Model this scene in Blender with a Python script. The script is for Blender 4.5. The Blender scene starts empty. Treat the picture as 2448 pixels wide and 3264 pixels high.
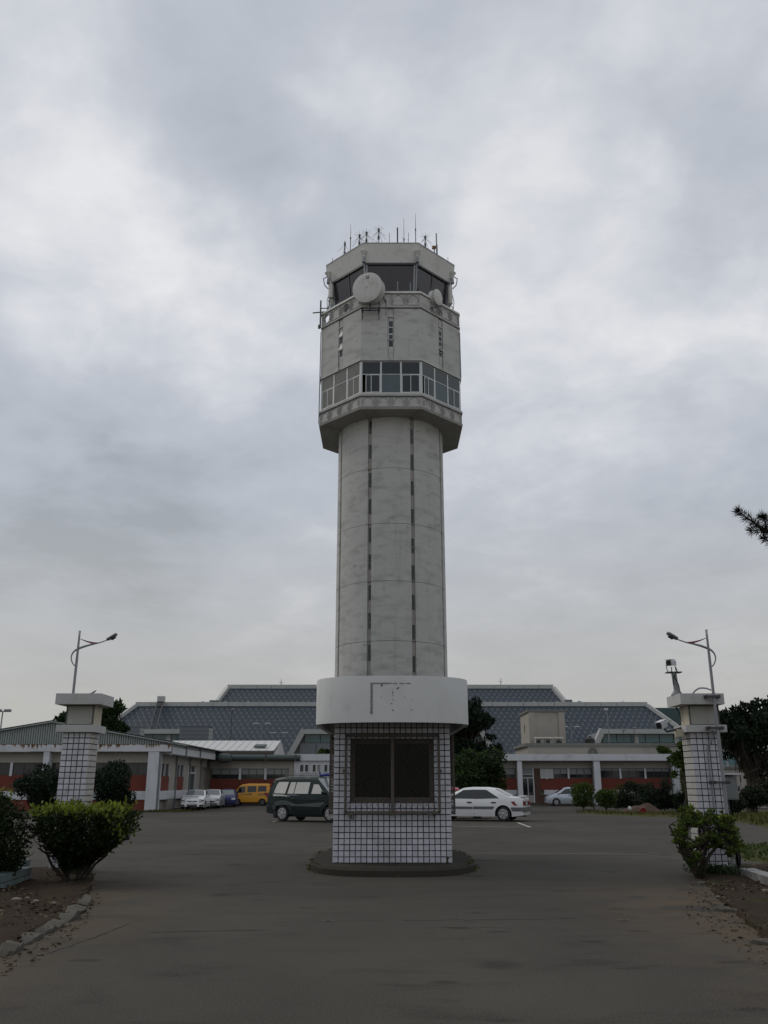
import bpy, bmesh, math, random
import numpy as np
from mathutils import Vector, Matrix
from math import radians as R, sin, cos, pi, atan2, sqrt
rnd = random.Random(7)
nr = np.random.default_rng(11)
SC = bpy.context.scene
COL = SC.collection

# ------------------------------------------------------------------ camera, sky, sun, exposure
EYE = 1.6
PITCH = math.atan(862 / 2740)
cd = bpy.data.cameras.new('camera')
cam = bpy.data.objects.new('camera', cd)
COL.objects.link(cam)
cam.location = (0, 0, EYE)
cam.rotation_euler = (pi / 2 + PITCH, 0, 0)
cd.sensor_fit = 'VERTICAL'
cd.sensor_height = 24.0
cd.sensor_width = 18.0
cd.lens = 2740 / 3264 * 24.0
cd.clip_start = 0.1
cd.clip_end = 3000
SC.camera = cam

def ray(u, v):
    """direction of a photograph pixel (2448 x 3264) in the world"""
    x = (u - 1224) / 2740; y = (1632 - v) / 2740
    return Vector((x, cos(PITCH) - y * sin(PITCH), sin(PITCH) + y * cos(PITCH)))
def at(u, v, Y):
    d = ray(u, v); t = Y / d.y
    return Vector((d.x * t, Y, EYE + d.z * t))
def gr(u, v, z=0.0):
    d = ray(u, v); t = (z - EYE) / d.z
    return Vector((d.x * t, d.y * t, z))

SUN_EL, SUN_AZ = R(46), R(-66)          # azimuth from +Y (view direction) towards -X
wd = bpy.data.worlds.new('World'); SC.world = wd; wd.use_nodes = True
def build_sky():
    nt = wd.node_tree; nt.nodes.clear(); L = nt.links
    N = lambda t, **k: nodeset(nt, t, **k)
    out = N('ShaderNodeOutputWorld'); bg = N('ShaderNodeBackground'); bg.inputs['Strength'].default_value = 0.1
    L.new(bg.outputs[0], out.inputs[0])
    sky = N('ShaderNodeTexSky'); sky.sky_type = 'NISHITA'; sky.sun_disc = False
    sky.sun_elevation = SUN_EL; sky.sun_rotation = SUN_AZ
    tc = N('ShaderNodeTexCoord')
    nrm = N('ShaderNodeVectorMath', operation='NORMALIZE'); L.new(tc.outputs['Generated'], nrm.inputs[0])
    d = nrm.outputs[0]
    sep = N('ShaderNodeSeparateXYZ'); L.new(d, sep.inputs[0])
    def M(op, a, b=None, clamp=False):
        m = N('ShaderNodeMath', operation=op); m.use_clamp = clamp
        for i, s in enumerate((a, b)):
            if s is None: continue
            if isinstance(s, (int, float)): m.inputs[i].default_value = s
            else: L.new(s, m.inputs[i])
        return m.outputs[0]
    zc = M('MAXIMUM', sep.outputs[2], 0.0)
    den = M('ADD', zc, 0.22)
    px = M('DIVIDE', sep.outputs[0], den); py = M('DIVIDE', sep.outputs[1], den)
    cmb = N('ShaderNodeCombineXYZ'); L.new(px, cmb.inputs[0]); L.new(py, cmb.inputs[1]); cmb.inputs[2].default_value = 3.7
    def noise(scale, det, rough, dist, off):
        mp = N('ShaderNodeMapping'); L.new(cmb.outputs[0], mp.inputs[0]); mp.inputs['Location'].default_value = off
        n = N('ShaderNodeTexNoise'); n.inputs['Scale'].default_value = scale; n.inputs['Detail'].default_value = det
        n.inputs['Roughness'].default_value = rough; n.inputs['Distortion'].default_value = dist
        L.new(mp.outputs[0], n.inputs['Vector']); return n.outputs['Fac']
    n1 = noise(1.5, 5, .5, .35, (2.1, .4, 0)); n2 = noise(4.2, 8, .6, .3, (5.3, 7.7, 1)); n3 = noise(9, 8, .6, .25, (1, 2, 5))
    val = M('MULTIPLY', M('SUBTRACT', n1, .5), .62)
    val = M('ADD', val, M('MULTIPLY', M('SUBTRACT', n2, .5), .62))
    val = M('ADD', val, M('MULTIPLY', M('SUBTRACT', n3, .5), .26))
    # the broad bright gaps and the darker banks of this cloud deck: (pixel of the photograph, size in degrees, amount)
    # wobble the direction so that the banks have ragged edges
    wn = N('ShaderNodeTexNoise'); wn.inputs['Scale'].default_value = 4.5; wn.inputs['Detail'].default_value = 4
    L.new(d, wn.inputs['Vector'])
    w1 = N('ShaderNodeVectorMath', operation='SUBTRACT'); L.new(wn.outputs['Color'], w1.inputs[0]); w1.inputs[1].default_value = (.5, .5, .5)
    w2 = N('ShaderNodeVectorMath', operation='SCALE'); L.new(w1.outputs[0], w2.inputs[0]); w2.inputs['Scale'].default_value = .42
    w3 = N('ShaderNodeVectorMath', operation='ADD'); L.new(d, w3.inputs[0]); L.new(w2.outputs[0], w3.inputs[1])
    w4 = N('ShaderNodeVectorMath', operation='NORMALIZE'); L.new(w3.outputs[0], w4.inputs[0])
    for (u, v, deg, amt) in BANKS:
        dv = ray(u, v).normalized()
        dt = N('ShaderNodeVectorMath', operation='DOT_PRODUCT'); L.new(w4.outputs[0], dt.inputs[0]); dt.inputs[1].default_value = dv
        mr = N('ShaderNodeMapRange', interpolation_type='SMOOTHSTEP'); L.new(dt.outputs['Value'], mr.inputs['Value'])
        mr.inputs['From Min'].default_value = cos(R(deg)); mr.inputs['From Max'].default_value = 1
        mr.inputs['To Min'].default_value = 0; mr.inputs['To Max'].default_value = amt
        val = M('ADD', val, mr.outputs[0])
    lum = M('ADD', val, .56)
    cr = N('ShaderNodeValToRGB'); L.new(lum, cr.inputs[0])
    e = cr.color_ramp.elements
    e[0].position = .1; e[0].color = (3.6, 3.9, 4.3, 1)
    e[1].position = .95; e[1].color = (8.2, 8.2, 8.4, 1)
    for p, c in ((.34, (4.6, 4.95, 5.5)), (.55, (5.3, 5.6, 6.15)), (.74, (6.5, 6.7, 7.15))):
        q = e.new(p); q.color = (*c, 1)
    # thicker, warmer, duller air towards the horizon
    hz = N('ShaderNodeMapRange', interpolation_type='SMOOTHSTEP'); L.new(sep.outputs[2], hz.inputs['Value'])
    hz.inputs['From Min'].default_value = .02; hz.inputs['From Max'].default_value = .36
    hz.inputs['To Min'].default_value = .85; hz.inputs['To Max'].default_value = 0
    hm = N('ShaderNodeMix', data_type='RGBA'); L.new(hz.outputs[0], hm.inputs[0]); L.new(cr.outputs[0], hm.inputs[6]); hm.inputs[7].default_value = (4.65, 4.5, 4.15, 1)
    # a little of the clear sky above the deck
    mx = N('ShaderNodeMix', data_type='RGBA'); mx.inputs[0].default_value = .05
    L.new(hm.outputs[2], mx.inputs[6]); L.new(sky.outputs[0], mx.inputs[7])
    L.new(mx.outputs[2], bg.inputs['Color'])
D_ = 2448 / 1659
BANKS = [(x * D_, y * D_, g, a) for x, y, g, a in [
    (1130, 640, 12, .19), (950, 330, 10, .12), (1250, 100, 15, .1), (1600, 60, 9, .10), (560, 160, 9, .08), (130, 420, 13, .18), (230, 660, 12, .2),
    (60, 130, 10, .08), (1290, 860, 13, .24), (560, 760, 10, .12), (600, 560, 9, .1), (1500, 640, 10, .05), (1060, 1330, 9, .1), (560, 1110, 7, .06), (1560, 820, 8, .08),
    (380, 330, 12, -.15), (780, 150, 13, -.1), (1320, 440, 10, -.2), (560, 420, 9, -.14), (90, 1020, 15, -.15), (480, 1060, 14, -.13), (300, 1220, 14, -.1), (1300, 1120, 16, -.2), (1590, 1050, 10, -.08), (1640, 180, 8, -.1), (760, 470, 6, -.08), (1120, 780, 7, -.08), (1430, 760, 7, -.08)]]
def nodeset(nt, t, **k):
    n = nt.nodes.new(t)
    for a, b in k.items(): setattr(n, a, b)
    return n
build_sky()
sl = bpy.data.lights.new('sun', 'SUN'); sl.energy = 0.9; sl.angle = R(32); sl.color = (1, .93, .82)
so = bpy.data.objects.new('sun', sl); COL.objects.link(so)
sd = Vector((sin(SUN_AZ) * cos(SUN_EL), cos(SUN_AZ) * cos(SUN_EL), sin(SUN_EL)))
so.rotation_euler = sd.to_track_quat('Z', 'Y').to_euler()
SC.view_settings.view_transform = 'Standard'; SC.view_settings.look = 'None'
SC.view_settings.exposure = 0; SC.view_settings.gamma = 1; SC.view_settings.use_curve_mapping = False
SC.render.engine = 'CYCLES'
SC.cycles.max_bounces = 6; SC.cycles.diffuse_bounces = 3; SC.cycles.glossy_bounces = 3; SC.cycles.transparent_max_bounces = 8
SC.cycles.use_denoising = True

# ------------------------------------------------------------------ materials
MATS = {}
def new_mat(name):
    m = bpy.data.materials.new(name); m.use_nodes = True
    nt = m.node_tree; b = nt.nodes['Principled BSDF']
    MATS[name] = m
    return m, nt, b
def posnoise(nt, scale, det=4, rough=.55, stretch=None, dist=0.0, off=(0, 0, 0), obj=False):
    if obj: c = nodeset(nt, 'ShaderNodeTexCoord').outputs['Object']
    else: c = nodeset(nt, 'ShaderNodeNewGeometry').outputs['Position']
    mp = nodeset(nt, 'ShaderNodeMapping'); nt.links.new(c, mp.inputs[0])
    mp.inputs['Scale'].default_value = stretch or (1, 1, 1); mp.inputs['Location'].default_value = off
    n = nodeset(nt, 'ShaderNodeTexNoise'); n.inputs['Scale'].default_value = scale; n.inputs['Detail'].default_value = det
    n.inputs['Roughness'].default_value = rough; n.inputs['Distortion'].default_value = dist
    nt.links.new(mp.outputs[0], n.inputs['Vector'])
    return n.outputs['Fac']
def ramp(nt, fac, lo, hi, a=0.0, b=1.0):
    m = nodeset(nt, 'ShaderNodeMapRange', interpolation_type='SMOOTHSTEP'); nt.links.new(fac, m.inputs['Value'])
    m.inputs['From Min'].default_value = lo; m.inputs['From Max'].default_value = hi
    m.inputs['To Min'].default_value = a; m.inputs['To Max'].default_value = b
    return m.outputs[0]
def mixc(nt, fac, A, B, mode='MIX'):
    m = nodeset(nt, 'ShaderNodeMix', data_type='RGBA', blend_type=mode)
    for s, i in ((fac, 0), (A, 6), (B, 7)):
        if isinstance(s, (int, float)): m.inputs[i].default_value = s
        elif isinstance(s, tuple): m.inputs[i].default_value = (*s[:3], 1)
        else: nt.links.new(s, m.inputs[i])
    return m.outputs[2]
def bump(nt, b, h, strength=.3, dist=.02):
    n = nodeset(nt, 'ShaderNodeBump'); n.inputs['Strength'].default_value = strength; n.inputs['Distance'].default_value = dist
    nt.links.new(h, n.inputs['Height']); nt.links.new(n.outputs[0], b.inputs['Normal'])
ALB = .74      # one factor darkens every base colour to balance it against the bright sky
def pm(name, col, rough=.7, var=.18, scale=3.0, dirt=None, dirtamt=.5, dscale=1.2, streak=0, metal=0, spec=.5, bmp=.15, bscale=40, objvar=0, coat=0):
    """procedural surface: a base colour with mottling, optional dirt patches, run-down streaks and per-object variation"""
    col = tuple(x * ALB for x in col); dirt = dirt and tuple(x * ALB for x in dirt)
    m, nt, b = new_mat(name)
    c = mixc(nt, posnoise(nt, scale), tuple(x * (1 - var) for x in col), tuple(min(1, x * (1 + var)) for x in col))
    if dirt:
        c = mixc(nt, ramp(nt, posnoise(nt, dscale, 6, .62, None, .4, (3, 1, 7)), .5, .72, 0, dirtamt), c, dirt)
    if streak:
        c = mixc(nt, ramp(nt, posnoise(nt, 1.0, 5, .6, (5, 5, .35), .1, (9, 2, 4)), .5, .75, 0, streak), c, dirt or tuple(x * .5 for x in col))
    if objvar:
        oi = nodeset(nt, 'ShaderNodeObjectInfo')
        c = mixc(nt, 1.0, c, mixc(nt, oi.outputs['Random'], (1 - objvar,) * 3, (1, 1, 1)), 'MULTIPLY')
    nt.links.new(c, b.inputs['Base Color'])
    b.inputs['Roughness'].default_value = rough; b.inputs['Metallic'].default_value = metal
    b.inputs['Specular IOR Level'].default_value = spec
    if coat: b.inputs['Coat Weight'].default_value = coat; b.inputs['Coat Roughness'].default_value = .06
    if bmp: bump(nt, b, posnoise(nt, bscale, 3), bmp, .01)
    return m
def glassy(name, col, rough=.06, spec=.5, metal=0, var=.25, scale=.8):
    m, nt, b = new_mat(name)
    c = mixc(nt, posnoise(nt, scale, 3), tuple(x * (1 - var) for x in col), tuple(x * (1 + var) for x in col))
    nt.links.new(c, b.inputs['Base Color']); b.inputs['Roughness'].default_value = rough
    b.inputs['Specular IOR Level'].default_value = spec; b.inputs['Metallic'].default_value = metal
    bump(nt, b, posnoise(nt, 1.3, 2), .04, .02)
    return m
def clear(name, tint=(.75, .8, .78), refl=.5):
    m, nt, b = new_mat(name)
    nt.nodes.remove(b)
    out = nt.nodes['Material Output']
    tr = nodeset(nt, 'ShaderNodeBsdfTransparent'); tr.inputs[0].default_value = (*tint, 1)
    gl = nodeset(nt, 'ShaderNodeBsdfGlossy'); gl.inputs['Roughness'].default_value = .03
    fr = nodeset(nt, 'ShaderNodeFresnel'); fr.inputs[0].default_value = 1.26
    mx = nodeset(nt, 'ShaderNodeMixShader'); nt.links.new(fr.outputs[0], mx.inputs[0]); nt.links.new(tr.outputs[0], mx.inputs[1]); nt.links.new(gl.outputs[0], mx.inputs[2])
    nt.links.new(mx.outputs[0], out.inputs[0])
    return m
def leafmat(name, dark, light, scale=6, trans=.25, rough=.45):
    m, nt, b = new_mat(name)
    out = nt.nodes['Material Output']
    at_ = nodeset(nt, 'ShaderNodeAttribute'); at_.attribute_name = 'tint'
    c = mixc(nt, at_.outputs['Fac'], dark, light)
    c = mixc(nt, ramp(nt, posnoise(nt, scale, 2), .35, .65), mixc(nt, 1.0, c, (.62, .62, .62), 'MULTIPLY'), c)
    nt.links.new(c, b.inputs['Base Color']); b.inputs['Roughness'].default_value = rough + .15; b.inputs['Specular IOR Level'].default_value = .16
    t = nodeset(nt, 'ShaderNodeBsdfTranslucent'); nt.links.new(c, t.inputs[0])
    mx = nodeset(nt, 'ShaderNodeMixShader'); mx.inputs[0].default_value = trans
    nt.links.new(b.outputs[0], mx.inputs[1]); nt.links.new(t.outputs[0], mx.inputs[2]); nt.links.new(mx.outputs[0], out.inputs[0])
    return m

def concrete(name, col, dark, amt=.55):
    col = tuple(x * .66 for x in col); dark = tuple(x * .62 for x in dark)
    m, nt, b = new_mat(name)
    c = mixc(nt, posnoise(nt, .45, 5, .6), tuple(x * .84 for x in col), col)
    # horizontal formwork smears, vertical rain streaks, blotches
    c = mixc(nt, ramp(nt, posnoise(nt, .5, 4, .55, (1, 1, 2.6), .1, (4, 4, 1)), .44, .8, 0, amt), c, dark)
    c = mixc(nt, ramp(nt, posnoise(nt, 1.0, 4, .55, (1.6, 1.6, .14), .1, (0, 8, 2)), .5, .85, 0, amt * .5), c, dark)
    c = mixc(nt, ramp(nt, posnoise(nt, 1.1, 5, .6, (1, 1, 1.5), .2, (7, 3, 3)), .58, .74, 0, amt * .7), c, tuple(x * .7 for x in dark))
    c = mixc(nt, ramp(nt, posnoise(nt, 22, 3), .3, .7, 0, .12), c, dark)
    nt.links.new(c, b.inputs['Base Color']); b.inputs['Roughness'].default_value = .85; b.inputs['Specular IOR Level'].default_value = .25
    bump(nt, b, posnoise(nt, 9, 5), .18, .03)
    return m

concrete('tower_concrete', (.745, .745, .715), (.34, .33, .31), .62)
concrete('tower_core', (.5, .48, .44), (.36, .34, .31))
pm('tower_white', (.78, .78, .75), .7, .07, 1.2, dirt=(.4, .39, .36), dirtamt=.35, dscale=.7, streak=.25, bmp=.05)
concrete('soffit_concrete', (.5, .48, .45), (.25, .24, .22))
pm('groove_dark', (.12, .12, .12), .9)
pm('crack_dark', (.014, .013, .012), .95)
glassy('tower_pane', (.018, .026, .031), .05, .4)
glassy('tower_grey', (.05, .062, .06), .1, .5)
glassy('tower_blind', (.06, .09, .1), .1, .5)
glassy('tower_tan', (.13, .125, .1), .1, .6, 0, .4, .5)  # left-facet panes: reflection of the brighter sky put into the tan colour
glassy('cab_glass', (.035, .03, .032), .05, .5)
glassy('slit_glass', (.03, .033, .036), .1, .4)
pm('white_frame', (.72, .74, .74), .5, .08, 2, bmp=0)
pm('grey_steel', (.3, .31, .33), .45, .15, 6, metal=.3)
pm('dark_steel', (.06, .06, .065), .5, .2, 6)
pm('mesh_steel', (.03, .026, .022), .8)
pm('rust_steel', (.115, .1, .083), .75, .35, 18, dirt=(.16, .085, .04), dirtamt=.6, dscale=9)
pm('dish_white', (.7, .7, .67), .6, .06, 1.5, dirt=(.36, .34, .28), dirtamt=.45, dscale=1.3, streak=.25, bmp=.03)
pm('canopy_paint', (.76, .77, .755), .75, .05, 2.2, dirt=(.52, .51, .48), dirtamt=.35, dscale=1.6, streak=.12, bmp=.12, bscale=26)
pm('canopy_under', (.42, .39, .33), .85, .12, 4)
pm('residue', (.27, .27, .255), .9, .4, 22, dirt=(.45, .45, .43), dirtamt=.7, dscale=14)
pm('white_tile', (.77, .77, .84), .22, .07, 9, dirt=(.42, .39, .35), dirtamt=.5, dscale=2.2, streak=.2, objvar=.2, bmp=.03, bscale=14)
pm('white_tile_side', (.68, .66, .62), .28, .06, 9, dirt=(.5, .45, .38), dirtamt=.35, dscale=3.5, objvar=.1, bmp=.03, bscale=14)  # warmer copy of the tile: light on the inner pillar sides painted in
pm('dark_grout', (.025, .027, .038), .9, .2, 10)
pm('pillar_render', (.6, .6, .58), .85, .08, 5, dirt=(.38, .36, .32), dirtamt=.4, dscale=4, streak=.15)
pm('pillar_panel', (.46, .455, .41), .8, .08, 5, dirt=(.3, .28, .23), dirtamt=.45, dscale=3.5, streak=.2)
pm('pillar_beige', (.62, .56, .43), .8, .08, 5, dirt=(.35, .3, .22), dirtamt=.4, dscale=4, streak=.2)
pm('island_concrete', (.06, .055, .046), .95, .25, 3, spec=.08, dirt=(.06, .058, .05), dirtamt=.7, dscale=1.8)
pm('kerb_stone', (.08, .074, .06), .95, .22, 7, dirt=(.1, .085, .065), dirtamt=.7, dscale=4, bmp=.5, bscale=22)
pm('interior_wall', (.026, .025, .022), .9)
pm('wall_white', (.76, .78, .81), .8, .06, 1.2, dirt=(.45, .44, .42), dirtamt=.45, dscale=.9, streak=.25)
pm('wall_beige', (.46, .43, .38), .85, .08, 1.1, dirt=(.3, .28, .25), dirtamt=.4, dscale=.8, streak=.2)
pm('wall_brick', (.21, .05, .032), .9, .16, 1.5, dirt=(.12, .035, .025), dirtamt=.5, dscale=1.5, bmp=.3, bscale=18)
pm('brown_panel', (.1, .05, .03), .75, .2, 2)
pm('coping_grey', (.2, .2, .185), .9, .2, 3)
glassy('window_dark', (.02, .022, .024), .08, .5)
pm('blind_pale', (.3, .32, .31), .6, .1, 2, bmp=0)
pm('corrugated_green', (.36, .4, .385), .6, .08, 1.5, dirt=(.25, .25, .23), dirtamt=.35, dscale=1.2)
pm('white_roof', (.7, .7, .68), .45, .05, 1.0, dirt=(.5, .48, .44), dirtamt=.3, dscale=.7)
pm('rust_stain', (.3, .165, .075), .9, .35, 9, dirt=(.2, .08, .03), dirtamt=.5, dscale=6)
pm('gutter_green', (.07, .1, .095), .6, .25, 2, dirt=(.16, .11, .08), dirtamt=.35, dscale=2)
pm('downpipe', (.25, .27, .27), .6)
glassy('terminal_panel', (.03, .042, .058), .5, .3, 0, .16, .25)
pm('terminal_joint', (.21, .235, .255), .6, .1, 1.0)
pm('terminal_frame', (.55, .56, .54), .5, .07, .6, dirt=(.36, .36, .35), dirtamt=.3, dscale=.4)
pm('terminal_teal', (.03, .085, .09), .35, .12, .3)
glassy('teal_glass', (.06, .15, .17), .08, .6)
glassy('grey_glass', (.14, .165, .19), .1, .6)
pm('louvre_grey', (.2, .22, .245), .6, .08, .8)
pm('black_tank', (.015, .015, .015), .5)
pm('tyre', (.018, .018, .019), .8, .2, 20)
pm('rim_silver', (.5, .5, .52), .35, .1, 10, metal=.6, bmp=0)
pm('rim_white', (.55, .55, .55), .4, .1, 10, metal=.2, bmp=0)
pm('black_trim', (.03, .032, .035), .55, .1, 10, bmp=0)
pm('grey_trim', (.13, .13, .14), .55, .1, 10, bmp=0)
pm('car_white', (.86, .87, .88), .3, .03, 2, spec=.5, bmp=0, coat=.6)
pm('car_white_bright', (.95, .96, .97), .25, .03, 2, bmp=0, coat=.8)
pm('car_silver', (.62, .63, .63), .35, .04, 2, metal=.4, bmp=0, coat=.6)
pm('car_silver_blue', (.6, .66, .74), .35, .04, 2, metal=.4, bmp=0, coat=.6)
pm('car_green', (.009, .026, .022), .4, .06, 2, bmp=0, spec=.3)
pm('car_green_dark', (.007, .013, .014), .45, .06, 2, bmp=0, spec=.25)
pm('car_green_grey', (.07, .09, .088), .45, .06, 2, bmp=0)
pm('car_red', (.4, .02, .03), .3, .05, 2, bmp=0, coat=.6)
pm('car_blue', (.012, .02, .13), .4, .05, 2, bmp=0, spec=.3)
pm('car_yellow', (.85, .4, .02), .45, .05, 2, bmp=0, coat=.3)
glassy('car_glass', (.012, .016, .016), .03, .6, 0, .1)
glassy('car_glass_film', (.44, .42, .37), .02, .5, 1, .04)
glassy('car_glass_pale', (.16, .18, .18), .06, .6)
pm('lamp_clear', (.55, .57, .6), .15, .05, 5, bmp=0)
pm('lamp_red', (.25, .012, .015), .2, .05, 5, bmp=0)
pm('plate_white', (.55, .56, .56), .5, .05, 5, bmp=0)
pm('decal_white', (.75, .75, .73), .5, .05, 5, bmp=0)
pm('decal_grey', (.1, .12, .16), .5, .05, 5, bmp=0)
pm('paint_line', (.5, .5, .46), .85, .2, 3, dirt=(.12, .115, .105), dirtamt=.9, dscale=2.2)
pm('blue_plastic', (.03, .05, .25), .5)
pm('bark', (.05, .038, .028), .95, .3, 20, bmp=.6)
pm('bark_grey', (.1, .085, .07), .95, .3, 20, bmp=.6)
leafmat('leaf_bush', (.006, .012, .004), (.03, .055, .012))
leafmat('leaf_new', (.08, .125, .016), (.25, .3, .04), trans=.35)
leafmat('leaf_cypress', (.008, .017, .01), (.024, .042, .022), trans=.1)
leafmat('leaf_tree', (.012, .026, .009), (.042, .075, .022), trans=.15)
leafmat('leaf_broad', (.03, .055, .012), (.085, .13, .026), trans=.25)
leafmat('leaf_olive', (.05, .06, .015), (.12, .13, .03), trans=.2)
leafmat('needle', (.005, .009, .006), (.012, .02, .012), trans=.05)
leafmat('litter', (.02, .013, .009), (.15, .115, .075), scale=12, trans=.0, rough=.9)
leafmat('grass_blade', (.05, .055, .014), (.13, .125, .035), trans=.2)
leafmat('grass_green', (.02, .05, .01), (.06, .1, .02), trans=.2)

def ground_mats():
    # asphalt yard: worn grey-brown with patches, oil spots, soil blown in from the beds, fine aggregate
    m, nt, b = new_mat('asphalt')
    c = mixc(nt, ramp(nt, posnoise(nt, .16, 5, .6, None, .3), .3, .7), (.039, .0365, .032), (.068, .0625, .0525))
    c = mixc(nt, ramp(nt, posnoise(nt, .5, 6, .65, (1, 2.2, 1), .6, (3, 9, 0)), .52, .72, 0, .8), c, (.024, .022, .02))
    c = mixc(nt, ramp(nt, posnoise(nt, 1.1, 5, .6, (.35, 1.6, 1), .6, (13, 4, 0)), .58, .74, 0, .45), c, (.022, .0205, .019))
    vo = nodeset(nt, 'ShaderNodeTexVoronoi'); vo.inputs['Scale'].default_value = .75; vo.inputs['Randomness'].default_value = 1
    g = nodeset(nt, 'ShaderNodeNewGeometry'); nz = nodeset(nt, 'ShaderNodeTexNoise'); nz.inputs['Scale'].default_value = 3
    nt.links.new(g.outputs['Position'], nz.inputs['Vector'])
    ad = nodeset(nt, 'ShaderNodeMix', data_type='VECTOR'); ad.inputs[0].default_value = .12
    nt.links.new(g.outputs['Position'], ad.inputs[4]); nt.links.new(nz.outputs['Color'], ad.inputs[5]); nt.links.new(ad.outputs[1], vo.inputs['Vector'])
    spot = ramp(nt, vo.outputs['Distance'], .06, .2, .6, 0)
    gate = ramp(nt, posnoise(nt, .4, 3, .5, None, 0, (1, 5, 0)), .38, .47)
    ml = nodeset(nt, 'ShaderNodeMath', operation='MULTIPLY'); nt.links.new(spot, ml.inputs[0]); nt.links.new(gate, ml.inputs[1])
    c = mixc(nt, ml.outputs[0], c, (.012, .011, .0105))
    # soil washed over the edges of the entrance lane
    sx = nodeset(nt, 'ShaderNodeSeparateXYZ'); nt.links.new(g.outputs['Position'], sx.inputs[0])
    ab = nodeset(nt, 'ShaderNodeMath', operation='ABSOLUTE'); nt.links.new(sx.outputs[0], ab.inputs[0])
    e1 = ramp(nt, ab.outputs[0], 1.9, 4.6); e2 = ramp(nt, sx.outputs[1], 17, 12.5)
    n5 = ramp(nt, posnoise(nt, .9, 6, .65, (1, 1.4, 1), .7, (21, 3, 0)), .34, .58)
    q = nodeset(nt, 'ShaderNodeMath', operation='MULTIPLY'); nt.links.new(e1, q.inputs[0]); nt.links.new(e2, q.inputs[1])
    q2 = nodeset(nt, 'ShaderNodeMath', operation='MULTIPLY'); nt.links.new(q.outputs[0], q2.inputs[0]); nt.links.new(n5, q2.inputs[1])
    q3 = nodeset(nt, 'ShaderNodeMath', operation='MULTIPLY'); nt.links.new(q2.outputs[0], q3.inputs[0]); q3.inputs[1].default_value = .62
    c = mixc(nt, q3.outputs[0], c, (.12, .08, .045))
    v2 = nodeset(nt, 'ShaderNodeTexVoronoi'); v2.inputs['Scale'].default_value = 1.7
    st = nodeset(nt, 'ShaderNodeVectorMath', operation='MULTIPLY'); nt.links.new(ad.outputs[1], st.inputs[0]); st.inputs[1].default_value = (.62, 1.5, 1); nt.links.new(st.outputs[0], v2.inputs['Vector'])
    s2 = ramp(nt, v2.outputs['Distance'], .08, .2, .65, 0); g2 = ramp(nt, posnoise(nt, .33, 3, .5, None, 0, (8, 2, 0)), .4, .5)
    m2 = nodeset(nt, 'ShaderNodeMath', operation='MULTIPLY'); nt.links.new(s2, m2.inputs[0]); nt.links.new(g2, m2.inputs[1])
    c = mixc(nt, m2.outputs[0], c, (.011, .01, .0095))
    c = mixc(nt, ramp(nt, posnoise(nt, 55, 3, .7), .42, .7, 0, .55), c, (.115, .103, .083))
    c = mixc(nt, ramp(nt, posnoise(nt, 90, 2, .7, None, 0, (3, 3, 3)), .56, .66, 0, .7), c, (.014, .0135, .013))
    nt.links.new(c, b.inputs['Base Color']); b.inputs['Roughness'].default_value = .85; b.inputs['Specular IOR Level'].default_value = .12
    bump(nt, b, posnoise(nt, 70, 3, .7), .45, .008)
    m, nt, b = new_mat('soil')
    c = mixc(nt, posnoise(nt, 2.2, 6, .65), (.018, .0135, .01), (.055, .038, .026))
    c = mixc(nt, ramp(nt, posnoise(nt, 30, 3, .7), .5, .7, 0, .5), c, (.085, .065, .045))
    c = mixc(nt, ramp(nt, posnoise(nt, .8, 4, .6, None, .3, (5, 5, 5)), .56, .66, 0, .5), c, (.03, .04, .012))
    nt.links.new(c, b.inputs['Base Color']); b.inputs['Roughness'].default_value = .95; b.inputs['Specular IOR Level'].default_value = .1
    bump(nt, b, posnoise(nt, 24, 5, .7), .8, .03)
    m, nt, b = new_mat('turf')
    c = mixc(nt, posnoise(nt, 1.6, 6, .65), (.03, .04, .012), (.1, .095, .032))
    c = mixc(nt, ramp(nt, posnoise(nt, .5, 4, .6, None, .3, (5, 1, 5)), .5, .66, 0, .7), c, (.095, .075, .04))
    nt.links.new(c, b.inputs['Base Color']); b.inputs['Roughness'].default_value = .95; b.inputs['Specular IOR Level'].default_value = .1
    bump(nt, b, posnoise(nt, 26, 5, .7), .8, .04)
ground_mats()

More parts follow.
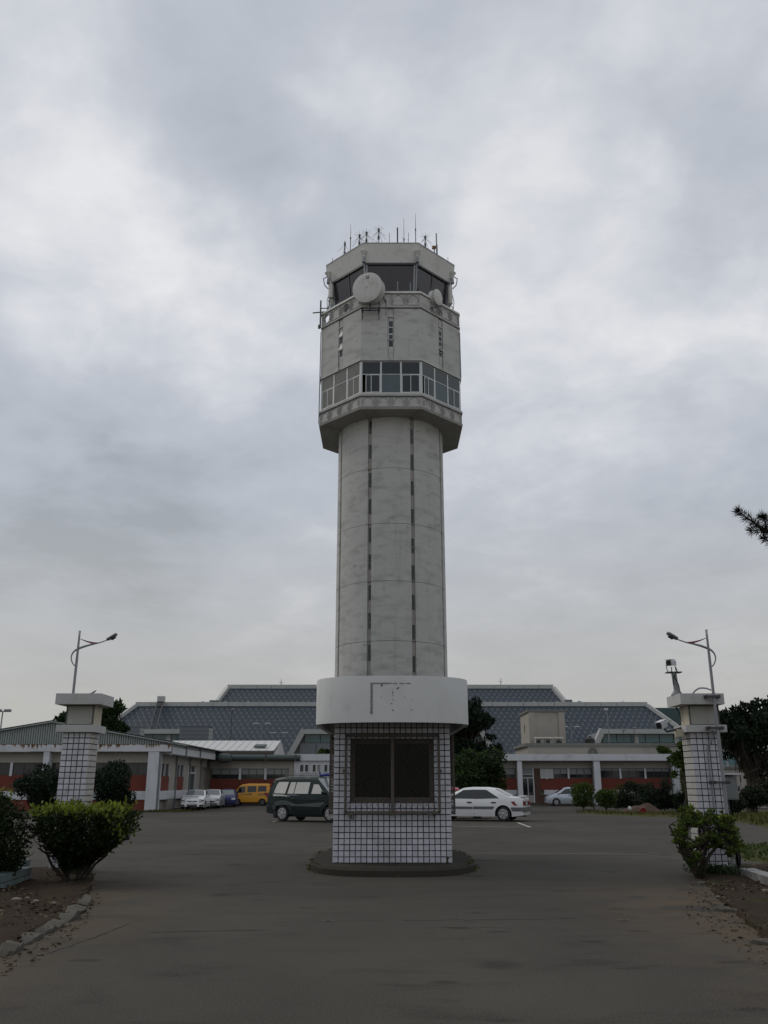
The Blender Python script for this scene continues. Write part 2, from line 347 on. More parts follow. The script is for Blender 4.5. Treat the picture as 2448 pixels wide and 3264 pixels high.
# ------------------------------------------------------------------ mesh helpers
def wloc(o):
    v = Vector((0, 0, 0))
    while o: v += o.location; o = o.parent
    return v
def tag(o, label, cat=None, group=None, kind=None):
    if label: o['label'] = label
    if cat: o['category'] = cat
    if group: o['group'] = group
    if kind: o['kind'] = kind
    return o
def thing(name, label, cat, loc=(0, 0, 0), rotz=0, group=None):
    o = bpy.data.objects.new(name, None); COL.objects.link(o); o.empty_display_size = .2
    o.location = loc; o.rotation_euler = (0, 0, rotz)
    return tag(o, label, cat, group)
def place(me, name, parent=None, local=False, loc=None, rot=None):
    o = bpy.data.objects.new(name, me); COL.objects.link(o)
    if parent:
        o.parent = parent
        if not local: o.location = -wloc(parent)
    if loc is not None: o.location = loc
    if rot is not None: o.rotation_euler = rot
    return o
class MB:
    def __init__(s): s.v = []; s.f = []; s.t = []
    def add(s, vs, fs):
        n = len(s.v); s.v += [tuple(p) for p in vs]; s.f += [tuple(i + n for i in f) for f in fs]; return s
    def box(s, x0, x1, y0, y1, z0, z1):
        return s.add([(x0, y0, z0), (x1, y0, z0), (x1, y1, z0), (x0, y1, z0), (x0, y0, z1), (x1, y0, z1), (x1, y1, z1), (x0, y1, z1)],
                     [(0, 3, 2, 1), (4, 5, 6, 7), (0, 1, 5, 4), (1, 2, 6, 5), (2, 3, 7, 6), (3, 0, 4, 7)])
    def tbox(s, x0, x1, y0, y1, z0, z1, c):
        """a box with a chamfered front (-y) face"""
        return s.add([(x0, y0 + c, z0), (x1, y0 + c, z0), (x1, y1, z0), (x0, y1, z0), (x0, y0 + c, z1), (x1, y0 + c, z1), (x1, y1, z1), (x0, y1, z1),
                      (x0 + c, y0, z0 + c), (x1 - c, y0, z0 + c), (x1 - c, y0, z1 - c), (x0 + c, y0, z1 - c)],
                     [(0, 3, 2, 1), (4, 5, 6, 7), (1, 2, 6, 5), (3, 0, 4, 7), (8, 9, 10, 11), (0, 1, 9, 8), (1, 5, 10, 9), (5, 4, 11, 10), (4, 0, 8, 11)])
    def bar(s, a, b, w, h=None, up=(0, 0, 1)):
        a = Vector(a); b = Vector(b); d = (b - a).normalized(); up = Vector(up)
        if abs(d.dot(up)) > .98: up = Vector((0, 1, 0))
        x = d.cross(up).normalized(); y = x.cross(d); h = h or w
        vs = [p + x * i * w / 2 + y * j * h / 2 for p in (a, b) for i, j in ((-1, -1), (1, -1), (1, 1), (-1, 1))]
        return s.add(vs, [(0, 1, 2, 3), (7, 6, 5, 4), (0, 4, 5, 1), (1, 5, 6, 2), (2, 6, 7, 3), (3, 7, 4, 0)])
    def tube(s, pts, r, n=8, cap=True):
        pts = [Vector(p) for p in pts]; rs = r if isinstance(r, (list, tuple)) else [r] * len(pts)
        base = len(s.v); prev = None
        for i, p in enumerate(pts):
            d = (pts[min(i + 1, len(pts) - 1)] - pts[max(i - 1, 0)]).normalized()
            if prev is None:
                x = d.cross(Vector((0, 0, 1)) if abs(d.z) < .9 else Vector((0, 1, 0))).normalized()
            else: x = (prev - d * prev.dot(d)).normalized()
            prev = x; y = d.cross(x)
            for k in range(n):
                a = 2 * pi * k / n; s.v.append(tuple(p + (x * cos(a) + y * sin(a)) * rs[i]))
        for i in range(len(pts) - 1):
            for k in range(n):
                a = base + i * n + k; b = base + i * n + (k + 1) % n
                s.f.append((a, b, b + n, a + n))
        if cap:
            s.f.append(tuple(base + k for k in reversed(range(n)))); e = base + (len(pts) - 1) * n
            s.f.append(tuple(e + k for k in range(n)))
        return s
    def lathe(s, c, axis, prof, n=24):
        """prof: (distance along axis, radius)"""
        c = Vector(c); d = Vector(axis).normalized(); x = d.orthogonal().normalized(); y = d.cross(x); base = len(s.v)
        for (h, r) in prof:
            for k in range(n):
                a = 2 * pi * k / n; s.v.append(tuple(c + d * h + (x * cos(a) + y * sin(a)) * max(r, 1e-4)))
        for i in range(len(prof) - 1):
            for k in range(n):
                a = base + i * n + k; b = base + i * n + (k + 1) % n; s.f.append((a, b, b + n, a + n))
        s.f.append(tuple(base + k for k in reversed(range(n)))); e = base + (len(prof) - 1) * n
        s.f.append(tuple(e + k for k in range(n)))
        return s
    def prism(s, poly, lo, hi):
        """poly: list of 3D points (bottom ring); hi: offset vector"""
        n = len(poly); hi = Vector(hi); lo = Vector(lo)
        vs = [Vector(p) + lo for p in poly] + [Vector(p) + hi for p in poly]
        return s.add(vs, [tuple(reversed(range(n))), tuple(range(n, 2 * n))] + [(i, (i + 1) % n, n + (i + 1) % n, n + i) for i in range(n)])
    def quad(s, *ps): return s.add(ps, [tuple(range(len(ps)))])
    def mesh(s, name, mat, smooth=False):
        me = bpy.data.meshes.new(name); me.from_pydata(s.v, [], s.f)
        if isinstance(mat, str): mat = MATS[mat]
        me.materials.append(mat)
        bm = bmesh.new(); bm.from_mesh(me); bmesh.ops.recalc_face_normals(bm, faces=bm.faces); bm.to_mesh(me); bm.free()
        if smooth:
            me.polygons.foreach_set('use_smooth', [True] * len(me.polygons))
            try: me.set_sharp_from_angle(angle=R(38))
            except Exception: pass
        me.update()
        return me
    def build(s, name, mat, parent=None, local=False, smooth=False, kind=None, label=None):
        o = place(s.mesh(name, mat, smooth), name, parent, local)
        return tag(o, label, kind=kind)
def solo(mb, name, mat, label, cat, group=None, smooth=False, kind=None):
    o = mb.build(name, mat, None, smooth=smooth); return tag(o, label, cat, group, kind)

# the yard falls a little towards the buildings
YS = [-40, -12, -4, 0, 4, 8, 12, 16, 20, 24, 28, 32, 36, 40, 42, 44, 46, 48, 50, 52, 54, 56, 58, 60, 62, 64, 68, 72, 80, 90, 110, 140, 180, 260, 400, 700, 1200]
def gz(y):
    t = min(max((y - 40) / 24, 0), 1); return -.38 * t * t * (3 - 2 * t)
def sheet(x0, x1, ys, dz, nx=1):
    m = MB(); xs = [x0 + (x1 - x0) * i / nx for i in range(nx + 1)]
    for y in ys:
        for x in xs: m.v.append((x, y, gz(y) + dz))
    k = nx + 1
    for j in range(len(ys) - 1):
        for i in range(nx): a = j * k + i; m.f.append((a, a + 1, a + k + 1, a + k))
    return m
def flat_patch(pts, dz, sub=1):
    """a thin sheet following the fall of the yard, cut as a polygon"""
    bm = bmesh.new(); vs = [bm.verts.new((p[0], p[1], 0)) for p in pts]; bm.faces.new(vs)
    for y in YS:
        bmesh.ops.bisect_plane(bm, geom=bm.verts[:] + bm.edges[:] + bm.faces[:], plane_co=(0, y, 0), plane_no=(0, 1, 0))
    bmesh.ops.triangulate(bm, faces=bm.faces[:])
    bm.verts.index_update(); m = MB(); m.v = [(v.co.x, v.co.y, gz(v.co.y) + dz) for v in bm.verts]; m.f = [tuple(v.index for v in f.verts) for f in bm.faces]; bm.free()
    return m

# ------------------------------------------------------------------ foliage
def leaf_mesh(name, pos, size, mat, aspect=2.2, up=.35, tints=None, normals=None, droop=0.0, flat=1.0):
    """one small folded leaf (two quads sharing a midrib) per position"""
    pos = np.asarray(pos, float); n = len(pos)
    d = nr.normal(size=(n, 3))
    if normals is not None: d = d * .75 + np.asarray(normals) * 1.0
    d[:, 2] += up; d[:, 2] -= droop; d[:, 2] *= flat
    d /= np.linalg.norm(d, axis=1)[:, None] + 1e-9
    r = nr.normal(size=(n, 3)); s = np.cross(d, r); s /= np.linalg.norm(s, axis=1)[:, None] + 1e-9
    if flat < 1: s[:, 2] *= flat; s /= np.linalg.norm(s, axis=1)[:, None] + 1e-9
    nn = np.cross(s, d)
    L = (np.asarray(size) * nr.uniform(.65, 1.3, n))[:, None]; W = L / aspect / 2
    base = pos; tip = pos + d * L; mid = pos + d * L * .45
    a = mid + s * W + nn * W * .35; b = mid - s * W + nn * W * .35
    v = np.stack([base, a, tip, b], 1).reshape(-1, 3)
    k = np.arange(n)[:, None] * 4
    f = np.concatenate([k + np.array([[0, 1, 2]]), k + np.array([[0, 2, 3]])], 0)
    me = bpy.data.meshes.new(name); me.vertices.add(len(v)); me.vertices.foreach_set('co', v.ravel())
    me.loops.add(f.size); me.loops.foreach_set('vertex_index', f.ravel().astype(np.int32))
    me.polygons.add(len(f)); me.polygons.foreach_set('loop_start', np.arange(0, f.size, 3, dtype=np.int32)); me.polygons.foreach_set('loop_total', np.full(len(f), 3, np.int32))
    t = nr.uniform(0, 1, n) if tints is None else np.clip(tints, 0, 1)
    at_ = me.attributes.new('tint', 'FLOAT', 'POINT'); at_.data.foreach_set('value', np.repeat(t, 4).astype(np.float32))
    me.materials.append(MATS[mat]); me.update(); me.validate()
    return me
def blobs(specs, n, shell=.55):
    """points in the outer part of a set of ellipsoids (cx,cy,cz,rx,ry,rz), lumpy"""
    sp = np.array(specs, float); vol = sp[:, 3] * sp[:, 4] * sp[:, 5]; vol = vol ** .67
    idx = nr.choice(len(sp), n, p=vol / vol.sum())
    d = nr.normal(size=(n, 3)); d /= np.linalg.norm(d, axis=1)[:, None]
    rr = (shell + (1 - shell) * nr.uniform(0, 1, n) ** .6) * nr.uniform(.9, 1.1, n)
    return sp[idx, :3] + d * sp[idx, 3:6] * rr[:, None], d
def lumps(cx, cy, cz, rx, ry, rz, n, r, seed):
    q = random.Random(seed); out = []
    while len(out) < n:
        a, b, c = (q.uniform(-1, 1) for _ in range(3))
        k = a * a + b * b + c * c
        if k > 1 or k < .12: continue
        s = r * q.uniform(.65, 1.25)
        out.append((cx + a * rx, cy + b * ry, cz + c * rz, s * q.uniform(.9, 1.3), s * q.uniform(.9, 1.3), s * q.uniform(.75, 1.0)))
    return out
def cr(pts, k=4):
    """smooth a chain of points (Catmull-Rom)"""
    P = [Vector(p) for p in pts]; Q = [P[0] * 2 - P[1]] + P + [P[-1] * 2 - P[-2]]; out = []
    for i in range(1, len(Q) - 2):
        a, b, c, d = Q[i - 1:i + 3]
        for j in range(k):
            t = j / k; out.append(.5 * ((2 * b) + (c - a) * t + (2 * a - 5 * b + 4 * c - d) * t * t + (3 * b - a - 3 * c + d) * t ** 3))
    return out + [P[-1]]
def crr(rs, k=4): return [rs[i] + (rs[i + 1] - rs[i]) * j / k for i in range(len(rs) - 1) for j in range(k)] + [rs[-1]]
def branch(m, a, b, r0, r1, wig=.08, n=5, seg=6):
    a = Vector(a); b = Vector(b); L = (b - a).length
    pts = [a.lerp(b, i / n) + Vector((rnd.uniform(-1, 1), rnd.uniform(-1, 1), rnd.uniform(-1, 1))) * wig * L * (0 if i in (0, n) else 1) for i in range(n + 1)]
    m.tube(pts, [r0 + (r1 - r0) * i / n for i in range(n + 1)], seg); return pts

# ================================================================== GROUND
tag(sheet(-700, 700, YS, -.03, 6).build('ground', 'turf'), None, kind='structure')
YD = [y for y in YS if y <= 110]
tag(sheet(-70, 90, YD, 0, 4).build('asphalt_yard', 'asphalt'), None, kind='structure')
# concrete strip across the entrance, paler to the right where it bends away
strip = MB()
pl = [gr(u, v) for u, v in ((1440, 2721), (1560, 2721.5), (1720, 2722), (1900, 2722.5), (2060, 2726), (2190, 2740))]
for a, b in zip(pl, pl[1:]): strip.add([a + Vector((0, 0, .004)), b + Vector((0, 0, .004)), b + Vector((0, .22, .004)), a + Vector((0, .22, .004))], [(0, 1, 2, 3)])
pm('strip_concrete', (.1, .095, .085), .9, .25, 4, dirt=(.1, .095, .085), dirtamt=.9, dscale=1.2)
tag(strip.build('concrete_strip', 'strip_concrete'), None, kind='structure')
joint = MB()
pj = [gr(u, v) for u, v in ((500, 2724), (760, 2723), (1040, 2722.5), (1440, 2721), (1760, 2722))]
for a, b in zip(pj, pj[1:]): joint.add([a + Vector((0, -.035, .0045)), b + Vector((0, -.035, .0045)), b + Vector((0, 0, .0045)), a + Vector((0, 0, .0045))], [(0, 1, 2, 3)])
tag(joint.build('road_joint', 'crack_dark'), None, kind='structure')
def line(a, b, w):
    a = gr(*a); b = gr(*b); d = (b - a).normalized(); n = Vector((-d.y, d.x, 0)) * w / 2; m = MB()
    k = 6
    for i in range(k):
        p = a.lerp(b, i / k); q = a.lerp(b, (i + 1) / k)
        m.add([(x.x, x.y, gz(x.y) + .004) for x in (p - n, q - n, q + n, p + n)], [(0, 1, 2, 3)])
    return m
ln = line((1650, 2622), (1690, 2637), .12)
x = line((1450, 2634), (1660, 2637), .1); ln.add(x.v, x.f)
x = line((868, 2620), (884, 2616), .1); ln.add(x.v, x.f)
tag(ln.build('parking_lines', 'paint_line'), None, kind='structure')

# cracks and old trench lines across the lane
q_ = random.Random(12)
def crack(pts, w, name='road_crack'):
    m = MB(); P = []
    for a, b in zip(pts, pts[1:]):
        n = max(2, int((Vector(b) - Vector(a)).length / .12))
        for i in range(n): P.append(Vector(a).lerp(Vector(b), i / n) + Vector((q_.uniform(-.02, .02), q_.uniform(-.025, .025), 0)))
    for a, b in zip(P, P[1:]):
        d = (b - a).normalized(); nn = Vector((-d.y, d.x, 0)); w0 = w * q_.uniform(.4, 1.3); w1 = w * q_.uniform(.4, 1.3)
        m.add([(x.x, x.y, gz(x.y) + .003) for x in (a - nn * w0 / 2, b - nn * w1 / 2, b + nn * w1 / 2, a + nn * w0 / 2)], [(0, 1, 2, 3)])
    tag(m.build(name, 'crack_dark'), None, kind='structure')
for pts, w in (([(480, 2972), (640, 2969), (880, 2965)], .022), ([(880, 2940), (1140, 2936), (1270, 2934)], .012), ([(1280, 2934), (1560, 2932), (1800, 2930)], .014), ([(1640, 2960), (1500, 2956), (1320, 2958)], .012), ([(150, 3040), (300, 2990), (420, 2940)], .018), ([(1900, 2958), (2020, 2962)], .012), ([(400, 2646), (560, 2638), (700, 2640)], .05), ([(560, 2660), (640, 2632)], .03), ([(1440, 2644), (1620, 2648), (1800, 2644)], .05)):
    crack([gr(*p) for p in pts], w)
def scatter_leaves(name, poly, n, size, mat, z=0.01, label=None, kind='stuff', up=-.1, hfun=None):
    xs = [p[0] for p in poly]; ys = [p[1] for p in poly]; out = []
    def inside(x, y):
        c = False; j = len(poly) - 1
        for i in range(len(poly)):
            if (poly[i][1] > y) != (poly[j][1] > y) and x < (poly[j][0] - poly[i][0]) * (y - poly[i][1]) / (poly[j][1] - poly[i][1]) + poly[i][0]: c = not c
            j = i
        return c
    while len(out) < n:
        x = rnd.uniform(min(xs), max(xs)); y = rnd.uniform(min(ys), max(ys))
        if inside(x, y): out.append((x, y, (hfun(x, y) if hfun else gz(y)) + z))
    o = place(leaf_mesh(name, out, size, mat, up=up, flat=.22 if mat == 'litter' else 1.0, aspect=1.5 if mat == 'litter' else 2.2), name); return tag(o, label, kind=kind)
def soil_bed(name, poly, hgt, seed, mat='soil', grid=.16):
    """a raised, lumpy bed cut to a polygon"""
    q = random.Random(seed); bm = bmesh.new(); vs = [bm.verts.new((p[0], p[1], 0)) for p in poly]; bm.faces.new(vs)
    xs = [p[0] for p in poly]; ys = [p[1] for p in poly]
    for lo, hi, no in ((min(xs), max(xs), (1, 0, 0)), (min(ys), max(ys), (0, 1, 0))):
        t = lo + grid
        while t < hi:
            bmesh.ops.bisect_plane(bm, geom=bm.verts[:] + bm.edges[:] + bm.faces[:], plane_co=(t * no[0], t * no[1], 0), plane_no=no); t += grid
    rim = {v for e in bm.edges if e.is_boundary for v in e.verts}
    for v in bm.verts:
        x, y = v.co.x, v.co.y
        if v in rim: v.co.z = gz(y) - .02
        else: v.co.z = gz(y) + hgt * (.75 + .35 * sin(x * 1.7 + seed) * cos(y * 1.3) + .18 * sin(x * 5.1 + y * 3.7)) + q.uniform(-.012, .012)
    bmesh.ops.triangulate(bm, faces=bm.faces[:])
    bm.verts.index_update(); m = MB(); m.v = [tuple(v.co) for v in bm.verts]; m.f = [tuple(v.index for v in f.verts) for f in bm.faces]; bm.free()
    o = m.build(name, mat, smooth=True); tag(o, None, kind='structure'); return o
LB = [gr(293, 2838), gr(258, 2897), gr(190, 2950), gr(119, 2988), gr(54, 3020), gr(-10, 3050), gr(-330, 3080), Vector((-8.5, 9, 0)), Vector((-9.5, 16.6, 0)), gr(250, 2772), gr(300, 2795)]
soil_bed('planting_soil', LB, .07, 3)
RBD = [gr(2236, 2800), gr(2248, 2822), gr(2300, 2880), gr(2370, 2940), gr(2448, 3012), Vector((6.6, 7.5, 0)), Vector((9.5, 9, 0)), Vector((11.5, 17.2, 0)), gr(2400, 2762), gr(2250, 2762), gr(2225, 2780)]
soil_bed('planting_soil', RBD, .07, 8)
scatter_leaves('leaf_litter', LB, 5200, .06, 'litter', .045, 'dry leaves and crumbs littering the dark soil of the left planting bed', up=.05)
scatter_leaves('leaf_litter', RBD, 6000, .055, 'litter', .04, 'dry brown leaves littering the soil of the right planting bed', up=.05)
# crumbs of soil, grit and leaves on the lane
pts = [(gr(*p).x, gr(*p).y) for p in ((300, 2830), (330, 2870), (270, 2960), (130, 3060), (0, 3110), (0, 3045), (190, 2950))]
scatter_leaves('lane_litter', [(a, b) for a, b in pts], 220, .045, 'litter', .012, 'scraps of dry leaf on the asphalt along the broken left kerb', up=.02)
pts = [gr(*p) for p in ((2200, 2800), (2250, 2830), (2448, 3015), (2448, 3100), (2180, 2920))]
scatter_leaves('lane_litter', pts, 260, .045, 'litter', .012, 'scraps of dry leaf on the asphalt beside the right planting bed', up=.02)
# lawn wedge on the right and the planted island with its thin grass
LW = [gr(2330, 2700), gr(2448, 2693), Vector((17, 22.5, 0)), Vector((17, 18.5, 0)), gr(2448, 2752), gr(2360, 2745)]
soil_bed('lawn', LW, .05, 5, 'turf', .4)
scatter_leaves('grass', LW, 5200, .075, 'grass_green', .03, 'short green grass of the small lawn at the right edge', up=1.4)
IS = [gr(1818, 2573.5), gr(1881, 2579), gr(1971, 2591), gr(2061, 2599), gr(2143, 2602), gr(2300, 2611), gr(2448, 2640), Vector((22, 28, 0)), Vector((40, 30, 0)), Vector((40, 62, 0)), Vector((17, 66, 0)), Vector((13, 60, 0))]
soil_bed('planted_island', IS, .1, 6, 'turf', .9)
FR = [gr(1825, 2573), gr(1881, 2578), gr(1971, 2590), gr(2061, 2598), gr(2143, 2601), gr(2300, 2610), gr(2448, 2639), Vector((20, 30, 0)), gr(2448, 2592), gr(2143, 2586), gr(1971, 2577), gr(1881, 2570)]
scatter_leaves('grass', FR, 5200, .16, 'grass_blade', .06, 'thin yellowish grass along the edge of the planted island', up=1.2)
LG = [Vector((-17.5, 63.2, 0)), Vector((-14.4, 63.2, 0)), Vector((-13.2, 65.6, 0)), Vector((-16.2, 65.6, 0))]
scatter_leaves('grass', LG, 700, .16, 'grass_blade', .01, 'patch of weeds at the foot of the white corner column', up=1.2)

# broken kerb stones of the left bed
kl = [(u, v) for u, v in ((0, 3052), (58, 3018), (122, 2984), (192, 2946), (262, 2894), (280, 2862))]
lbl = ['nearest kerb stone, cut by the left edge of the photo', 'long worn kerb stone second from the left edge', 'worn kerb stone beside the soil, third from the left edge', 'flat broken kerb stone, fourth from the left edge', 'small half buried kerb stone nearest the trimmed left bush']
for i in range(5):
    a = gr(*kl[i]); b = gr(*kl[i + 1]); d = (b - a); L = d.length * .93; m = MB(); n = 7
    ang = atan2(d.y, d.x); c = (a + b) / 2
    for k in range(n + 1):
        t = -L / 2 + L * k / n; j = lambda: rnd.uniform(-.028, .022); e = .05 if k in (0, n) else 0
        m.v += [(t, -.085 + e + j(), -.05), (t, -.08 + e + j(), .055 - e + j()), (t, .03 + j(), .075 - e + j()), (t, .09 - e + j(), .06 - e + j()), (t, .1 - e, -.05)]
    for k in range(n):
        for q in range(4): A = k * 5 + q; m.f.append((A, A + 1, A + 6, A + 5))
    m.f += [(4, 3, 2, 1, 0), tuple(n * 5 + q for q in range(5))]
    o = m.build('kerb_stone', 'kerb_stone', None, smooth=True); o.location = c - Vector((0, 0, .008 * (i % 3))); o.rotation_euler = (rnd.uniform(-.05, .05), 0, ang)
    tag(o, lbl[i], 'kerb stone', 'broken kerb stones of the left bed')
for i, (u, v, L, l) in enumerate(((2240, 2820, .2, 'square kerb stone in the soil below the right bush'), (2318, 2905, .34, 'pale kerb stone half buried beside the right bed'), (2440, 3010, .3, 'grey kerb stone at the right edge of the photo'))):
    m = MB(); n = 6; j = lambda: rnd.uniform(-.014, .014)
    for k in range(n + 1):
        t = -L / 2 + L * k / n; e = .035 if k in (0, n) else 0
        m.v += [(t, -.075 + e + j(), -.05), (t, -.06 + e + j(), .035 - e + j()), (t, .0 + j(), .05 - e + j()), (t, .07 - e + j(), .035 - e + j()), (t, .08 - e, -.05)]
    for k in range(n):
        for q in range(4): A = k * 5 + q; m.f.append((A, A + 1, A + 6, A + 5))
    m.f += [(4, 3, 2, 1, 0), tuple(n * 5 + q for q in range(5))]
    o = m.build('kerb_stone', 'kerb_stone', None, smooth=True); p = gr(u, v); o.location = p; o.rotation_euler = (.04, .03, -.75 + i * .1)
    tag(o, l, 'kerb stone', 'half buried stones of the right bed')
# stones and rubble in the beds
pm('pebble_grey', (.22, .2, .17), .9, .2, 8, dirt=(.12, .1, .08), dirtamt=.7, dscale=9)
stone_spots = [(50, 2880, .1, 'large pale angular stone on the soil at the left edge'), (112, 2884, .06, 'round pale pebble left of the dark hole in the soil'), (86, 2874, .05, 'small pale stone between two larger ones on the left bed'), (170, 2890, .05, 'flat stone right of the dark hole in the left bed'), (236, 2868, .06, 'grey stone near the kerb under the trimmed bush'), (2442, 2849, .07, 'white stone on the soil at the right edge'), (2290, 2870, .05, 'small pale stone near the kerb of the right bed')]
for i, (u, v, r, l) in enumerate(stone_spots):
    m = MB(); q = random.Random(i)
    bm = bmesh.new(); bmesh.ops.create_icosphere(bm, subdivisions=2, radius=r * .62)
    for vv in bm.verts: vv.co *= q.uniform(.78, 1.12)
    m.v = [tuple(Vector((vv.co.x * 1.2, vv.co.y, vv.co.z * .6)) + gr(u, v) + Vector((0, 0, .045))) for vv in bm.verts]; m.f = [tuple(x.index for x in f.verts) for f in bm.faces]; bm.free()
    solo(m, 'stone', 'pebble_grey', l, 'stone', 'pale stones lying in the beds')
# round survey covers in the lane
for u, v, l in ((1046, 2936, 'small round white ringed cover in the asphalt left of centre'), (1988, 2934, 'small round white ringed cover in the asphalt on the right')):
    p = gr(u, v); t = thing('survey_cover', l, 'ground cover', p, group='ringed covers set in the lane')
    MB().lathe(p, (0, 0, 1), [(.0, .075), (.006, .075), (.006, .058), (.0045, .056)], 20).build('ring', 'strip_concrete', t)
    MB().lathe(p, (0, 0, 1), [(.0, .05), (.005, .05)], 16).build('lid', 'island_concrete', t)
    MB().lathe(p + Vector((-.01, .01, .005)), (0, 0, 1), [(0, .014), (.004, .012)], 8).build('stud', 'strip_concrete', t)

# ================================================================== CONTROL TOWER
XT, YT = .74, 90.0
tower = thing('control_tower', 'tall weathered white concrete control tower with octagonal head and dark glass cab', 'control tower', (XT, YT, gz(YT)))
ZB = -gz(YT)                                  # local z of world zero
RS = 5.83
def cyl_panel(a0, a1, r0, r1, z0, z1, n=8):
    """curved slab between two angles (0 = towards the camera, positive to the right)"""
    m = MB(); ch = .03
    for i in range(n + 1):
        a = R(a0 + (a1 - a0) * i / n); sx, sy = sin(a), -cos(a)
        m.v += [(sx * r0, sy * r0, z0), (sx * r1, sy * r1, z0), (sx * (r1 + .0), sy * (r1 + .0), z1), (sx * r0, sy * r0, z1)]
    for i in range(n):
        k = i * 4
        m.f += [(k + 1, k + 5, k + 6, k + 2), (k, k + 4, k + 5, k + 1), (k + 2, k + 6, k + 7, k + 3)]
    m.f += [(0, 1, 2, 3), (n * 4 + 3, n * 4 + 2, n * 4 + 1, n * 4)]
    return m
def tz(z): return z + ZB
core = MB(); core.lathe((0, 0, 0), (0, 0, 1), [(0, RS - .14), (tz(38.9), RS - .14)], 96)
core.build('core', 'tower_core', tower, local=True, smooth=True)
zj = [ZB - ZB, tz(2.8), tz(8.83), tz(14.856), tz(20.871), tz(26.885), tz(32.925), tz(38.72)]
for lv in range(7):
    z0, z1 = zj[lv] + (.02 if lv else 0), zj[lv + 1] - .02
    me = cyl_panel(-20.4, 20.4, RS - .3, RS, z0, z1, 10).mesh('concrete_panel', 'tower_concrete', True)
    for k in range(8): place(me, 'concrete_panel', tower, True, (0, 0, 0), (0, 0, R(45 * k)))
for z in zj[1:-1]:
    g = MB(); g.lathe((0, 0, 0), (0, 0, 1), [(z - .02, RS - .29), (z - .02, RS - .05), (z + .02, RS - .05), (z + .02, RS - .29)], 64)
    g.build('joint_filler', 'groove_dark', tower, local=True)
Ls = [(37.004, 38.417), (34.173, 35.693), (30.991, 32.537), (28.072, 29.631), (25.031, 26.585), (22.186, 23.725), (19.012, 20.517), (16.128, 17.694), (12.983, 14.553)]
Rs = [(35.886, 37.438), (33.046, 34.584), (30.116, 31.625), (27.075, 28.566), (23.889, 25.404), (21.053, 22.593), (18.036, 19.543), (15.067, 16.518), (11.883, 13.428)]
for ang, rows, off in ((-22.5, Ls, .06), (22.5, Rs, -.04)):
    for j, (z0, z1) in enumerate(rows):
        h = z1 - z0; r = RS - .13
        fr = MB()
        for (a, b, c, d) in ((-.15, -.115, 0, h), (.115, .15, 0, h), (-.115, .115, h - .05, h), (-.115, .115, 0, .06)): fr.box(a + off, b + off, -r - .06, -r + .04, c, d)
        fo = fr.build('slit_window', 'dark_steel', tower, local=True); fo.location = (0, 0, tz(z0)); fo.rotation_euler = (0, 0, R(ang))
        MB().box(-.115 + off, .115 + off, -r - .04, -r - .02, .06, h - .05).build('pane', 'slit_glass', fo, local=True)
        if (ang < 0 and j in (5, 7)) or (ang > 0 and j in (0, 4)):
            MB().lathe((off, -r - .05, h * .4), (0, -1, 0), [(0, .05), (.03, .035)], 10).build('lamp_glint', 'lamp_clear', fo, local=True)

A = 7.78                                      # apothem of the octagonal head
T8 = math.tan(pi / 8)
def octring(a0, a1, z0, z1, th=None):
    """octagonal frustum, closed; a0/a1 apothem at bottom/top"""
    m = MB(); 
    for a, z in ((a0, z0), (a1, z1)):
        for k in range(8):
            t = pi / 8 + k * pi / 4; r = a / cos(pi / 8); m.v.append((r * sin(t), -r * cos(t), z))
    m.f = [tuple(reversed(range(8))), tuple(range(8, 16))] + [(k, (k + 1) % 8, 8 + (k + 1) % 8, 8 + k) for k in range(8)]
    return m
def octtube(a_out0, a_out1, a_in, z0, z1):
    m = MB()
    for a, z in ((a_out0, z0), (a_out1, z1), (a_in, z1), (a_in, z0)):
        for k in range(8):
            t = pi / 8 + k * pi / 4; r = a / cos(pi / 8); m.v.append((r * sin(t), -r * cos(t), z))
    for q in range(4):
        for k in range(8):
            a = q * 8 + k; b = q * 8 + (k + 1) % 8; c = ((q + 1) % 4) * 8
            m.f.append((a, b, c + (k + 1) % 8, c + k))
    return m
def facets(me, name, ks=range(8), mats=None, parent=None, loc=(0, 0, 0)):
    out = []
    for k in ks: out.append(place(me, name, parent or tower, True, loc, (0, 0, R(45 * k))))
    return out
hs = lambda a: a * T8                          # half side
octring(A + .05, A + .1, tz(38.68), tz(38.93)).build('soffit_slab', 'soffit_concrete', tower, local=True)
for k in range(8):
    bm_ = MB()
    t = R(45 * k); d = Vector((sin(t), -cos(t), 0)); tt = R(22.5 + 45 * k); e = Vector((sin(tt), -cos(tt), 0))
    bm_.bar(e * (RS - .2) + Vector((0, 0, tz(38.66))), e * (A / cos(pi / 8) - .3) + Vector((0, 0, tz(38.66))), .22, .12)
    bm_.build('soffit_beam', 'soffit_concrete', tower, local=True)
octring(A - .02, A - .02, tz(38.932), tz(40.2)).build('apron_wall', 'tower_concrete', tower, local=True)
octring(A + .1, A + .12, tz(40.2), tz(40.42)).build('sill_ledge', 'tower_concrete', tower, local=True)
octring(A + .02, A - .02, tz(40.421), tz(40.55)).build('sill_cap', 'tower_concrete', tower, local=True)

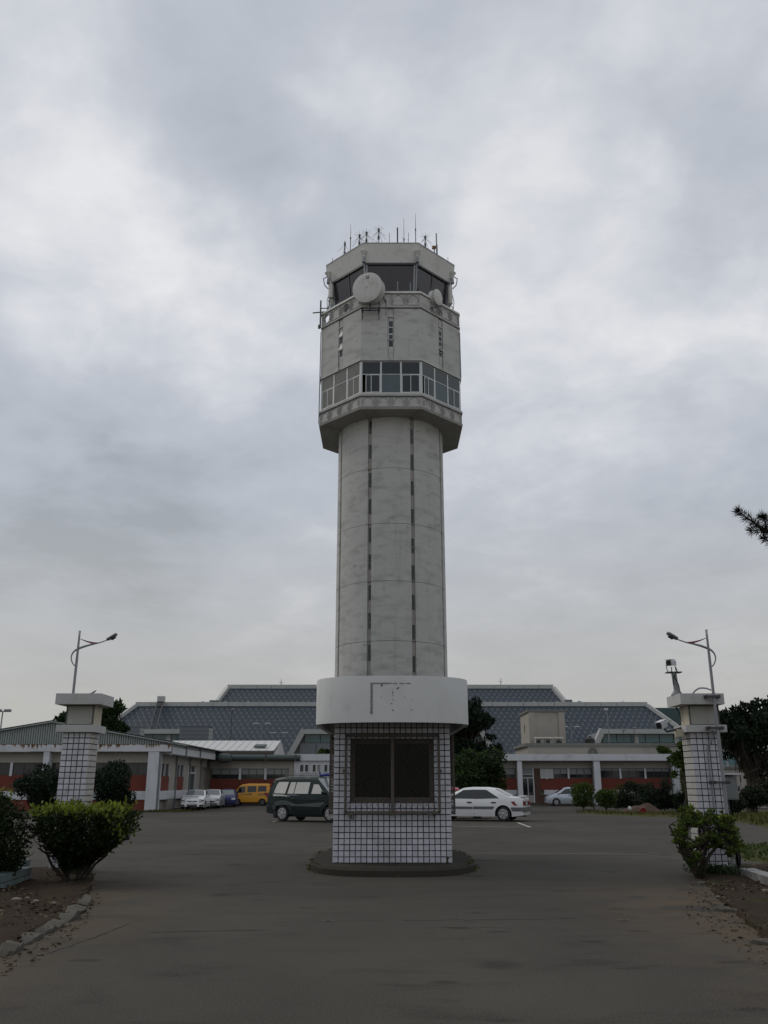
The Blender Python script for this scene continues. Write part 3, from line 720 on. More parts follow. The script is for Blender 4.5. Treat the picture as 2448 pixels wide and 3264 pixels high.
pm('relief_dark', (.36, .35, .335), .9, .2, 4)  # darker tone for the raised relief lines and ribs
def relief(w, h, hole=False):
    """moulded square with a raised round arch line; returns frame mesh for a panel centred on x, base z=0, front at y=0"""
    m = MB(); e = .04
    m.box(-w / 2, w / 2, -.05, .03, 0, e); m.box(-w / 2, w / 2, -.05, .03, h - e, h)
    m.box(-w / 2, -w / 2 + e, -.05, .03, e, h - e); m.box(w / 2 - e, w / 2, -.05, .03, e, h - e)
    r = min(w, h) / 2 - .13; n = 18; c = (0, h / 2 - .02)
    for i in range(n):
        a0 = R(-35) + R(250) * i / n; a1 = R(-35) + R(250) * (i + 1) / n; p = []
        for (rr, y) in ((r, -.045), (r + .055, -.045), (r + .055, .02), (r, .02)):
            p += [(rr * cos(a0), y, c[1] + rr * sin(a0)), (rr * cos(a1), y, c[1] + rr * sin(a1))]
        m.add(p, [(0, 1, 3, 2), (2, 3, 5, 4), (6, 7, 1, 0), (0, 2, 4, 6), (1, 7, 5, 3)])
    return m
def relief_row(z, h, a, holes=(), skip=()):
    side = 2 * hs(a); pitch = side / 4; w = pitch - .3
    base = relief(w, h).mesh('relief_panel', 'relief_dark')
    rib = MB()
    for x in (-.07, .07): rib.box(x - .02, x + .02, -.04, .03, 0, h)
    ribm = rib.mesh('rib_pair', 'relief_dark')
    for k in range(8):
        t = R(45 * k); ca, sa = cos(t), sin(t)
        for i in range(4):
            if (k, i) in skip: continue
            x = -side / 2 + pitch * (i + .5); p = Vector((x * ca + a * sa, x * sa - a * ca, z))
            place(base, 'relief_panel', tower, True, p, (0, 0, t))
        for i in range(1, 4):
            x = -side / 2 + pitch * i; p = Vector((x * ca + a * sa, x * sa - a * ca, z))
            place(ribm, 'rib_pair', tower, True, p, (0, 0, t))
relief_row(tz(38.98), 1.17, A - .02)

# glazed gallery of the offices
ZW0, ZW1, ZT = tz(40.551), tz(44.3), tz(42.72)
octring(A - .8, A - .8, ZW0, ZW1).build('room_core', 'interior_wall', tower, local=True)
ag = A - .12; side = 2 * hs(ag)
fm = MB(); th = .09
xs = [-side / 2 + .06, -side / 6, side / 6, side / 2 - .06]
for i, x in enumerate(xs): fm.box(x - th, x + th, -ag - .06, -ag + .08, ZW0, ZW1)
for i in range(3):
    x0, x1 = xs[i] + th, xs[i + 1] - th
    for z, t in ((ZW0, .1), (ZT, .07), (ZW1 - .12, .12)): fm.box(x0, x1, -ag - .045, -ag + .07, z, z + t)
fmesh = fm.mesh('window_frame', 'white_frame')
sash = MB(); sw = (xs[1] - xs[0] - 2 * th) / 2 + .04; shh = ZT - ZW0 - .1
for (a, b, c, d) in ((0, .07, 0, shh), (sw - .07, sw, 0, shh), (.07, sw - .07, 0, .08), (.07, sw - .07, shh - .08, shh)): sash.box(a, b, -.03, .03, c, d)
sashm = sash.mesh('sash', 'white_frame')
panes = {}
def pane_mesh(w, h, mat):
    key = (round(w, 3), round(h, 3), mat)
    if key not in panes: panes[key] = MB().box(0, w, -.012, .012, 0, h).mesh('pane', mat)
    return panes[key]
for k in range(8):
    t = R(45 * k); ca, sa = cos(t), sin(t)
    fr = place(fmesh, 'window_frame', tower, True, (0, 0, 0), (0, 0, t))
    def put(me, nm, x, d, z): return place(me, nm, fr, True, (x, -d, z))
    tan = k in (6, 7); gp = 'tower_tan' if tan else 'tower_grey' if k in (1, 2) else 'tower_pane'
    for i in range(3):
        x0, w = xs[i] + th, xs[i + 1] - xs[i] - 2 * th
        put(pane_mesh(w, ZW1 - .12 - ZT - .07, gp), 'pane', x0, ag, ZT + .07)
        if i == 1: put(pane_mesh(w, shh, 'tower_tan' if tan else 'tower_blind'), 'pane', x0, ag, ZW0 + .1)
        else:
            for j in range(2):
                sx = x0 + j * (w - sw); dd = ag + (.035 if j else -.03)
                if (k, i, j) in ((0, 0, 0), (1, 0, 0)): sx += .35; 
                s_ = put(sashm, 'sash', sx, dd, ZW0 + .1)
                place(pane_mesh(sw - .14, shh - .16, gp), 'pane', s_, True, (.07, 0, .08)) if False else put(pane_mesh(sw - .14, shh - .16, gp), 'pane', sx + .07, dd, ZW0 + .18)
# main storey: eight plain slabs with a sunk strip and slit window in the middle of each
ZM0, ZM1 = tz(44.302), tz(50.68)
octring(A - .45, A - .45, ZM0, ZM1).build('inner_wall', 'tower_core', tower, local=True)
half = hs(A); gw = .62
slab = MB()
def slabpiece(x0, x1, miter0, miter1):
    fl = .07
    vs = []
    for z, a in ((ZM0, A + fl), (ZM0 + .5, A), (ZM1, A)):
        for x, mi in ((x0, miter0), (x1, miter1)):
            k = hs(a) if mi else None
            xx = (math.copysign(k, x) if mi else x); vs.append((xx, -a, z))
        for x, mi in ((x1, miter1), (x0, miter0)):
            xx = (math.copysign(hs(A - .44), x) if mi else x); vs.append((xx, -(A - .44), z))
    fs = []
    for q in range(2):
        for i in range(4): fs.append((q * 4 + i, q * 4 + (i + 1) % 4, q * 4 + 4 + (i + 1) % 4, q * 4 + 4 + i))
    fs += [(3, 2, 1, 0), (8, 9, 10, 11)]
    return MB().add(vs, fs)
for m_ in (slabpiece(-half, -gw / 2, True, False), slabpiece(gw / 2, half, False, True)):
    facets(m_.mesh('wall_slab', 'tower_concrete'), 'wall_slab')
strip_ = MB().box(-gw / 2, gw / 2, -A + .07, -A + .44, ZM0, tz(45.9)); strip_.box(-gw / 2, gw / 2, -A + .07, -A + .44, tz(49.15), ZM1)
facets(strip_.mesh('recessed_strip', 'tower_concrete'), 'recessed_strip')
gl_ = MB()
for x in (-gw / 2 - .02, gw / 2 - .015): gl_.box(x, x + .035, -A - .004, -A + .06, ZM0 + .5, ZM1)
facets(gl_.mesh('strip_groove', 'groove_dark'), 'strip_groove')
hood = MB().box(-gw / 2 - .06, gw / 2 + .06, -A - .05, -A + .05, tz(49.5), tz(49.62))
facets(hood.mesh('window_hood', 'tower_concrete'), 'window_hood')
for k in range(8):
    fm = MB(); z0, z1 = tz(45.9), tz(49.15); n = 5 if k == 1 else 4; y = -A + .14
    for x in (-gw / 2, gw / 2 - .09): fm.box(x, x + .09, y - .05, y + .1, z0, z1)
    zs = [z0 + (z1 - z0 - .06) * i / n for i in range(n + 1)]
    for z in zs: fm.box(-gw / 2 + .09, gw / 2 - .09, y - .04, y + .09, z, z + .1)
    fo = fm.build('window_frame', 'white_frame', tower, local=True); fo.rotation_euler = (0, 0, R(45 * k))
    for i in range(n):
        op = (k == 0 and i == 1) or (k == 1 and i == 1) or (k == 7 and i in (1, 3))
        h = zs[i + 1] - zs[i] - .07
        me = MB().box(-gw / 2 + .07, gw / 2 - .07, -.01, .01, -h, 0).mesh('pane', 'slit_glass' if (i + k) % 2 else 'tower_pane')
        sa_ = MB()
        if op:
            for (a, b, c, d) in ((-gw / 2 + .04, -gw / 2 + .1, -h, 0), (gw / 2 - .1, gw / 2 - .04, -h, 0), (-gw / 2 + .1, gw / 2 - .1, -h, -h + .06), (-gw / 2 + .1, gw / 2 - .1, -.06, 0)): sa_.box(a, b, -.03, .03, c, d)
            so_ = sa_.build('open_sash', 'white_frame', fo, local=True); so_.location = (0, y - .03, zs[i + 1]); so_.rotation_euler = (-.42 if k == 1 else -.2, 0, 0)
            po = place(me, 'pane', fo, True, (0, y - .03, zs[i + 1]), so_.rotation_euler)
        else: place(me, 'pane', fo, True, (0, y, zs[i + 1]))
# gallery parapet
octring(A + .1, A + .1, tz(50.681), tz(50.83)).build('parapet_ledge', 'tower_concrete', tower, local=True)
ap = A + .02
# wall of the parapet: one slab a facet; the left facet has two round openings
def parapet_slab(holes=()):
    m = MB(); z0, z1 = tz(50.831), tz(52.42); s = hs(ap); si = hs(ap - .22); cuts = sorted(holes); x = -s
    edges = []; 
    def pc(x0, x1):
        xi0 = -si if x0 <= -s + 1e-6 else x0; xi1 = si if x1 >= s - 1e-6 else x1
        m.add([(x0, -ap, z0), (x1, -ap, z0), (xi1, -ap + .22, z0), (xi0, -ap + .22, z0), (x0, -ap, z1), (x1, -ap, z1), (xi1, -ap + .22, z1), (xi0, -ap + .22, z1)],
              [(0, 3, 2, 1), (4, 5, 6, 7), (0, 1, 5, 4), (1, 2, 6, 5), (2, 3, 7, 6), (3, 0, 4, 7)])
    for c in cuts:
        r = .5; pc(x, c - .62); n = 24; zc = (z0 + z1) / 2
        # square plate with a round hole
        for i in range(n):
            a0 = 2 * pi * i / n; a1 = 2 * pi * (i + 1) / n
            def sq(a):
                q = max(abs(cos(a)) / .62, abs(sin(a)) / ((z1 - z0) / 2)); return (c + cos(a) / q, zc + sin(a) / q)
            for y in (-ap, -ap + .22):
                m.add([(c + r * cos(a0), y, zc + r * sin(a0)), (sq(a0)[0], y, sq(a0)[1]), (sq(a1)[0], y, sq(a1)[1]), (c + r * cos(a1), y, zc + r * sin(a1))], [(0, 1, 2, 3)])
            m.add([(c + r * cos(a0), -ap, zc + r * sin(a0)), (c + r * cos(a1), -ap, zc + r * sin(a1)), (c + r * cos(a1), -ap + .22, zc + r * sin(a1)), (c + r * cos(a0), -ap + .22, zc + r * sin(a0))], [(0, 1, 2, 3)])
        x = c + .62
    pc(x, s)
    return m
pit = 2 * hs(ap) / 4
plain = parapet_slab().mesh('parapet_wall', 'tower_concrete')
facets(plain, 'parapet_wall', [k for k in range(8) if k != 7])
parapet_slab((-pit * 1.5, pit * .5)).build('parapet_wall', 'tower_concrete', tower, local=True).rotation_euler = (0, 0, R(315))
relief_row(tz(50.95), 1.35, ap, skip=((0, 0), (0, 1), (1, 0)))
octtube(ap + .1, ap + .08, ap - .32, tz(52.421), tz(52.66)).build('parapet_coping', 'tower_white', tower, local=True)
octring(ap - .25, ap - .25, tz(50.84), tz(50.9)).build('gallery_deck', 'tower_core', tower, local=True)
# dark strips where the storeys meet, painting in the shadow line under the ledges
for z in (50.6, 44.31, 40.12, 38.94, 52.34): octtube(A + .035, A + .035, A - .3, tz(z - .05), tz(z + .03)).build('joint_shadow_line', 'groove_dark', tower, local=True)
# glass cab
ZC0, ZC1 = tz(50.91), tz(56.78); a0, a1 = 6.1, 6.72
octring(a0 - 1.2, a0 - 1.0, ZC0, ZC1 - .2).build('cab_interior', 'dark_steel', tower, local=True)
sill = octtube(a0 + .1, a0 + .2, a0 - .4, ZC0, tz(51.9)); sill.build('cab_sill', 'tower_white', tower, local=True)
def lean(x, dout, f):     # point on the leaning glass: f 0..1 up, dout outwards
    a = a0 + .1 + (a1 - a0 - .1) * f; return Vector((x, -(a + dout), tz(51.9) + (ZC1 - tz(51.9)) * f))
for k in range(8):
    for sgn in (-1, 1):
        q0 = hs(a0 + .1) - .16; q1 = hs(a1) - .16
        m = MB().add([lean(.05 * sgn, 0, 0), lean(q0 * sgn, 0, 0), lean(q1 * sgn, 0, 1), lean(.05 * sgn, 0, 1), lean(.05 * sgn, -.04, 0), lean(q0 * sgn, -.04, 0), lean(q1 * sgn, -.04, 1), lean(.05 * sgn, -.04, 1)],
                     [(0, 1, 2, 3), (7, 6, 5, 4), (0, 4, 5, 1), (1, 5, 6, 2), (2, 6, 7, 3), (3, 7, 4, 0)])
        o = m.build('cab_pane', 'cab_glass', tower, local=True); o.rotation_euler = (0, 0, R(45 * k))
    m = MB().bar(lean(0, .02, 0), lean(0, .02, 1), .1, .12); o = m.build('mullion', 'dark_steel', tower, local=True); o.rotation_euler = (0, 0, R(45 * k))
    m = MB()
    for sgn in (-1, 1): m.bar(lean((hs(a0 + .1) - .09) * sgn, .04, 0), lean((hs(a1) - .09) * sgn, .04, 1), .2, .2)
    o = m.build('corner_post', 'grey_steel', tower, local=True); o.rotation_euler = (0, 0, R(45 * k))
octtube(a1 + .18, a1 + .18, a1 - .5, ZC1 - .12, ZC1 + .12).build('cab_head_rail', 'dark_steel', tower, local=True)
fas = octtube(6.85, 7.44, 6.3, ZC1 + .1, tz(59.03))
fas.build('cab_fascia', 'tower_white', tower, local=True)
octring(7.3, 7.3, tz(58.7), tz(58.95)).build('cab_roof', 'tower_white', tower, local=True)
octtube(7.49, 7.49, 7.2, tz(59.031), tz(59.1)).build('roof_trim', 'grey_steel', tower, local=True)
octring(6.6, 6.3, ZC1 - .1, ZC1 + .09).build('cab_soffit', 'dark_steel', tower, local=True)
# floodlight brackets at the corners of the cab fascia
for k in range(8):
    t = pi / 8 + k * pi / 4; e = Vector((sin(t), -cos(t), 0)); u = 1 / cos(pi / 8); s = Vector((cos(t), sin(t), 0))
    p = lambda a, z: e * a * u + Vector((0, 0, tz(z)))
    m = MB(); m.bar(p(6.98, 56.2), p(7.08, 57.9), .1); m.bar(p(7.08, 57.2), p(7.32, 57.2), .08)
    o1 = m.build('lamp_bracket', 'grey_steel', tower, local=True)
    m = MB().lathe(p(7.22, 58.1), Vector((0, 0, -1)) + e * -.1, [(0, .42), (.5, .14), (.55, .14), (.75, .1)], 12); m.build('floodlight_hood', 'tower_white', o1, local=True)
    m = MB().bar(p(7.22, 56.7), p(7.16, 57.4), .3, .34); m.build('ballast_box', 'grey_steel', o1, local=True)
    if k in (1, 6, 2, 5):
        m = MB().tube([p(7.3, 57.6), p(7.75, 57.2), p(7.6, 56.4), p(7.2, 56.0)], .06, 6); m.tube([p(7.0, 56.0), p(7.3, 54.3), p(7.15, 52.7)], .04, 6)
        m.build('conduit', 'grey_steel', o1, local=True)
# vertical conduit at the left corner of the head
e = Vector((sin(-pi * 3 / 8), -cos(-pi * 3 / 8), 0)) * (A / cos(pi / 8) + .1)
MB().tube([e + Vector((0, 0, tz(z))) for z in (39, 44, 48, 50.2)], .06, 6).build('down_conduit', 'grey_steel', tower, local=True)
e = Vector((sin(pi * 3 / 8), -cos(pi * 3 / 8), 0)) * (A / cos(pi / 8) + .05)
MB().tube([e + Vector((0, 0, tz(z))) for z in (44.5, 46.5, 50.2)], .05, 6).build('down_conduit', 'grey_steel', tower, local=True)

# ---- dishes and antennas on the tower (each a thing of its own)
def drum_dish(label, c, axis, r, depth, name='microwave_dish'):
    axis = Vector(axis).normalized(); t = thing(name, label, 'dish antenna', c, group='drum dishes on the tower gallery')
    n = 40
    MB().lathe(c - axis * depth, axis, [(0, r * .35), (.02, r * .9), (.1, r), (depth - .02, r * 1.0), (depth, r * .985)], n).build('drum', 'dish_white', t, smooth=True)
    m = MB().lathe(c, axis, [(.001, r * 1.03), (.06, r * 1.03), (.09, r * .98), (.13, r * .6), (.15, .01)], n); m.build('radome', 'dish_white', t, smooth=True)
    x = axis.orthogonal().normalized(); y = axis.cross(x); m = MB()
    for k in range(28):
        a = 2 * pi * k / 28; d = x * cos(a) + y * sin(a); m.bar(c + d * r * 1.035 + axis * .04, c + d * r * 1.015 - axis * .16, .05, .03)
    m.build('clips', 'grey_steel', t); return t
pc = at(1171, 917, 81.2)
ax = Vector((-.34, -.9, -.1))
d1 = drum_dish('large white drum shaped dish antenna on the front left of the tower gallery', pc, ax, 1.66, 1.15)
right = ax.normalized().cross(Vector((0, 0, 1))).normalized(); upv = right.cross(ax.normalized())
lp = pc + ax.normalized() * .15 + upv * 1.15 - right * .1
mm = MB(); q = lambda a, b: lp - right * -a + upv * b + ax.normalized() * -.01
mm.bar(q(-.16, .0), q(.16, .0), .22, .02, up=upv) if False else None
pl_ = MB(); nrm_ = ax.normalized() * .012
def patch(x0, x1, z0, z1, o=0.0, mat='dark_steel', nm='label_plate'):
    m = MB(); P = [lp + right * x0 + upv * z0, lp + right * x1 + upv * z0, lp + right * x1 + upv * z1, lp + right * x0 + upv * z1]
    m.prism([p + ax.normalized() * o for p in P], Vector((0, 0, 0)), ax.normalized() * .015); return m.build(nm, mat, d1)
patch(-.18, .18, -.17, .17, 0); patch(-.14, -.01, .03, .13, .014, 'dish_white', 'label_mark'); patch(.04, .14, .08, .13, .014, 'dish_white', 'label_mark'); patch(-.14, .14, -.09, -.01, .014, 'dish_white', 'label_mark')
MB().lathe(pc + ax.normalized() * .15, ax, [(0, .05), (.05, .04)], 8).build('feed_boss', 'dark_steel', d1)
br = MB(); base = Vector((pc.x + .3, YT - ap - .1, 0))
for dx in (-.9, .9):
    br.bar((pc.x + .35 + dx, 82.4, 50.1), (pc.x + .35 + dx, 81.2, 50.1), .12); br.bar((pc.x + .35 + dx, 81.3, 50.1), (pc.x + .35 + dx, 82.3, 49.2), .08)
br.bar((pc.x - .65, 81.25, 50.1), (pc.x + 1.35, 81.25, 50.1), .12); br.bar((pc.x - .65, 81.8, 50.1), (pc.x + 1.35, 81.8, 50.1), .1)
for i in range(6): br.bar((pc.x - .45 + i * .32, 81.25, 50.14), (pc.x - .45 + i * .32, 82.2, 50.14), .05)
br.tube([(pc.x + .3, 81.75, 50.1), (pc.x + .3, 82.0, 53.2)], .09, 8)
br.bar((pc.x + .3, 81.9, 51.2), (pc.x + 1.3, 82.1, 51.2), .07); br.bar((pc.x + .3, 81.9, 52.3), (pc.x + 1.3, 82.1, 52.3), .07); br.bar((pc.x + 1.3, 82.05, 50.1), (pc.x + 1.3, 82.1, 52.6), .08)
br.build('mounting_frame', 'dark_steel', d1)
MB().tube([pc + Vector((1.2, .6, .3)), pc + Vector((1.75, .9, -.6)), pc + Vector((2.0, 1.0, -1.25))], .05, 6).build('strut', 'dark_steel', d1)
MB().tube([(pc.x + 2.0, 82.05, 51.6), (pc.x + 2.02, 82.05, 50.9), (pc.x + 2.0, 82.1, 49.7)], .03, 6).build('cable', 'dark_steel', d1)
pc2 = at(1395, 948, 83.6); ax2 = Vector((.8, -.58, -.08))
d2 = drum_dish('smaller white drum dish antenna on the right side of the tower gallery', pc2, ax2, .88, .75)
br = MB(); br.tube([pc2 + Vector((-.75, .3, 2.0)), pc2 + Vector((-.75, .3, -1.6))], .07, 8); br.bar(pc2 + Vector((-.7, .3, .2)), pc2 + Vector((-.3, .25, .15)), .12); br.bar(pc2 + Vector((-.7, .3, -.4)), pc2 + Vector((-.3, .25, -.3)), .1)
for z in (-1.55,):
    br.bar(pc2 + Vector((-1.7, -.1, z)), pc2 + Vector((-.2, -.55, z)), .1); br.bar(pc2 + Vector((-1.6, .4, z)), pc2 + Vector((.2, .7, z)), .1); br.bar(pc2 + Vector((-.2, -.55, z)), pc2 + Vector((.45, .6, z)), .1)
    for i in range(5): br.bar(pc2 + Vector((-1.55 + .3 * i, -.12 - .09 * i, z)), pc2 + Vector((-1.2 + .3 * i, .5 + .03 * i, z)), .05)
br.bar(pc2 + Vector((-1.75, .1, .9)), pc2 + Vector((-1.75, .1, -1.5)), .07); br.bar(pc2 + Vector((-1.75, .1, .3)), pc2 + Vector((-.75, .3, .1)), .06); br.bar(pc2 + Vector((-1.75, .1, -.5)), pc2 + Vector((-.75, .3, -.6)), .06)
br.build('mounting_frame', 'dark_steel', d2)
MB().tube([pc2 + Vector((-.2, 0, -.8)), pc2 + Vector((-.05, -.1, -1.3)), pc2 + Vector((-.05, -.1, -1.9))], .03, 6).build('cable', 'dark_steel', d2)

def c1(x, y): return (980 + x / 3.072, 660 + y / 3.072)
ZR = 58.95
ROOF = [  # crop x of foot, crop y of top, kind, label
    (246, 500, 'stub', 86.2, 'short thin stub aerial at the far left of the tower roof'),
    (367, 337, 'coax', 86.0, 'thick dark segmented aerial with thin drooping rods at the left of the tower roof'),
    (424, 170, 'whip', 86.0, 'tall slim whip aerial on the left of the tower roof'),
    (510, 270, 'discone', 85.2, 'leftmost of the spoked umbrella shaped aerials on the tower roof'),
    (579, 243, 'disconebig', 85.2, 'widest spoked umbrella aerial on the tower roof, second from left'),
    (698, 212, 'discone', 85.2, 'tallest spoked umbrella aerial on the tower roof, above the large dish'),
    (802, 253, 'stub', 85.2, 'short plain rod aerial right of the umbrella aerials'),
    (881, 203, 'thick', 85.2, 'thick dark rod aerial near the middle of the tower roof'),
    (943, 108, 'whipstep', 85.2, 'second tallest whip aerial, with a collar halfway up, on the tower roof'),
    (988, 252, 'stub', 85.2, 'short rod aerial between the two tallest whips'),
    (1056, 62, 'whip', 85.2, 'tallest whip aerial on the tower roof'),
    (1153, 283, 'discone', 85.6, 'rightmost spoked umbrella aerial on the tower roof'),
    (1261, 258, 'pole', 86.2, 'grey pole aerial at the right of the tower roof beside the orange lamp'),
    (1268, 367, 'stubthick', 86.25, 'short thick rod at the foot of the grey pole on the right'),
    (1375, 492, 'stub', 86.6, 'tiny stub aerial at the far right of the tower roof')]
for cx_, cy_, kind, Y, lab in ROOF:
    top = at(*c1(cx_, cy_), Y); x = top.x; b = Vector((x, Y, ZR)); t = thing('roof_aerial', lab, 'aerial', b, group='aerials on the tower roof'); H = top.z
    P = lambda z: Vector((x, Y, z))
    if kind in ('stub', 'thick', 'stubthick', 'pole'):
        r = {'stub': .035, 'thick': .085, 'stubthick': .07, 'pole': .08}[kind]
        MB().tube([P(ZR), P(H)], r, 8).build('rod', 'grey_steel' if kind in ('pole', 'stub') else 'dark_steel', t)
        MB().lathe(P(ZR), (0, 0, 1), [(0, r * 2.2), (.15, r * 2.2), (.2, r)], 8).build('foot', 'grey_steel', t)
    elif kind in ('whip', 'whipstep'):
        zm = ZR + (H - ZR) * (.62 if kind == 'whip' else .45)
        MB().tube([P(ZR), P(zm)], .06, 8).build('mast', 'grey_steel', t); MB().tube([P(zm), P(H)], [.045, .02], 6).build('whip', 'grey_steel', t)
        MB().lathe(P(zm - .1), (0, 0, 1), [(0, .08), (.25, .08)], 8).build('collar', 'dark_steel', t)
        if kind == 'whipstep':
            m = MB()
            for a in range(3): m.tube([P(zm), P(zm) + Vector((cos(a * 2.1) * .7, sin(a * 2.1) * .7, -.05))], .012, 4)
            m.build('radials', 'grey_steel', t)
    elif kind == 'coax':
        MB().tube([P(ZR), P(H)], .07, 8).build('mast', 'dark_steel', t); m = MB()
        for z in (ZR + .4, ZR + 1.0, ZR + 2.2): m.lathe(P(z), (0, 0, 1), [(0, .12), (.3, .12)], 8)
        m.build('collars', 'dark_steel', t); m = MB()
        for a in range(4): m.tube([P(ZR + 2.3), P(ZR + 1.1) + Vector((cos(a * 1.57 + .4) * .9, sin(a * 1.57 + .4) * .9, 0))], .014, 4)
        m.build('radials', 'dark_steel', t)
    else:
        big = kind == 'disconebig'; hub = H - .28
        MB().tube([P(ZR), P(hub)], .06, 8).build('mast', 'grey_steel', t)
        MB().lathe(P(hub - .12), (0, 0, 1), [(0, .13), (.36, .13)], 10).build('hub', 'dark_steel', t)
        MB().lathe(P(hub - 1.15), (0, 0, 1), [(0, .12), (.12, .12), (.13, .07), (.22, .07), (.23, .12), (.4, .12)], 10).build('collar', 'dark_steel', t)
        m = MB(); n = 8; dr, dz = (1.7, 2.0) if big else (.85, 1.0)
        for a in range(n): m.tube([P(hub), P(hub - dz) + Vector((cos(a * 2 * pi / n + .3) * dr, sin(a * 2 * pi / n + .3) * dr, 0))], .016, 4)
        m.build('cone_rods', 'dark_steel', t); m = MB()
        for a in range(n): m.tube([P(hub + .2), P(hub + .3) + Vector((cos(a * 2 * pi / n) * .62, sin(a * 2 * pi / n) * .62, 0))], .014, 4)
        m.build('disc_rods', 'dark_steel', t)
p = at(*c1(1242, 395), 86.3); t = thing('obstruction_lamp', 'small orange obstruction lamp on a short post at the right of the tower roof', 'lamp', (p.x, p.y, ZR))
MB().tube([(p.x, p.y, ZR), (p.x, p.y, p.z - .2)], .06, 8).build('post', 'dark_steel', t)
pm('amber', (.25, .1, .02), .4, .1, 5, bmp=0)
MB().lathe((p.x - .1, p.y, p.z - .2), (0, 0, 1), [(0, .16), (.05, .2), (.35, .18), (.42, .08)], 12).build('lamp', 'amber', t); MB().lathe((p.x + .22, p.y, p.z - .15), (0, 0, 1), [(0, .14), (.3, .16), (.36, .06)], 12).build('lamp', 'amber', t)
for cx_, y0, y1, Y, lab in ((883, 730, 832, 82.3, 'thin rod aerial standing on the gallery coping in front of the cab'), (1006, 742, 825, 82.3, 'short rod aerial on the gallery coping by the right corner post'), (519, 648, 690, 83.8, 'thin rod aerial behind the large dish on the gallery')):
    b = at(*c1(cx_, y1), Y); tp = at(*c1(cx_, y0), Y); t = thing('gallery_aerial', lab, 'aerial', (tp.x, Y, 52.67), group='rods on the tower gallery')
    MB().tube([(tp.x, Y, 52.67), tp], .055, 8).build('rod', 'grey_steel', t); MB().lathe((tp.x, Y, 52.665), (0, 0, 1), [(0, .1), (.12, .1)], 8).build('foot', 'dark_steel', t)
p = at(*c1(128, 1060), 86.6); t = thing('side_aerial', 'dark forked aerial bracket clamped to the left corner of the gallery', 'aerial', (p.x, p.y, p.z))
m = MB(); m.tube([p + Vector((0, 0, -1.6)), p + Vector((0, 0, 1.9))], .09, 8); m.build('pole', 'dark_steel', t)
m = MB(); m.bar(p + Vector((-.9, 0, .3)), p + Vector((1.0, 0, .5)), .1); m.bar(p + Vector((.95, 0, .4)), p + Vector((.95, 0, 1.8)), .12); m.bar(p + Vector((0, 0, .9)), p + Vector((1.0, 0, .9)), .08); m.build('arm', 'dark_steel', t)
m = MB().lathe(p + Vector((-.1, -.05, -1.7)), (0, 0, 1), [(0, .15), (.4, .15)], 10); m.build('junction_box', 'dark_steel', t)
p = at(980 + 230 / 3.072, 660 + 830 / 3.072, 87); t = thing('side_panel_aerial', 'pale curved panel aerial at the left corner of the cab', 'aerial', p, group='panel aerials beside the cab')
MB().lathe(p + Vector((0, 0, -.9)), (0, 0, 1), [(0, .15), (.1, .3), (1.8, .3), (2.0, .12)], 10).build('panel', 'dish_white', t); MB().tube([p + Vector((0, 0, -.9)), p + Vector((.25, 0, -2.2)), p + Vector((.1, 0, -3.4))], .06, 6).build('bracket', 'grey_steel', t)
p = at(980 + 1398 / 3.072, 660 + 850 / 3.072, 87); t = thing('side_panel_aerial', 'pale curved panel aerial at the right corner of the cab', 'aerial', p, group='panel aerials beside the cab')
MB().lathe(p + Vector((0, 0, -1.4)), (0, 0, 1), [(0, .15), (.1, .26), (2.3, .26), (2.5, .12)], 10).build('panel', 'dish_white', t); MB().tube([p + Vector((0, 0, -1.4)), p + Vector((-.2, 0, -2.2)), p + Vector((0, 0, -3.0))], .06, 6).build('bracket', 'grey_steel', t)

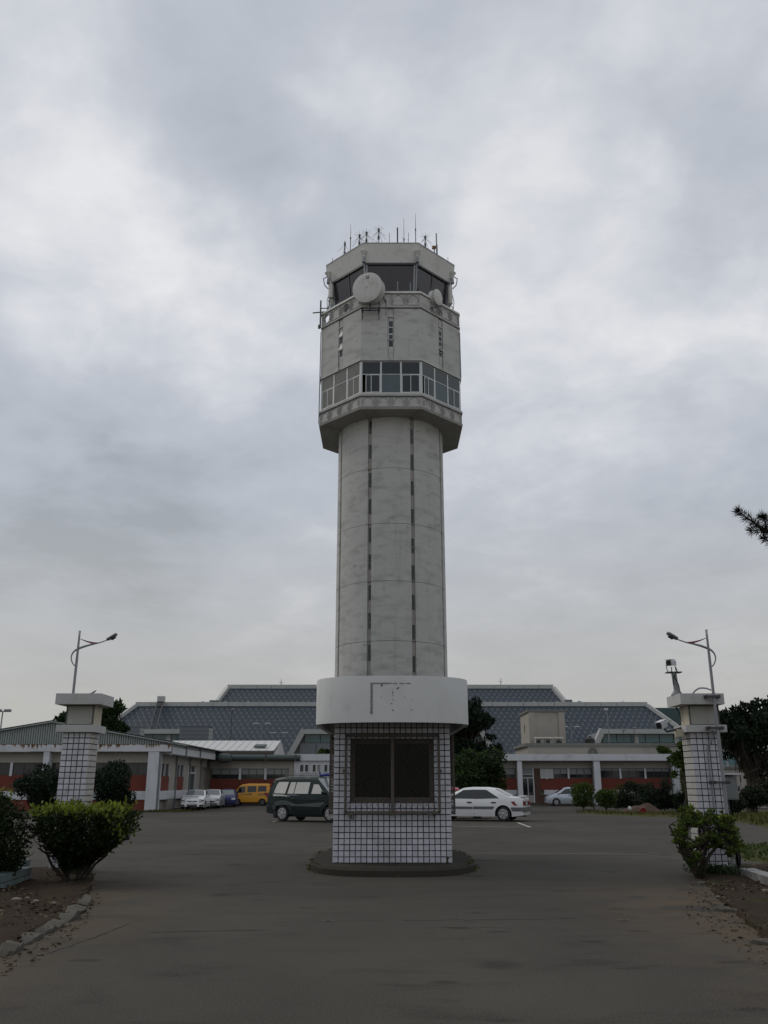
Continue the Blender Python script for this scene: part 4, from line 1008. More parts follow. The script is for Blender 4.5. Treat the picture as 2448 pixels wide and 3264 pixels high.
# ================================================================== TERMINAL
term = thing('terminal_building', 'long terminal with sloping blue grey roof of triangular panels in two tiers', 'terminal building', (1.1, 135, gz(135)))
def tri_roof(corners, base, rowh, parts_near, cap):
    """corners: bottom-left, bottom-right, top-right, top-left of a leaning trapezoid. One raised triangle a panel on a pale joint sheet"""
    BL, BR, TR, TL = [Vector(c) for c in corners]
    MB().prism([BL, BR, TR, TL], (0, 0, 0), (0, .25, -.25)).build('joint_sheet', 'terminal_joint', term)
    up = ((TL + TR) / 2 - (BL + BR) / 2); up.x = 0; H = up.length; up.normalize(); nrm = Vector((0, -up.z, up.y))
    tris = []; rows = int(H / rowh) + 1
    O = Vector((1.1, TL.y, TL.z))
    def edge(t):  # x limits at distance t below the top
        f = t / H; return TL.x + (BL.x - TL.x) * f + .35, TR.x + (BR.x - TR.x) * f - .35
    for r in range(rows):
        t0, t1 = r * rowh, min((r + 1) * rowh, H - .05)
        if t1 - t0 < .3: continue
        n = int(80 / base)
        for i in range(-n, n):
            off = (r % 2) * base / 2
            for kind in (0, 1):
                xc = i * base + off + (base / 2 if kind else 0)
                x = 1.1 + xc
                # kind 0: point up, kind 1: point down
                if kind == 0: P = [(x - base / 2, t1), (x + base / 2, t1), (x, t0)]
                else: P = [(x - base / 2, t0), (x, t1), (x + base / 2, t0)]
                lo = max(edge(t0)[0], edge(t1)[0]); hi = min(edge(t0)[1], edge(t1)[1])
                if max(p[0] for p in P) < lo - .6 or min(p[0] for p in P) > hi + .6: continue
                for s_, E0, E1 in ((1, edge(0)[0], edge(H)[0]), (-1, edge(0)[1], edge(H)[1])):
                    Q = []; f_ = lambda p: s_ * (p[0] - (E0 + (E1 - E0) * p[1] / H))
                    for a_, b_ in zip(P, P[1:] + P[:1]):
                        fa, fb = f_(a_), f_(b_)
                        if fa >= 0: Q.append(a_)
                        if fa * fb < 0: k_ = fa / (fa - fb); Q.append((a_[0] + (b_[0] - a_[0]) * k_, a_[1] + (b_[1] - a_[1]) * k_))
                    P = Q
                    if len(P) < 3: break
                if len(P) >= 3 and max(p[0] for p in P) - min(p[0] for p in P) > .25 and max(p[1] for p in P) - min(p[1] for p in P) > .2: tris.append((P, x, t0))
    def panel(m, P):
        c = (sum(p[0] for p in P) / len(P), sum(p[1] for p in P) / len(P)); g = .04
        Q = []
        for p in P:
            d = Vector((c[0] - p[0], c[1] - p[1])); k = d.length; d /= k; Q.append((p[0] + d.x * g * 2, p[1] + d.y * g * 2))
        w = [Vector((q[0], O.y, O.z)) - up * q[1] for q in Q]
        m.prism(w, nrm * .004, nrm * .02)
    tris.sort(key=lambda t: abs(t[1] - parts_near))
    for P, x, t in tris[:cap]:
        m = MB(); panel(m, P); m.build('roof_panel', 'terminal_panel', term)
    m = MB()
    for P, x, t in tris[cap:]: panel(m, P)
    tag(m.build('roof_panels', 'terminal_panel', term), None, kind='stuff')
lt = 12.62
tri_roof([(-47.2, 122, 2.2), (49.5, 122, 2.2), (39.4, 132, lt), (-37.1, 132, lt)], .86, .81, 26, 230)
TLu, TRu = at(380 + 905 / 2.592, 2160 + 88 / 2.592, 139.5), at(1480 + 645 / 2.304, 2160 + 74 / 2.304, 139.5)
BLu, BRu = at(380 + 800 / 2.592, 2160 + 216 / 2.592, 136), at(1480 + 750 / 2.304, 2160 + 190 / 2.304, 136)
zl = (BLu.z + BRu.z) / 2; zt = (TLu.z + TRu.z) / 2
tri_roof([(BLu.x - .3, 136, zl - .5), (BRu.x + .3, 136, zl - .5), (TRu.x, 139.5, zt), (TLu.x, 139.5, zt)], .86, .81, 20, 70)
# pale metal edging, made of lengths
def edging(a, b, w, h, seg):
    a = Vector(a); b = Vector(b); n = max(1, int((b - a).length / seg)); me = None
    for i in range(n):
        p = a.lerp(b, i / n); q = a.lerp(b, (i + 1) / n); q = p + (q - p) * .975
        MB().bar(p, q, w, h).build('edge_cover', 'terminal_frame', term)
edging((-37.3, 132, lt + .2), (39.6, 132, lt + .2), .5, .62, 2.3)
edging((TLu.x - .2, 139.5, zt + .2), (TRu.x + .2, 139.5, zt + .2), .5, .62, 2.3)
edging((-47.2, 121.9, 2.25), (-37.15, 131.8, lt + .1), .6, .5, 4); edging((49.5, 121.9, 2.25), (39.45, 131.8, lt + .1), .6, .5, 4)
edging((BLu.x - .3, 135.9, zl - .4), (TLu.x - .1, 139.3, zt + .1), .6, .5, 3); edging((BRu.x + .3, 135.9, zl - .4), (TRu.x + .1, 139.3, zt + .1), .6, .5, 3)
MB().box(-46, 48, 132.3, 150, -1, lt - .3).build('hall_block', 'terminal_teal', term)
MB().box(TLu.x + .3, TRu.x - .3, 139.8, 147, lt - .4, zt - .2).build('clerestory_block', 'terminal_teal', term)
MB().box(-49, -34, 150.1, 160, -1, 12.9).build('side_block', 'terminal_teal', term); MB().box(36, 54, 150.1, 160, -1, 13.0).build('side_block', 'terminal_teal', term)
for x0 in (-49, 36):
    MB().box(x0 - .1, x0 + (15.1 if x0 < 0 else 18.1), 150, 160.1, 12.91 if x0 < 0 else 13.01, 13.2).build('side_coping', 'coping_grey', term)
# dormers with a pale frame and glass behind
def dormer(x0, x1, xt0, xt1, z0, z1, Y):
    m = MB(); P = [Vector((x0, Y, z0)), Vector((xt0, Y, z1)), Vector((xt1, Y, z1)), Vector((x1, Y, z0))]
    e1 = (P[1] - P[0]).normalized() * .3; e2 = (P[2] - P[3]).normalized() * .3
    m.bar(P[0], P[1] + e1, .7, 1.2, (0, 1, 0)); m.bar(P[1] + Vector((-.3, -.02, .0)), P[2] + Vector((.3, -.02, 0)), .6, 1.2, (0, 1, 0)); m.bar(P[3], P[2] + e2, .7, 1.2, (0, 1, 0))
    f = m.build('dormer_frame', 'terminal_frame', term)
    MB().prism(P, (0, .6, 0), (0, 10, -.05)).build('dormer_block', 'louvre_grey', f)
    h = z1 - z0; n = int((x1 - x0) / 2.6)
    for r, (a, b, mat) in enumerate(((.04, .3, 'grey_glass'), (.31, .56, 'teal_glass'), (.57, .78, 'grey_glass'), (.79, .97, 'teal_glass'))):
        l = x0 + (xt0 - x0) * b; rr = x1 + (xt1 - x1) * b
        for i in range(n):
            a0 = l + .35 + (rr - l - .7) * i / n; a1 = l + .35 + (rr - l - .7) * (i + 1) / n - .1
            MB().box(a0, a1, Y + .45, Y + .56, z0 + h * a, z0 + h * b).build('pane', mat, f)
    for i in range(1, n, 2):
        xx = x0 + (x1 - x0) * i / n
        if xt0 + .4 < xx < xt1 - .4: MB().box(xx - .3, xx + .3, Y + .2, Y + .44, z0, z1 - .3).build('pier', 'terminal_frame', f)
    return f
pA, pB = at(922, 2412, 119), at(966, 2333, 119); pC, pD = at(1535, 2333, 119), at(1585, 2412, 119)
z0 = 1.5; k = (pB.x - pA.x) / (pB.z - pA.z)
dormer(pB.x - k * (pB.z - z0), pC.x + k * (pC.z - z0), pB.x, pC.x, z0, pB.z, 119)
r0, r1 = at(1480 + 1000 / 2.304, 2160 + 398 / 2.304, 120), at(1480 + 960 / 2.304, 2160 + 490 / 2.304, 120); k = abs((r0.x - r1.x) / (r0.z - r1.z))
dormer(r0.x - k * (r0.z - z0), r0.x + 14 + k * 3, r0.x, r0.x + 14, z0, r0.z, 119.5)
dormer(2.2 - r0.x - 14 - k * 3, 2.2 - r0.x + k * (r0.z - z0), 2.2 - r0.x - 14, 2.2 - r0.x, z0, r0.z, 119.5)
# roof furniture: vents, cowls, aerials, service rail
for i, (u, v, w, l) in enumerate(((380 + 690 / 2.592, 2160 + 212 / 2.592, .9, 'vent'), (380 + 784 / 2.592, 2160 + 207 / 2.592, 1.3, 'box'), (1480 + 845 / 2.304, 2160 + 185 / 2.304, .9, 'vent'), (1480 + 765 / 2.304, 2160 + 180 / 2.304, 1.0, 'box'), (380 + 870 / 2.592, 2160 + 214 / 2.592, .8, 'dome'), (380 + 1065 / 2.592, 2160 + 212 / 2.592, .8, 'dome'), (1480 + 512 / 2.304, 2160 + 186 / 2.304, .8, 'dome'), (1480 + 686 / 2.304, 2160 + 186 / 2.304, .8, 'dome'))):
    p = at(u, v, 134)
    m = MB()
    if l == 'box': m.tbox(p.x - w / 2, p.x + w / 2, 133.5, 134.5, lt - .2, p.z + .35, .05)
    elif l == 'vent':
        m.lathe((p.x, 134, lt - .2), (0, 0, 1), [(0, .32), (p.z - lt + .1, .32), (p.z - lt + .12, .55), (p.z - lt + .3, .5), (p.z - lt + .5, .1)], 12)
    else: m.lathe((p.x, 134, lt), (0, 0, 1), [(0, .5), (.5, .5), (.65, .4), (.75, .1)], 12)
    m.build('roof_vent', 'louvre_grey' if l != 'dome' else 'terminal_frame', term)
for u, v0, v1, Y in ((380 + 1338 / 2.592, 2165, 2192, 140), (1480 + 268 / 2.304, 2162, 2189, 140), (1480 + 1165 / 2.304, 2233, 2245, 133)):
    a, b = at(u, v1, Y), at(u, v0, Y); m = MB().tube([a - Vector((0, 0, .6)), b], [.09, .04], 6); m.bar(a + Vector((-.35, 0, (b.z - a.z) * .6)), a + Vector((.35, 0, (b.z - a.z) * .6)), .05); m.build('roof_mast', 'grey_steel', term)
a = at(380 + 342 / 2.592, 2160 + 228 / 2.592, 131.6); b = at(380 + 280 / 2.592, 2160 + 470 / 2.592, 124.4); m = MB(); nv = Vector((0, -.35, .35))
for s in (-.42, .42): m.bar(a + nv + Vector((s, 0, 0)), b + nv + Vector((s, 0, 0)), .16, .3)
for i in range(18): p = a.lerp(b, i / 18) + nv; m.bar(p + Vector((-.42, 0, 0)), p + Vector((.42, 0, 0)), .07)
g_ = m.build('service_rail', 'dark_steel', term)
MB().tbox(a.x - .5, a.x + .5, 131.2, 132.2, lt + .5, lt + 1.35, .06).build('trolley', 'terminal_frame', g_)
# louvred plant boxes in front of the roof, left
def louvre_box(u0, u1, ur, v0, Y, zb, label):
    a, b = at(u0, v0, Y), at(u1, v0, Y); dep = Y * ((u1 - 1224) / (ur - 1224)) - Y; t = thing('plant_enclosure', label, 'roof enclosure', ((a.x + b.x) / 2, Y, zb), group='louvred plant boxes in front of the terminal roof')
    MB().box(a.x + .05, b.x - .05, Y + .05, Y + dep, zb, a.z - .1).build('body', 'louvre_grey', t)
    n = int((a.z - zb) / .45)
    me = MB().tbox(a.x, b.x, 0, .05, 0, .4, .012).mesh('louvre', 'louvre_grey'); me2 = MB().box(0, .05, 0, dep, 0, .4).mesh('louvre', 'terminal_frame')
    for i in range(n):
        place(me, 'louvre', t).location += Vector((0, Y, zb + .02 + i * .45)); place(me2, 'louvre', t).location += Vector((b.x - .049, Y + .06, zb + .02 + i * .45))
    MB().box(a.x - .05, b.x + .05, Y - .03, Y + dep, a.z - .099, a.z).build('lid', 'louvre_grey', t)
louvre_box(573, 667, 679, 2313, 106, 2.5, 'large grey louvred box standing before the terminal roof, above the white roof')
louvre_box(405, 447, 461, 2316, 106, 2.5, 'small pale louvred box before the terminal roof, right of the left gate pillar')
# lamp masts standing between the buildings and the terminal
def mast(u, v0, Y, label, lamp=None, r=.07):
    p = at(u, v0, Y); t = thing('lamp_mast', label, 'lamp mast', (p.x, Y, gz(Y)), group='slim masts before the terminal')
    MB().tube([(p.x, Y, gz(Y)), (p.x, Y, p.z)], [r, r * .7], 8).build('pole', 'grey_steel' if lamp else 'dark_steel', t)
    if lamp == 'twin':
        MB().bar((p.x - .7, Y, p.z), (p.x + .7, Y, p.z), .08).build('arm', 'grey_steel', t)
        for s in (-.75, .75): MB().tbox(p.x + s - .35, p.x + s + .35, Y - .2, Y + .2, p.z - .06, p.z + .1, .03).build('lamp_head', 'lamp_clear', t)
    elif lamp == 'one': MB().tbox(p.x - .3, p.x + .12, Y - .2, Y + .2, p.z - .1, p.z + .16, .03).build('lamp_head', 'lamp_clear', t)
    else: MB().tbox(p.x - .08, p.x + .3, Y - .15, Y + .15, p.z - .16, p.z, .03).build('lamp_head', 'grey_steel', t)
mast(740, 2259, 101, 'thin dark mast before the terminal roof, left of the tower')
mast(1934, 2262, 106, 'tall pale mast with a single lamp before the right of the terminal roof', 'one')
mast(1820, 2317, 112, 'mast with a pair of white lamps just right of the beige roof block', 'twin')
mast(380 + 1180 / 2.592, 2160 + 380 / 2.592, 114, 'mast with small twin lamps left of the tower, the higher of two', 'twin', .05)
mast(380 + 1320 / 2.592, 2160 + 457 / 2.592, 114, 'mast with small twin lamps left of the tower, the lower of two', 'twin', .05)
mast(1986, 2325, 108, 'short thin pole before the right dormer of the terminal', None, .05)
mast(2020, 2318, 108, 'thin pole near the right gate pillar before the terminal dormer', None, .05)
p = at(9, 2268, 140); t = thing('floodlight_mast', 'distant tall floodlight mast at the left edge of the photo', 'light mast', (p.x, 140, gz(140)))
MB().tube([(p.x, 140, gz(140)), (p.x, 140, p.z)], [.16, .1], 8).build('pole', 'grey_steel', t); MB().bar((p.x - 1.2, 140, p.z), (p.x + 1.2, 140, p.z), .15).build('arm', 'grey_steel', t)
for s in (-.75, .75): MB().tbox(p.x + s - .45, p.x + s + .45, 139.6, 140.4, p.z - .05, p.z + .35, .05).build('lamp_head', 'grey_steel', t)

# ================================================================== LOW BUILDINGS
def frame_window(parent, x0, x1, y, z0, z1, n, blind=.5, post='dark_steel'):
    """band window: dark panes, pale blinds drawn part of the way down behind thin posts"""
    f = MB(); w = (x1 - x0) / n
    f.box(x0, x1, y - .04, y + .06, z0, z0 + .05); f.box(x0, x1, y - .04, y + .06, z1 - .05, z1)
    for i in range(n + 1): f.box(x0 + w * i - .025, x0 + w * i + .025, y - .04, y + .06, z0 + .05, z1 - .05)
    fo = f.build('window', post, parent)
    for i in range(n):
        a, b = x0 + w * i + .03, x0 + w * (i + 1) - .03
        zb = z1 - .05 - (z1 - z0) * blind
        if blind > 0: MB().box(a, b, y - .01, y + .015, zb, z1 - .052).build('blind', 'blind_pale', fo)
        MB().box(a, b, y + .0, y + .012, z0 + .052, zb - .003).build('pane', 'window_dark', fo)
    return fo
# ---- right range
rb = thing('office_range', 'low white office range with red brick panels and white columns right of the tower', 'building', (18, 88, gz(88)))
GZ = gz(86)
Yf, Yw = 85.2, 86.3
MB().box(6.8, 28.25, Yf, Yf + 9, 3.585, 4.195).build('roof_slab', 'wall_white', rb)
MB().box(6.8, 28.0, Yw, Yw + .3, 2.89, 3.583).build('beam_band', 'wall_beige', rb)
for x0, x1 in ((12.69, 13.14), (19.97, 20.57), (27.46, 28.12)): MB().tbox(x0, x1, Yf + .1, Yf + .6, GZ - .1, 3.583, .02).build('column', 'wall_white', rb)
cols = {'win': [(7.0, 12.6, 5, .55), (16.3, 17.62, 2, .5), (17.82, 19.95, 3, .55), (20.6, 22.6, 3, .18), (22.82, 25.0, 3, .18), (25.2, 27.45, 3, .25)]}
for x0, x1, n, bl in cols['win']: frame_window(rb, x0, x1, Yw + .08, 2.0, 2.888, n, bl)
for x0, x1 in ((17.63, 17.81), (22.61, 22.8), (25.01, 25.19)): MB().box(x0, x1, Yw - .04, Yw + .2, 1.95, 2.888).build('post', 'wall_white', rb)
def bricks(x0, x1, y, z0, z1, parent):
    MB().box(x0, x1, y, y + .25, z0, z1).build('brick_panel', 'wall_brick', parent)
for x0, x1 in ((7.0, 12.68), (15.0, 19.96), (20.58, 27.45)):
    bricks(x0, x1, Yw, .916, 1.998, rb)
    MB().box(x0 + (.3 if x0 == 15.0 else 0), x1, Yw - .03, Yw + .25, .49, .914).build('plinth_band', 'wall_white', rb)
    MB().box(x0, x1, Yw + .02, Yw + .25, GZ - .1, .488).build('base_wall', 'brown_panel', rb)
MB().box(14.4, 14.98, Yw - .06, Yw + .25, GZ, 2.888).build('door_post', 'brown_panel', rb)
nb = MB().box(14.99, 16.25, Yw - .12, Yw - .02, 1.95, 2.84).build('notice_board', 'plate_white', rb)
MB().box(15.55, 15.62, Yw - .15, Yw - .121, 1.83, 2.84).build('post', 'wall_white', nb)
dr = MB()
for a, b, c, d in ((13.16, 13.28, GZ, 2.88), (14.28, 14.39, GZ, 2.88), (13.28, 14.28, 1.98, 2.06), (13.28, 14.28, 2.3, 2.36), (13.74, 13.82, GZ, 1.98)): dr.box(a, b, Yw - .02, Yw + .12, c, d)
door = dr.build('door', 'wall_white', rb)
for a, b in ((13.29, 13.73), (13.83, 14.27)):
    MB().box(a, b, Yw + .03, Yw + .05, .45, 1.97).build('pane', 'window_dark', door); MB().box(a, b, Yw + .0, Yw + .06, GZ + .05, .44).build('kick_panel', 'wall_beige', door)
MB().box(13.29, 14.27, Yw + .02, Yw + .05, 2.07, 2.29).build('pane', 'window_dark', door); MB().box(13.29, 14.27, Yw + .02, Yw + .05, 2.37, 2.87).build('blind', 'blind_pale', door)
MB().bar((13.72, Yw - .08, .9), (13.72, Yw - .08, 1.4), .05).build('handle', 'grey_steel', door)
MB().box(12.6, 14.6, Yf - .5, Yw, GZ - .05, GZ + .16).build('door_step', 'kerb_stone', rb)
MB().box(6.8, 28, Yw + .36, Yw + 8, GZ, 3.58).build('body', 'wall_beige', rb)
# set-back storey with coping, stair block
a, b = at(1682, 2379, 95), at(2250, 2379, 95)
MB().box(a.x, 42, 95, 104, 3, a.z).build('upper_storey', 'wall_beige', rb)
MB().box(a.x - .25, 42, 94.75, 104, a.z + .002, a.z + .32).build('coping', 'coping_grey', rb)
a = at(1684, 2270, 98); b = at(1798, 2270, 98)
MB().box(a.x, b.x, 98, 104, 3, a.z).build('stair_block', 'wall_beige', rb)
MB().box(a.x - .15, b.x + .15, 97.85, 104.15, a.z + .002, a.z + .25).build('stair_roof', 'coping_grey', rb)
for x in (a.x, b.x - .7): MB().box(x, x + .7, 97.88, 97.999, 3, a.z - .02).build('pier', 'wall_beige', rb)
MB().box(a.x - .03, a.x + .02, 101, 101.3, 7, 7.9).build('slot_window', 'window_dark', rb)
p = at(1892, 2398, 94.7); MB().lathe((p.x, 94.98, p.z), (0, -1, 0), [(0, .46), (.12, .46), (.2, .38), (.1, .3)], 20).build('round_vent', 'coping_grey', rb)
for i, u in enumerate((1718, 1748, 1781)):
    p = at(u, 2364, 96.2); l = ('outdoor air conditioner on the roof ledge, leftmost of three below the beige block', 'outdoor air conditioner on the roof ledge, middle of three below the beige block', 'outdoor air conditioner with a dark open front, rightmost of three below the beige block')[i]
    t = thing('air_conditioner', l, 'air conditioner', (p.x, 96.2, p.z - .4), group='air conditioners on the roof ledge')
    MB().tbox(p.x - .42, p.x + .42, 96, 96.4, p.z - .38, p.z + .28, .03).build('casing', 'terminal_frame', t)
    MB().lathe((p.x - .08, 95.99, p.z - .06), (0, -1, 0), [(0, .26), (.02, .26), (.025, .2), (.012, .05)], 16).build('fan_grille', 'dark_steel', t)
    if i == 2: MB().box(p.x - .3, p.x + .3, 95.97, 95.985, p.z - .34, p.z + .1).build('opening', 'window_dark', t)
    MB().add([(p.x - .52, 95.7, p.z + .3), (p.x + .52, 95.7, p.z + .3), (p.x + .52, 96.5, p.z + .46), (p.x - .52, 96.5, p.z + .46), (p.x - .52, 95.7, p.z + .34), (p.x + .52, 95.7, p.z + .34), (p.x + .52, 96.5, p.z + .5), (p.x - .52, 96.5, p.z + .5)], [(0, 3, 2, 1), (4, 5, 6, 7), (0, 1, 5, 4), (1, 2, 6, 5), (2, 3, 7, 6), (3, 0, 4, 7)]).build('rain_cover', 'wall_beige', t)
    MB().box(p.x - .4, p.x + .4, 96, 96.35, p.z - .52, p.z - .381).build('stand', 'dark_steel', t)
p = at(1882, 2373, 97); t = thing('water_tank', 'squat black water tank on the roof of the right range', 'water tank', (p.x, 97, p.z))
MB().lathe((p.x, 97, p.z - .3), (0, 0, 1), [(0, .5), (.05, .55), (.85, .52), (1.0, .35), (1.1, .2), (1.12, .05)], 20).build('tank', 'black_tank', t, smooth=True); MB().lathe((p.x, 97, p.z + .8), (0, 0, 1), [(0, .16), (.08, .16)], 12).build('lid', 'black_tank', t)

# ---- left gabled building
lbd = thing('gabled_building', 'white building with a wide corrugated gable and red brick panels on the left', 'building', (-25, 70, gz(70)))
Yl = 65.5; Ywl = 66.2; XA, ZA, XR, ZRk = -24.57, 5.95, -15.62, 4.45; XL = 2 * XA - XR
GL = gz(66)
MB().box(XL, XR - .02, Yl, Yl + .5, 3.77, 4.26).build('fascia_beam', 'wall_white', lbd)
n = 104; w = (XR - XL) / n
def zr(x): return ZA - (ZA - ZRk) * abs(x - XA) / (XR - XA)
for i in range(n):
    a = XL + i * w + .012; b = XL + (i + 1) * w - .012
    za, zb_ = zr(a) - .1, zr(b) - .1
    if max(za, zb_) < 4.32: continue
    m = MB().add([(a, Yl + .16, 4.3), (b, Yl + .16, 4.3), (b, Yl + .16, max(zb_, 4.31)), (a, Yl + .16, max(za, 4.31)), (a + .02, Yl + .1, 4.3), (b - .02, Yl + .1, 4.3), (b - .02, Yl + .1, max(zb_, 4.31)), (a + .02, Yl + .1, max(za, 4.31))],
                 [(4, 5, 6, 7), (0, 4, 7, 3), (5, 1, 2, 6), (0, 1, 5, 4), (7, 6, 2, 3), (0, 3, 2, 1)])
    m.build('siding_panel', 'corrugated_green', lbd)
MB().prism([(XL, Yl + .2, 4.2), (XR - .1, Yl + .2, 4.2), (XR - .1, Yl + .2, zr(XR) - .12), (XA, Yl + .2, ZA - .12), (XL, Yl + .2, zr(XL) - .12)], (0, 0, 0), (0, .2, 0)).build('gable_backing', 'groove_dark', lbd)
m = MB().bar((XL - .2, Yl + .05, zr(XL) - .02), (XA, Yl + .05, ZA - .02), .3, .16); m.bar((XA, Yl + .05, ZA - .02), (XR + .1, Yl + .05, zr(XR) - .04), .3, .16); m.build('verge_trim', 'corrugated_green', lbd)
for s, xe in ((1, XR), (-1, XL)):
    o = MB().prism([(XA, Yl, ZA), (xe + .25 * s, Yl, ZRk - .06), (xe + .25 * s, Yl, ZRk - .0), (XA, Yl, ZA + .06)], (0, -.1, 0), (0, 22, 0)).build('roof', 'corrugated_green', lbd)
m = MB().box(XL, XR, Yl + .02, Yl + .12, 4.262, 4.298); m.build('sill_flashing', 'rust_steel', lbd)
# rust runs on the fascia beam
m = MB(); q = random.Random(5)
def drip(x, wd_, ln_):
    k = 7; L_ = []; R_ = []; wd_ *= .62; ln_ *= .8
    for i in range(k + 1):
        t = i / k; ww = wd_ * (1 - t ** 1.4) * q.uniform(.75, 1.15) / 2; xx = x + q.uniform(-.015, .015)
        L_.append((xx - ww, Yl - .003, 4.255 - ln_ * t)); R_.append((xx + ww, Yl - .003, 4.255 - ln_ * t))
    for i in range(k): m.add([L_[i], R_[i], R_[i + 1], L_[i + 1]], [(0, 1, 2, 3)])
for u, wd_, ln_ in ((12, .2, .2), (48, .18, .25), (70, .3, .35), (76, .2, .48), (91, .25, .4), (103, .3, .45), (108, .2, .38), (119, .25, .48), (132, .12, .42), (147, .2, .2), (176, .28, .35), (318, .28, .48), (322, .2, .36), (332, .2, .25), (345, .3, .42), (351, .22, .3), (374, .35, .36), (380, .3, .28), (468, .25, .38), (476, .2, .3), (484, .22, .4), (490, .2, .35), (497, .18, .28), (507, .2, .22), (537, .3, .48), (541, .16, .3)):
    x_ = at(u, 2380, Yl).x; drip(x_, wd_, ln_)
    for _ in range(2): drip(x_ + q.uniform(-.22, .22), wd_ * .4, ln_ * q.uniform(.3, .7))
x = XL
while x < XR - .1:
    wd_ = q.uniform(.1, .7); m.add([(x, Yl - .002, 4.258), (x + wd_, Yl - .002, 4.258), (x + wd_, Yl - .002, 4.258 - q.uniform(.01, .06)), (x, Yl - .002, 4.258 - q.uniform(.01, .06))], [(0, 1, 2, 3)]); x += wd_ + q.uniform(.05, .8)
tag(m.build('rust_runs', 'rust_stain', lbd), None, kind='stuff')
MB().box(XL, -16.9, Ywl, Ywl + .3, 3.0, 3.768).build('beam_band', 'wall_beige', lbd)
for x0, x1, in ((-17.3, -16.5), (-25.0, -24.55)): MB().tbox(x0, x1, Yl + .03, Ywl + .4, GL - .1, 3.768, .02).build('column', 'wall_white', lbd)
MB().bar((-16.42, Yl + .2, GL), (-16.42, Yl + .2, 3.76), .12).build('downpipe', 'downpipe', lbd)
x = -33
for x0, x1, nn in ((-33, -30.3, 3), (-30.1, -27.6, 3), (-27.4, -25.05, 3), (-24.5, -22.3, 3), (-22.1, -20.1, 3), (-19.9, -17.35, 3)):
    frame_window(lbd, x0, x1, Ywl + .08, 2.12, 2.998, nn, 0.0)
    MB().box(x1 + .01, x1 + .19, Ywl - .05, Ywl + .2, 2.05, 2.998).build('post', 'wall_white', lbd)
    bricks(x0, x1 + (.2 if x1 not in (-25.05, -17.35) else 0), Ywl, 1.0, 2.118, lbd)
MB().box(-33, -17.32, Ywl - .06, Ywl + .25, .4, .998).build('plinth_band', 'wall_white', lbd)
MB().box(-33, -17.32, Ywl, Ywl + .25, GL - .1, .398).build('base_wall', 'wall_brick', lbd)
# side wall that runs back towards the tower
XS = -16.6
MB().box(-33, XS - .3, Ywl + .4, 85, GL, 3.76).build('body', 'wall_beige', lbd)
segs = [(65.5 + .52, 70.6), (70.75, 76.1), (76.25, 83.2)]
for y0, y1 in segs:
    MB().box(XS - .1, -15.7, y0, y1, 3.62, 4.12).build('fascia_panel', 'wall_white', lbd)
    MB().box(XS, -15.75, y0, y1, 4.13, 4.4).build('eave_board', 'corrugated_green', lbd)
for y in (65.6, 70.62, 76.12): MB().box(-15.72, -15.6, y, y + .12, 3.5, 4.3).build('eave_post', 'downpipe', lbd)
MB().box(XS - .28, XS, 66.4, 84, 2.95, 3.7).build('side_beam', 'wall_beige', lbd)
ys = 66.5
for (y0, y1, ww) in ((66.6, 69.4, 2), (71.6, 74.4, 2), (76.0, 79.0, 0)):
    if ww:
        f = MB(); 
        for y in (y0, (y0 + y1) / 2, y1): f.box(XS - .1, XS + .03, y - .06, y + .06, 2.05, 2.95)
        fo = f.build('window', 'white_frame', lbd)
        for a, b in ((y0 + .07, (y0 + y1) / 2 - .07), ((y0 + y1) / 2 + .07, y1 - .07)): MB().box(XS - .12, XS - .08, a, b, 2.05, 2.94).build('pane', 'window_dark', fo)
        MB().box(XS - .25, XS - .01, y0, y1, 1.0, 2.05).build('brick_panel', 'wall_brick', lbd)
    else:
        f = MB()
        for y in (y0, y1): f.box(XS - .1, XS + .05, y - .08, y + .08, GL, 2.9)
        f.box(XS - .1, XS + .05, y0, y1, 2.3, 2.45); fo = f.build('door', 'white_frame', lbd)
        MB().box(XS - .12, XS - .06, y0 + .1, y1 - .1, GL, 2.29).build('leaf', 'gutter_green', fo)
    MB().box(XS - .3, XS + .02, y1 + .1, y1 + 2.0, GL, 2.948).build('pier', 'wall_beige', lbd); MB().bar((XS + .1, y1 + 2.0, GL), (XS + .1, y1 + 2.0, 3.6), .12).build('downpipe', 'downpipe', lbd)
MB().box(XS - .3, XS + .06, 66.3, 75.9, .38, 1.0).build('plinth_band', 'wall_white', lbd)
# ---- rear wing behind the yellow van
rw = thing('rear_wing', 'low wing with a white ribbed metal roof and dark green eave behind the yellow van', 'building', (-13, 87, gz(87)))
G2 = gz(85)
def Z(v): return at(1224, v, 85).z
MB().box(-16.5, -8.9, 85, 85.3, Z(2450), Z(2424)).build('beam_band', 'wall_beige', rw)
e = MB().tube([(-17, 84.5, Z(2416)), (-7.9, 84.5, Z(2416))], .3, 12); e.build('eave_gutter', 'gutter_green', rw, smooth=True)
for x in (-14.5, -11.2, -8.4): MB().box(x, x + .1, 84.18, 84.5, Z(2428), Z(2406)).build('gutter_bracket', 'rust_steel', rw)
for x0, x1, nn in ((-16.3, -13.75, 3), (-13.5, -11.35, 3), (-11.1, -9.0, 3)):
    frame_window(rw, x0, x1, 85.08, Z(2483), Z(2450) - .002, nn, .5); bricks(x0 - .1, x1 + .1, 85, Z(2519), Z(2483) - .004, rw)
for x0 in (-13.73, -11.33): MB().box(x0, x0 + .22, 84.94, 85.2, Z(2485), Z(2450)).build('post', 'wall_white', rw)
MB().box(-9.0, -8.55, 84.9, 85.3, G2, Z(2424)).build('pier', 'wall_beige', rw)
MB().box(-16.4, -9.0, 84.95, 85.25, Z(2535), Z(2519) - .003).build('plinth_band', 'wall_white', rw)
MB().box(-16.4, -8.6, 85.02, 85.35, G2 - .1, Z(2535)).build('base_wall', 'brown_panel', rw)
MB().box(-17, -8.5, 85.4, 94, G2, Z(2424)).build('body', 'wall_beige', rw)
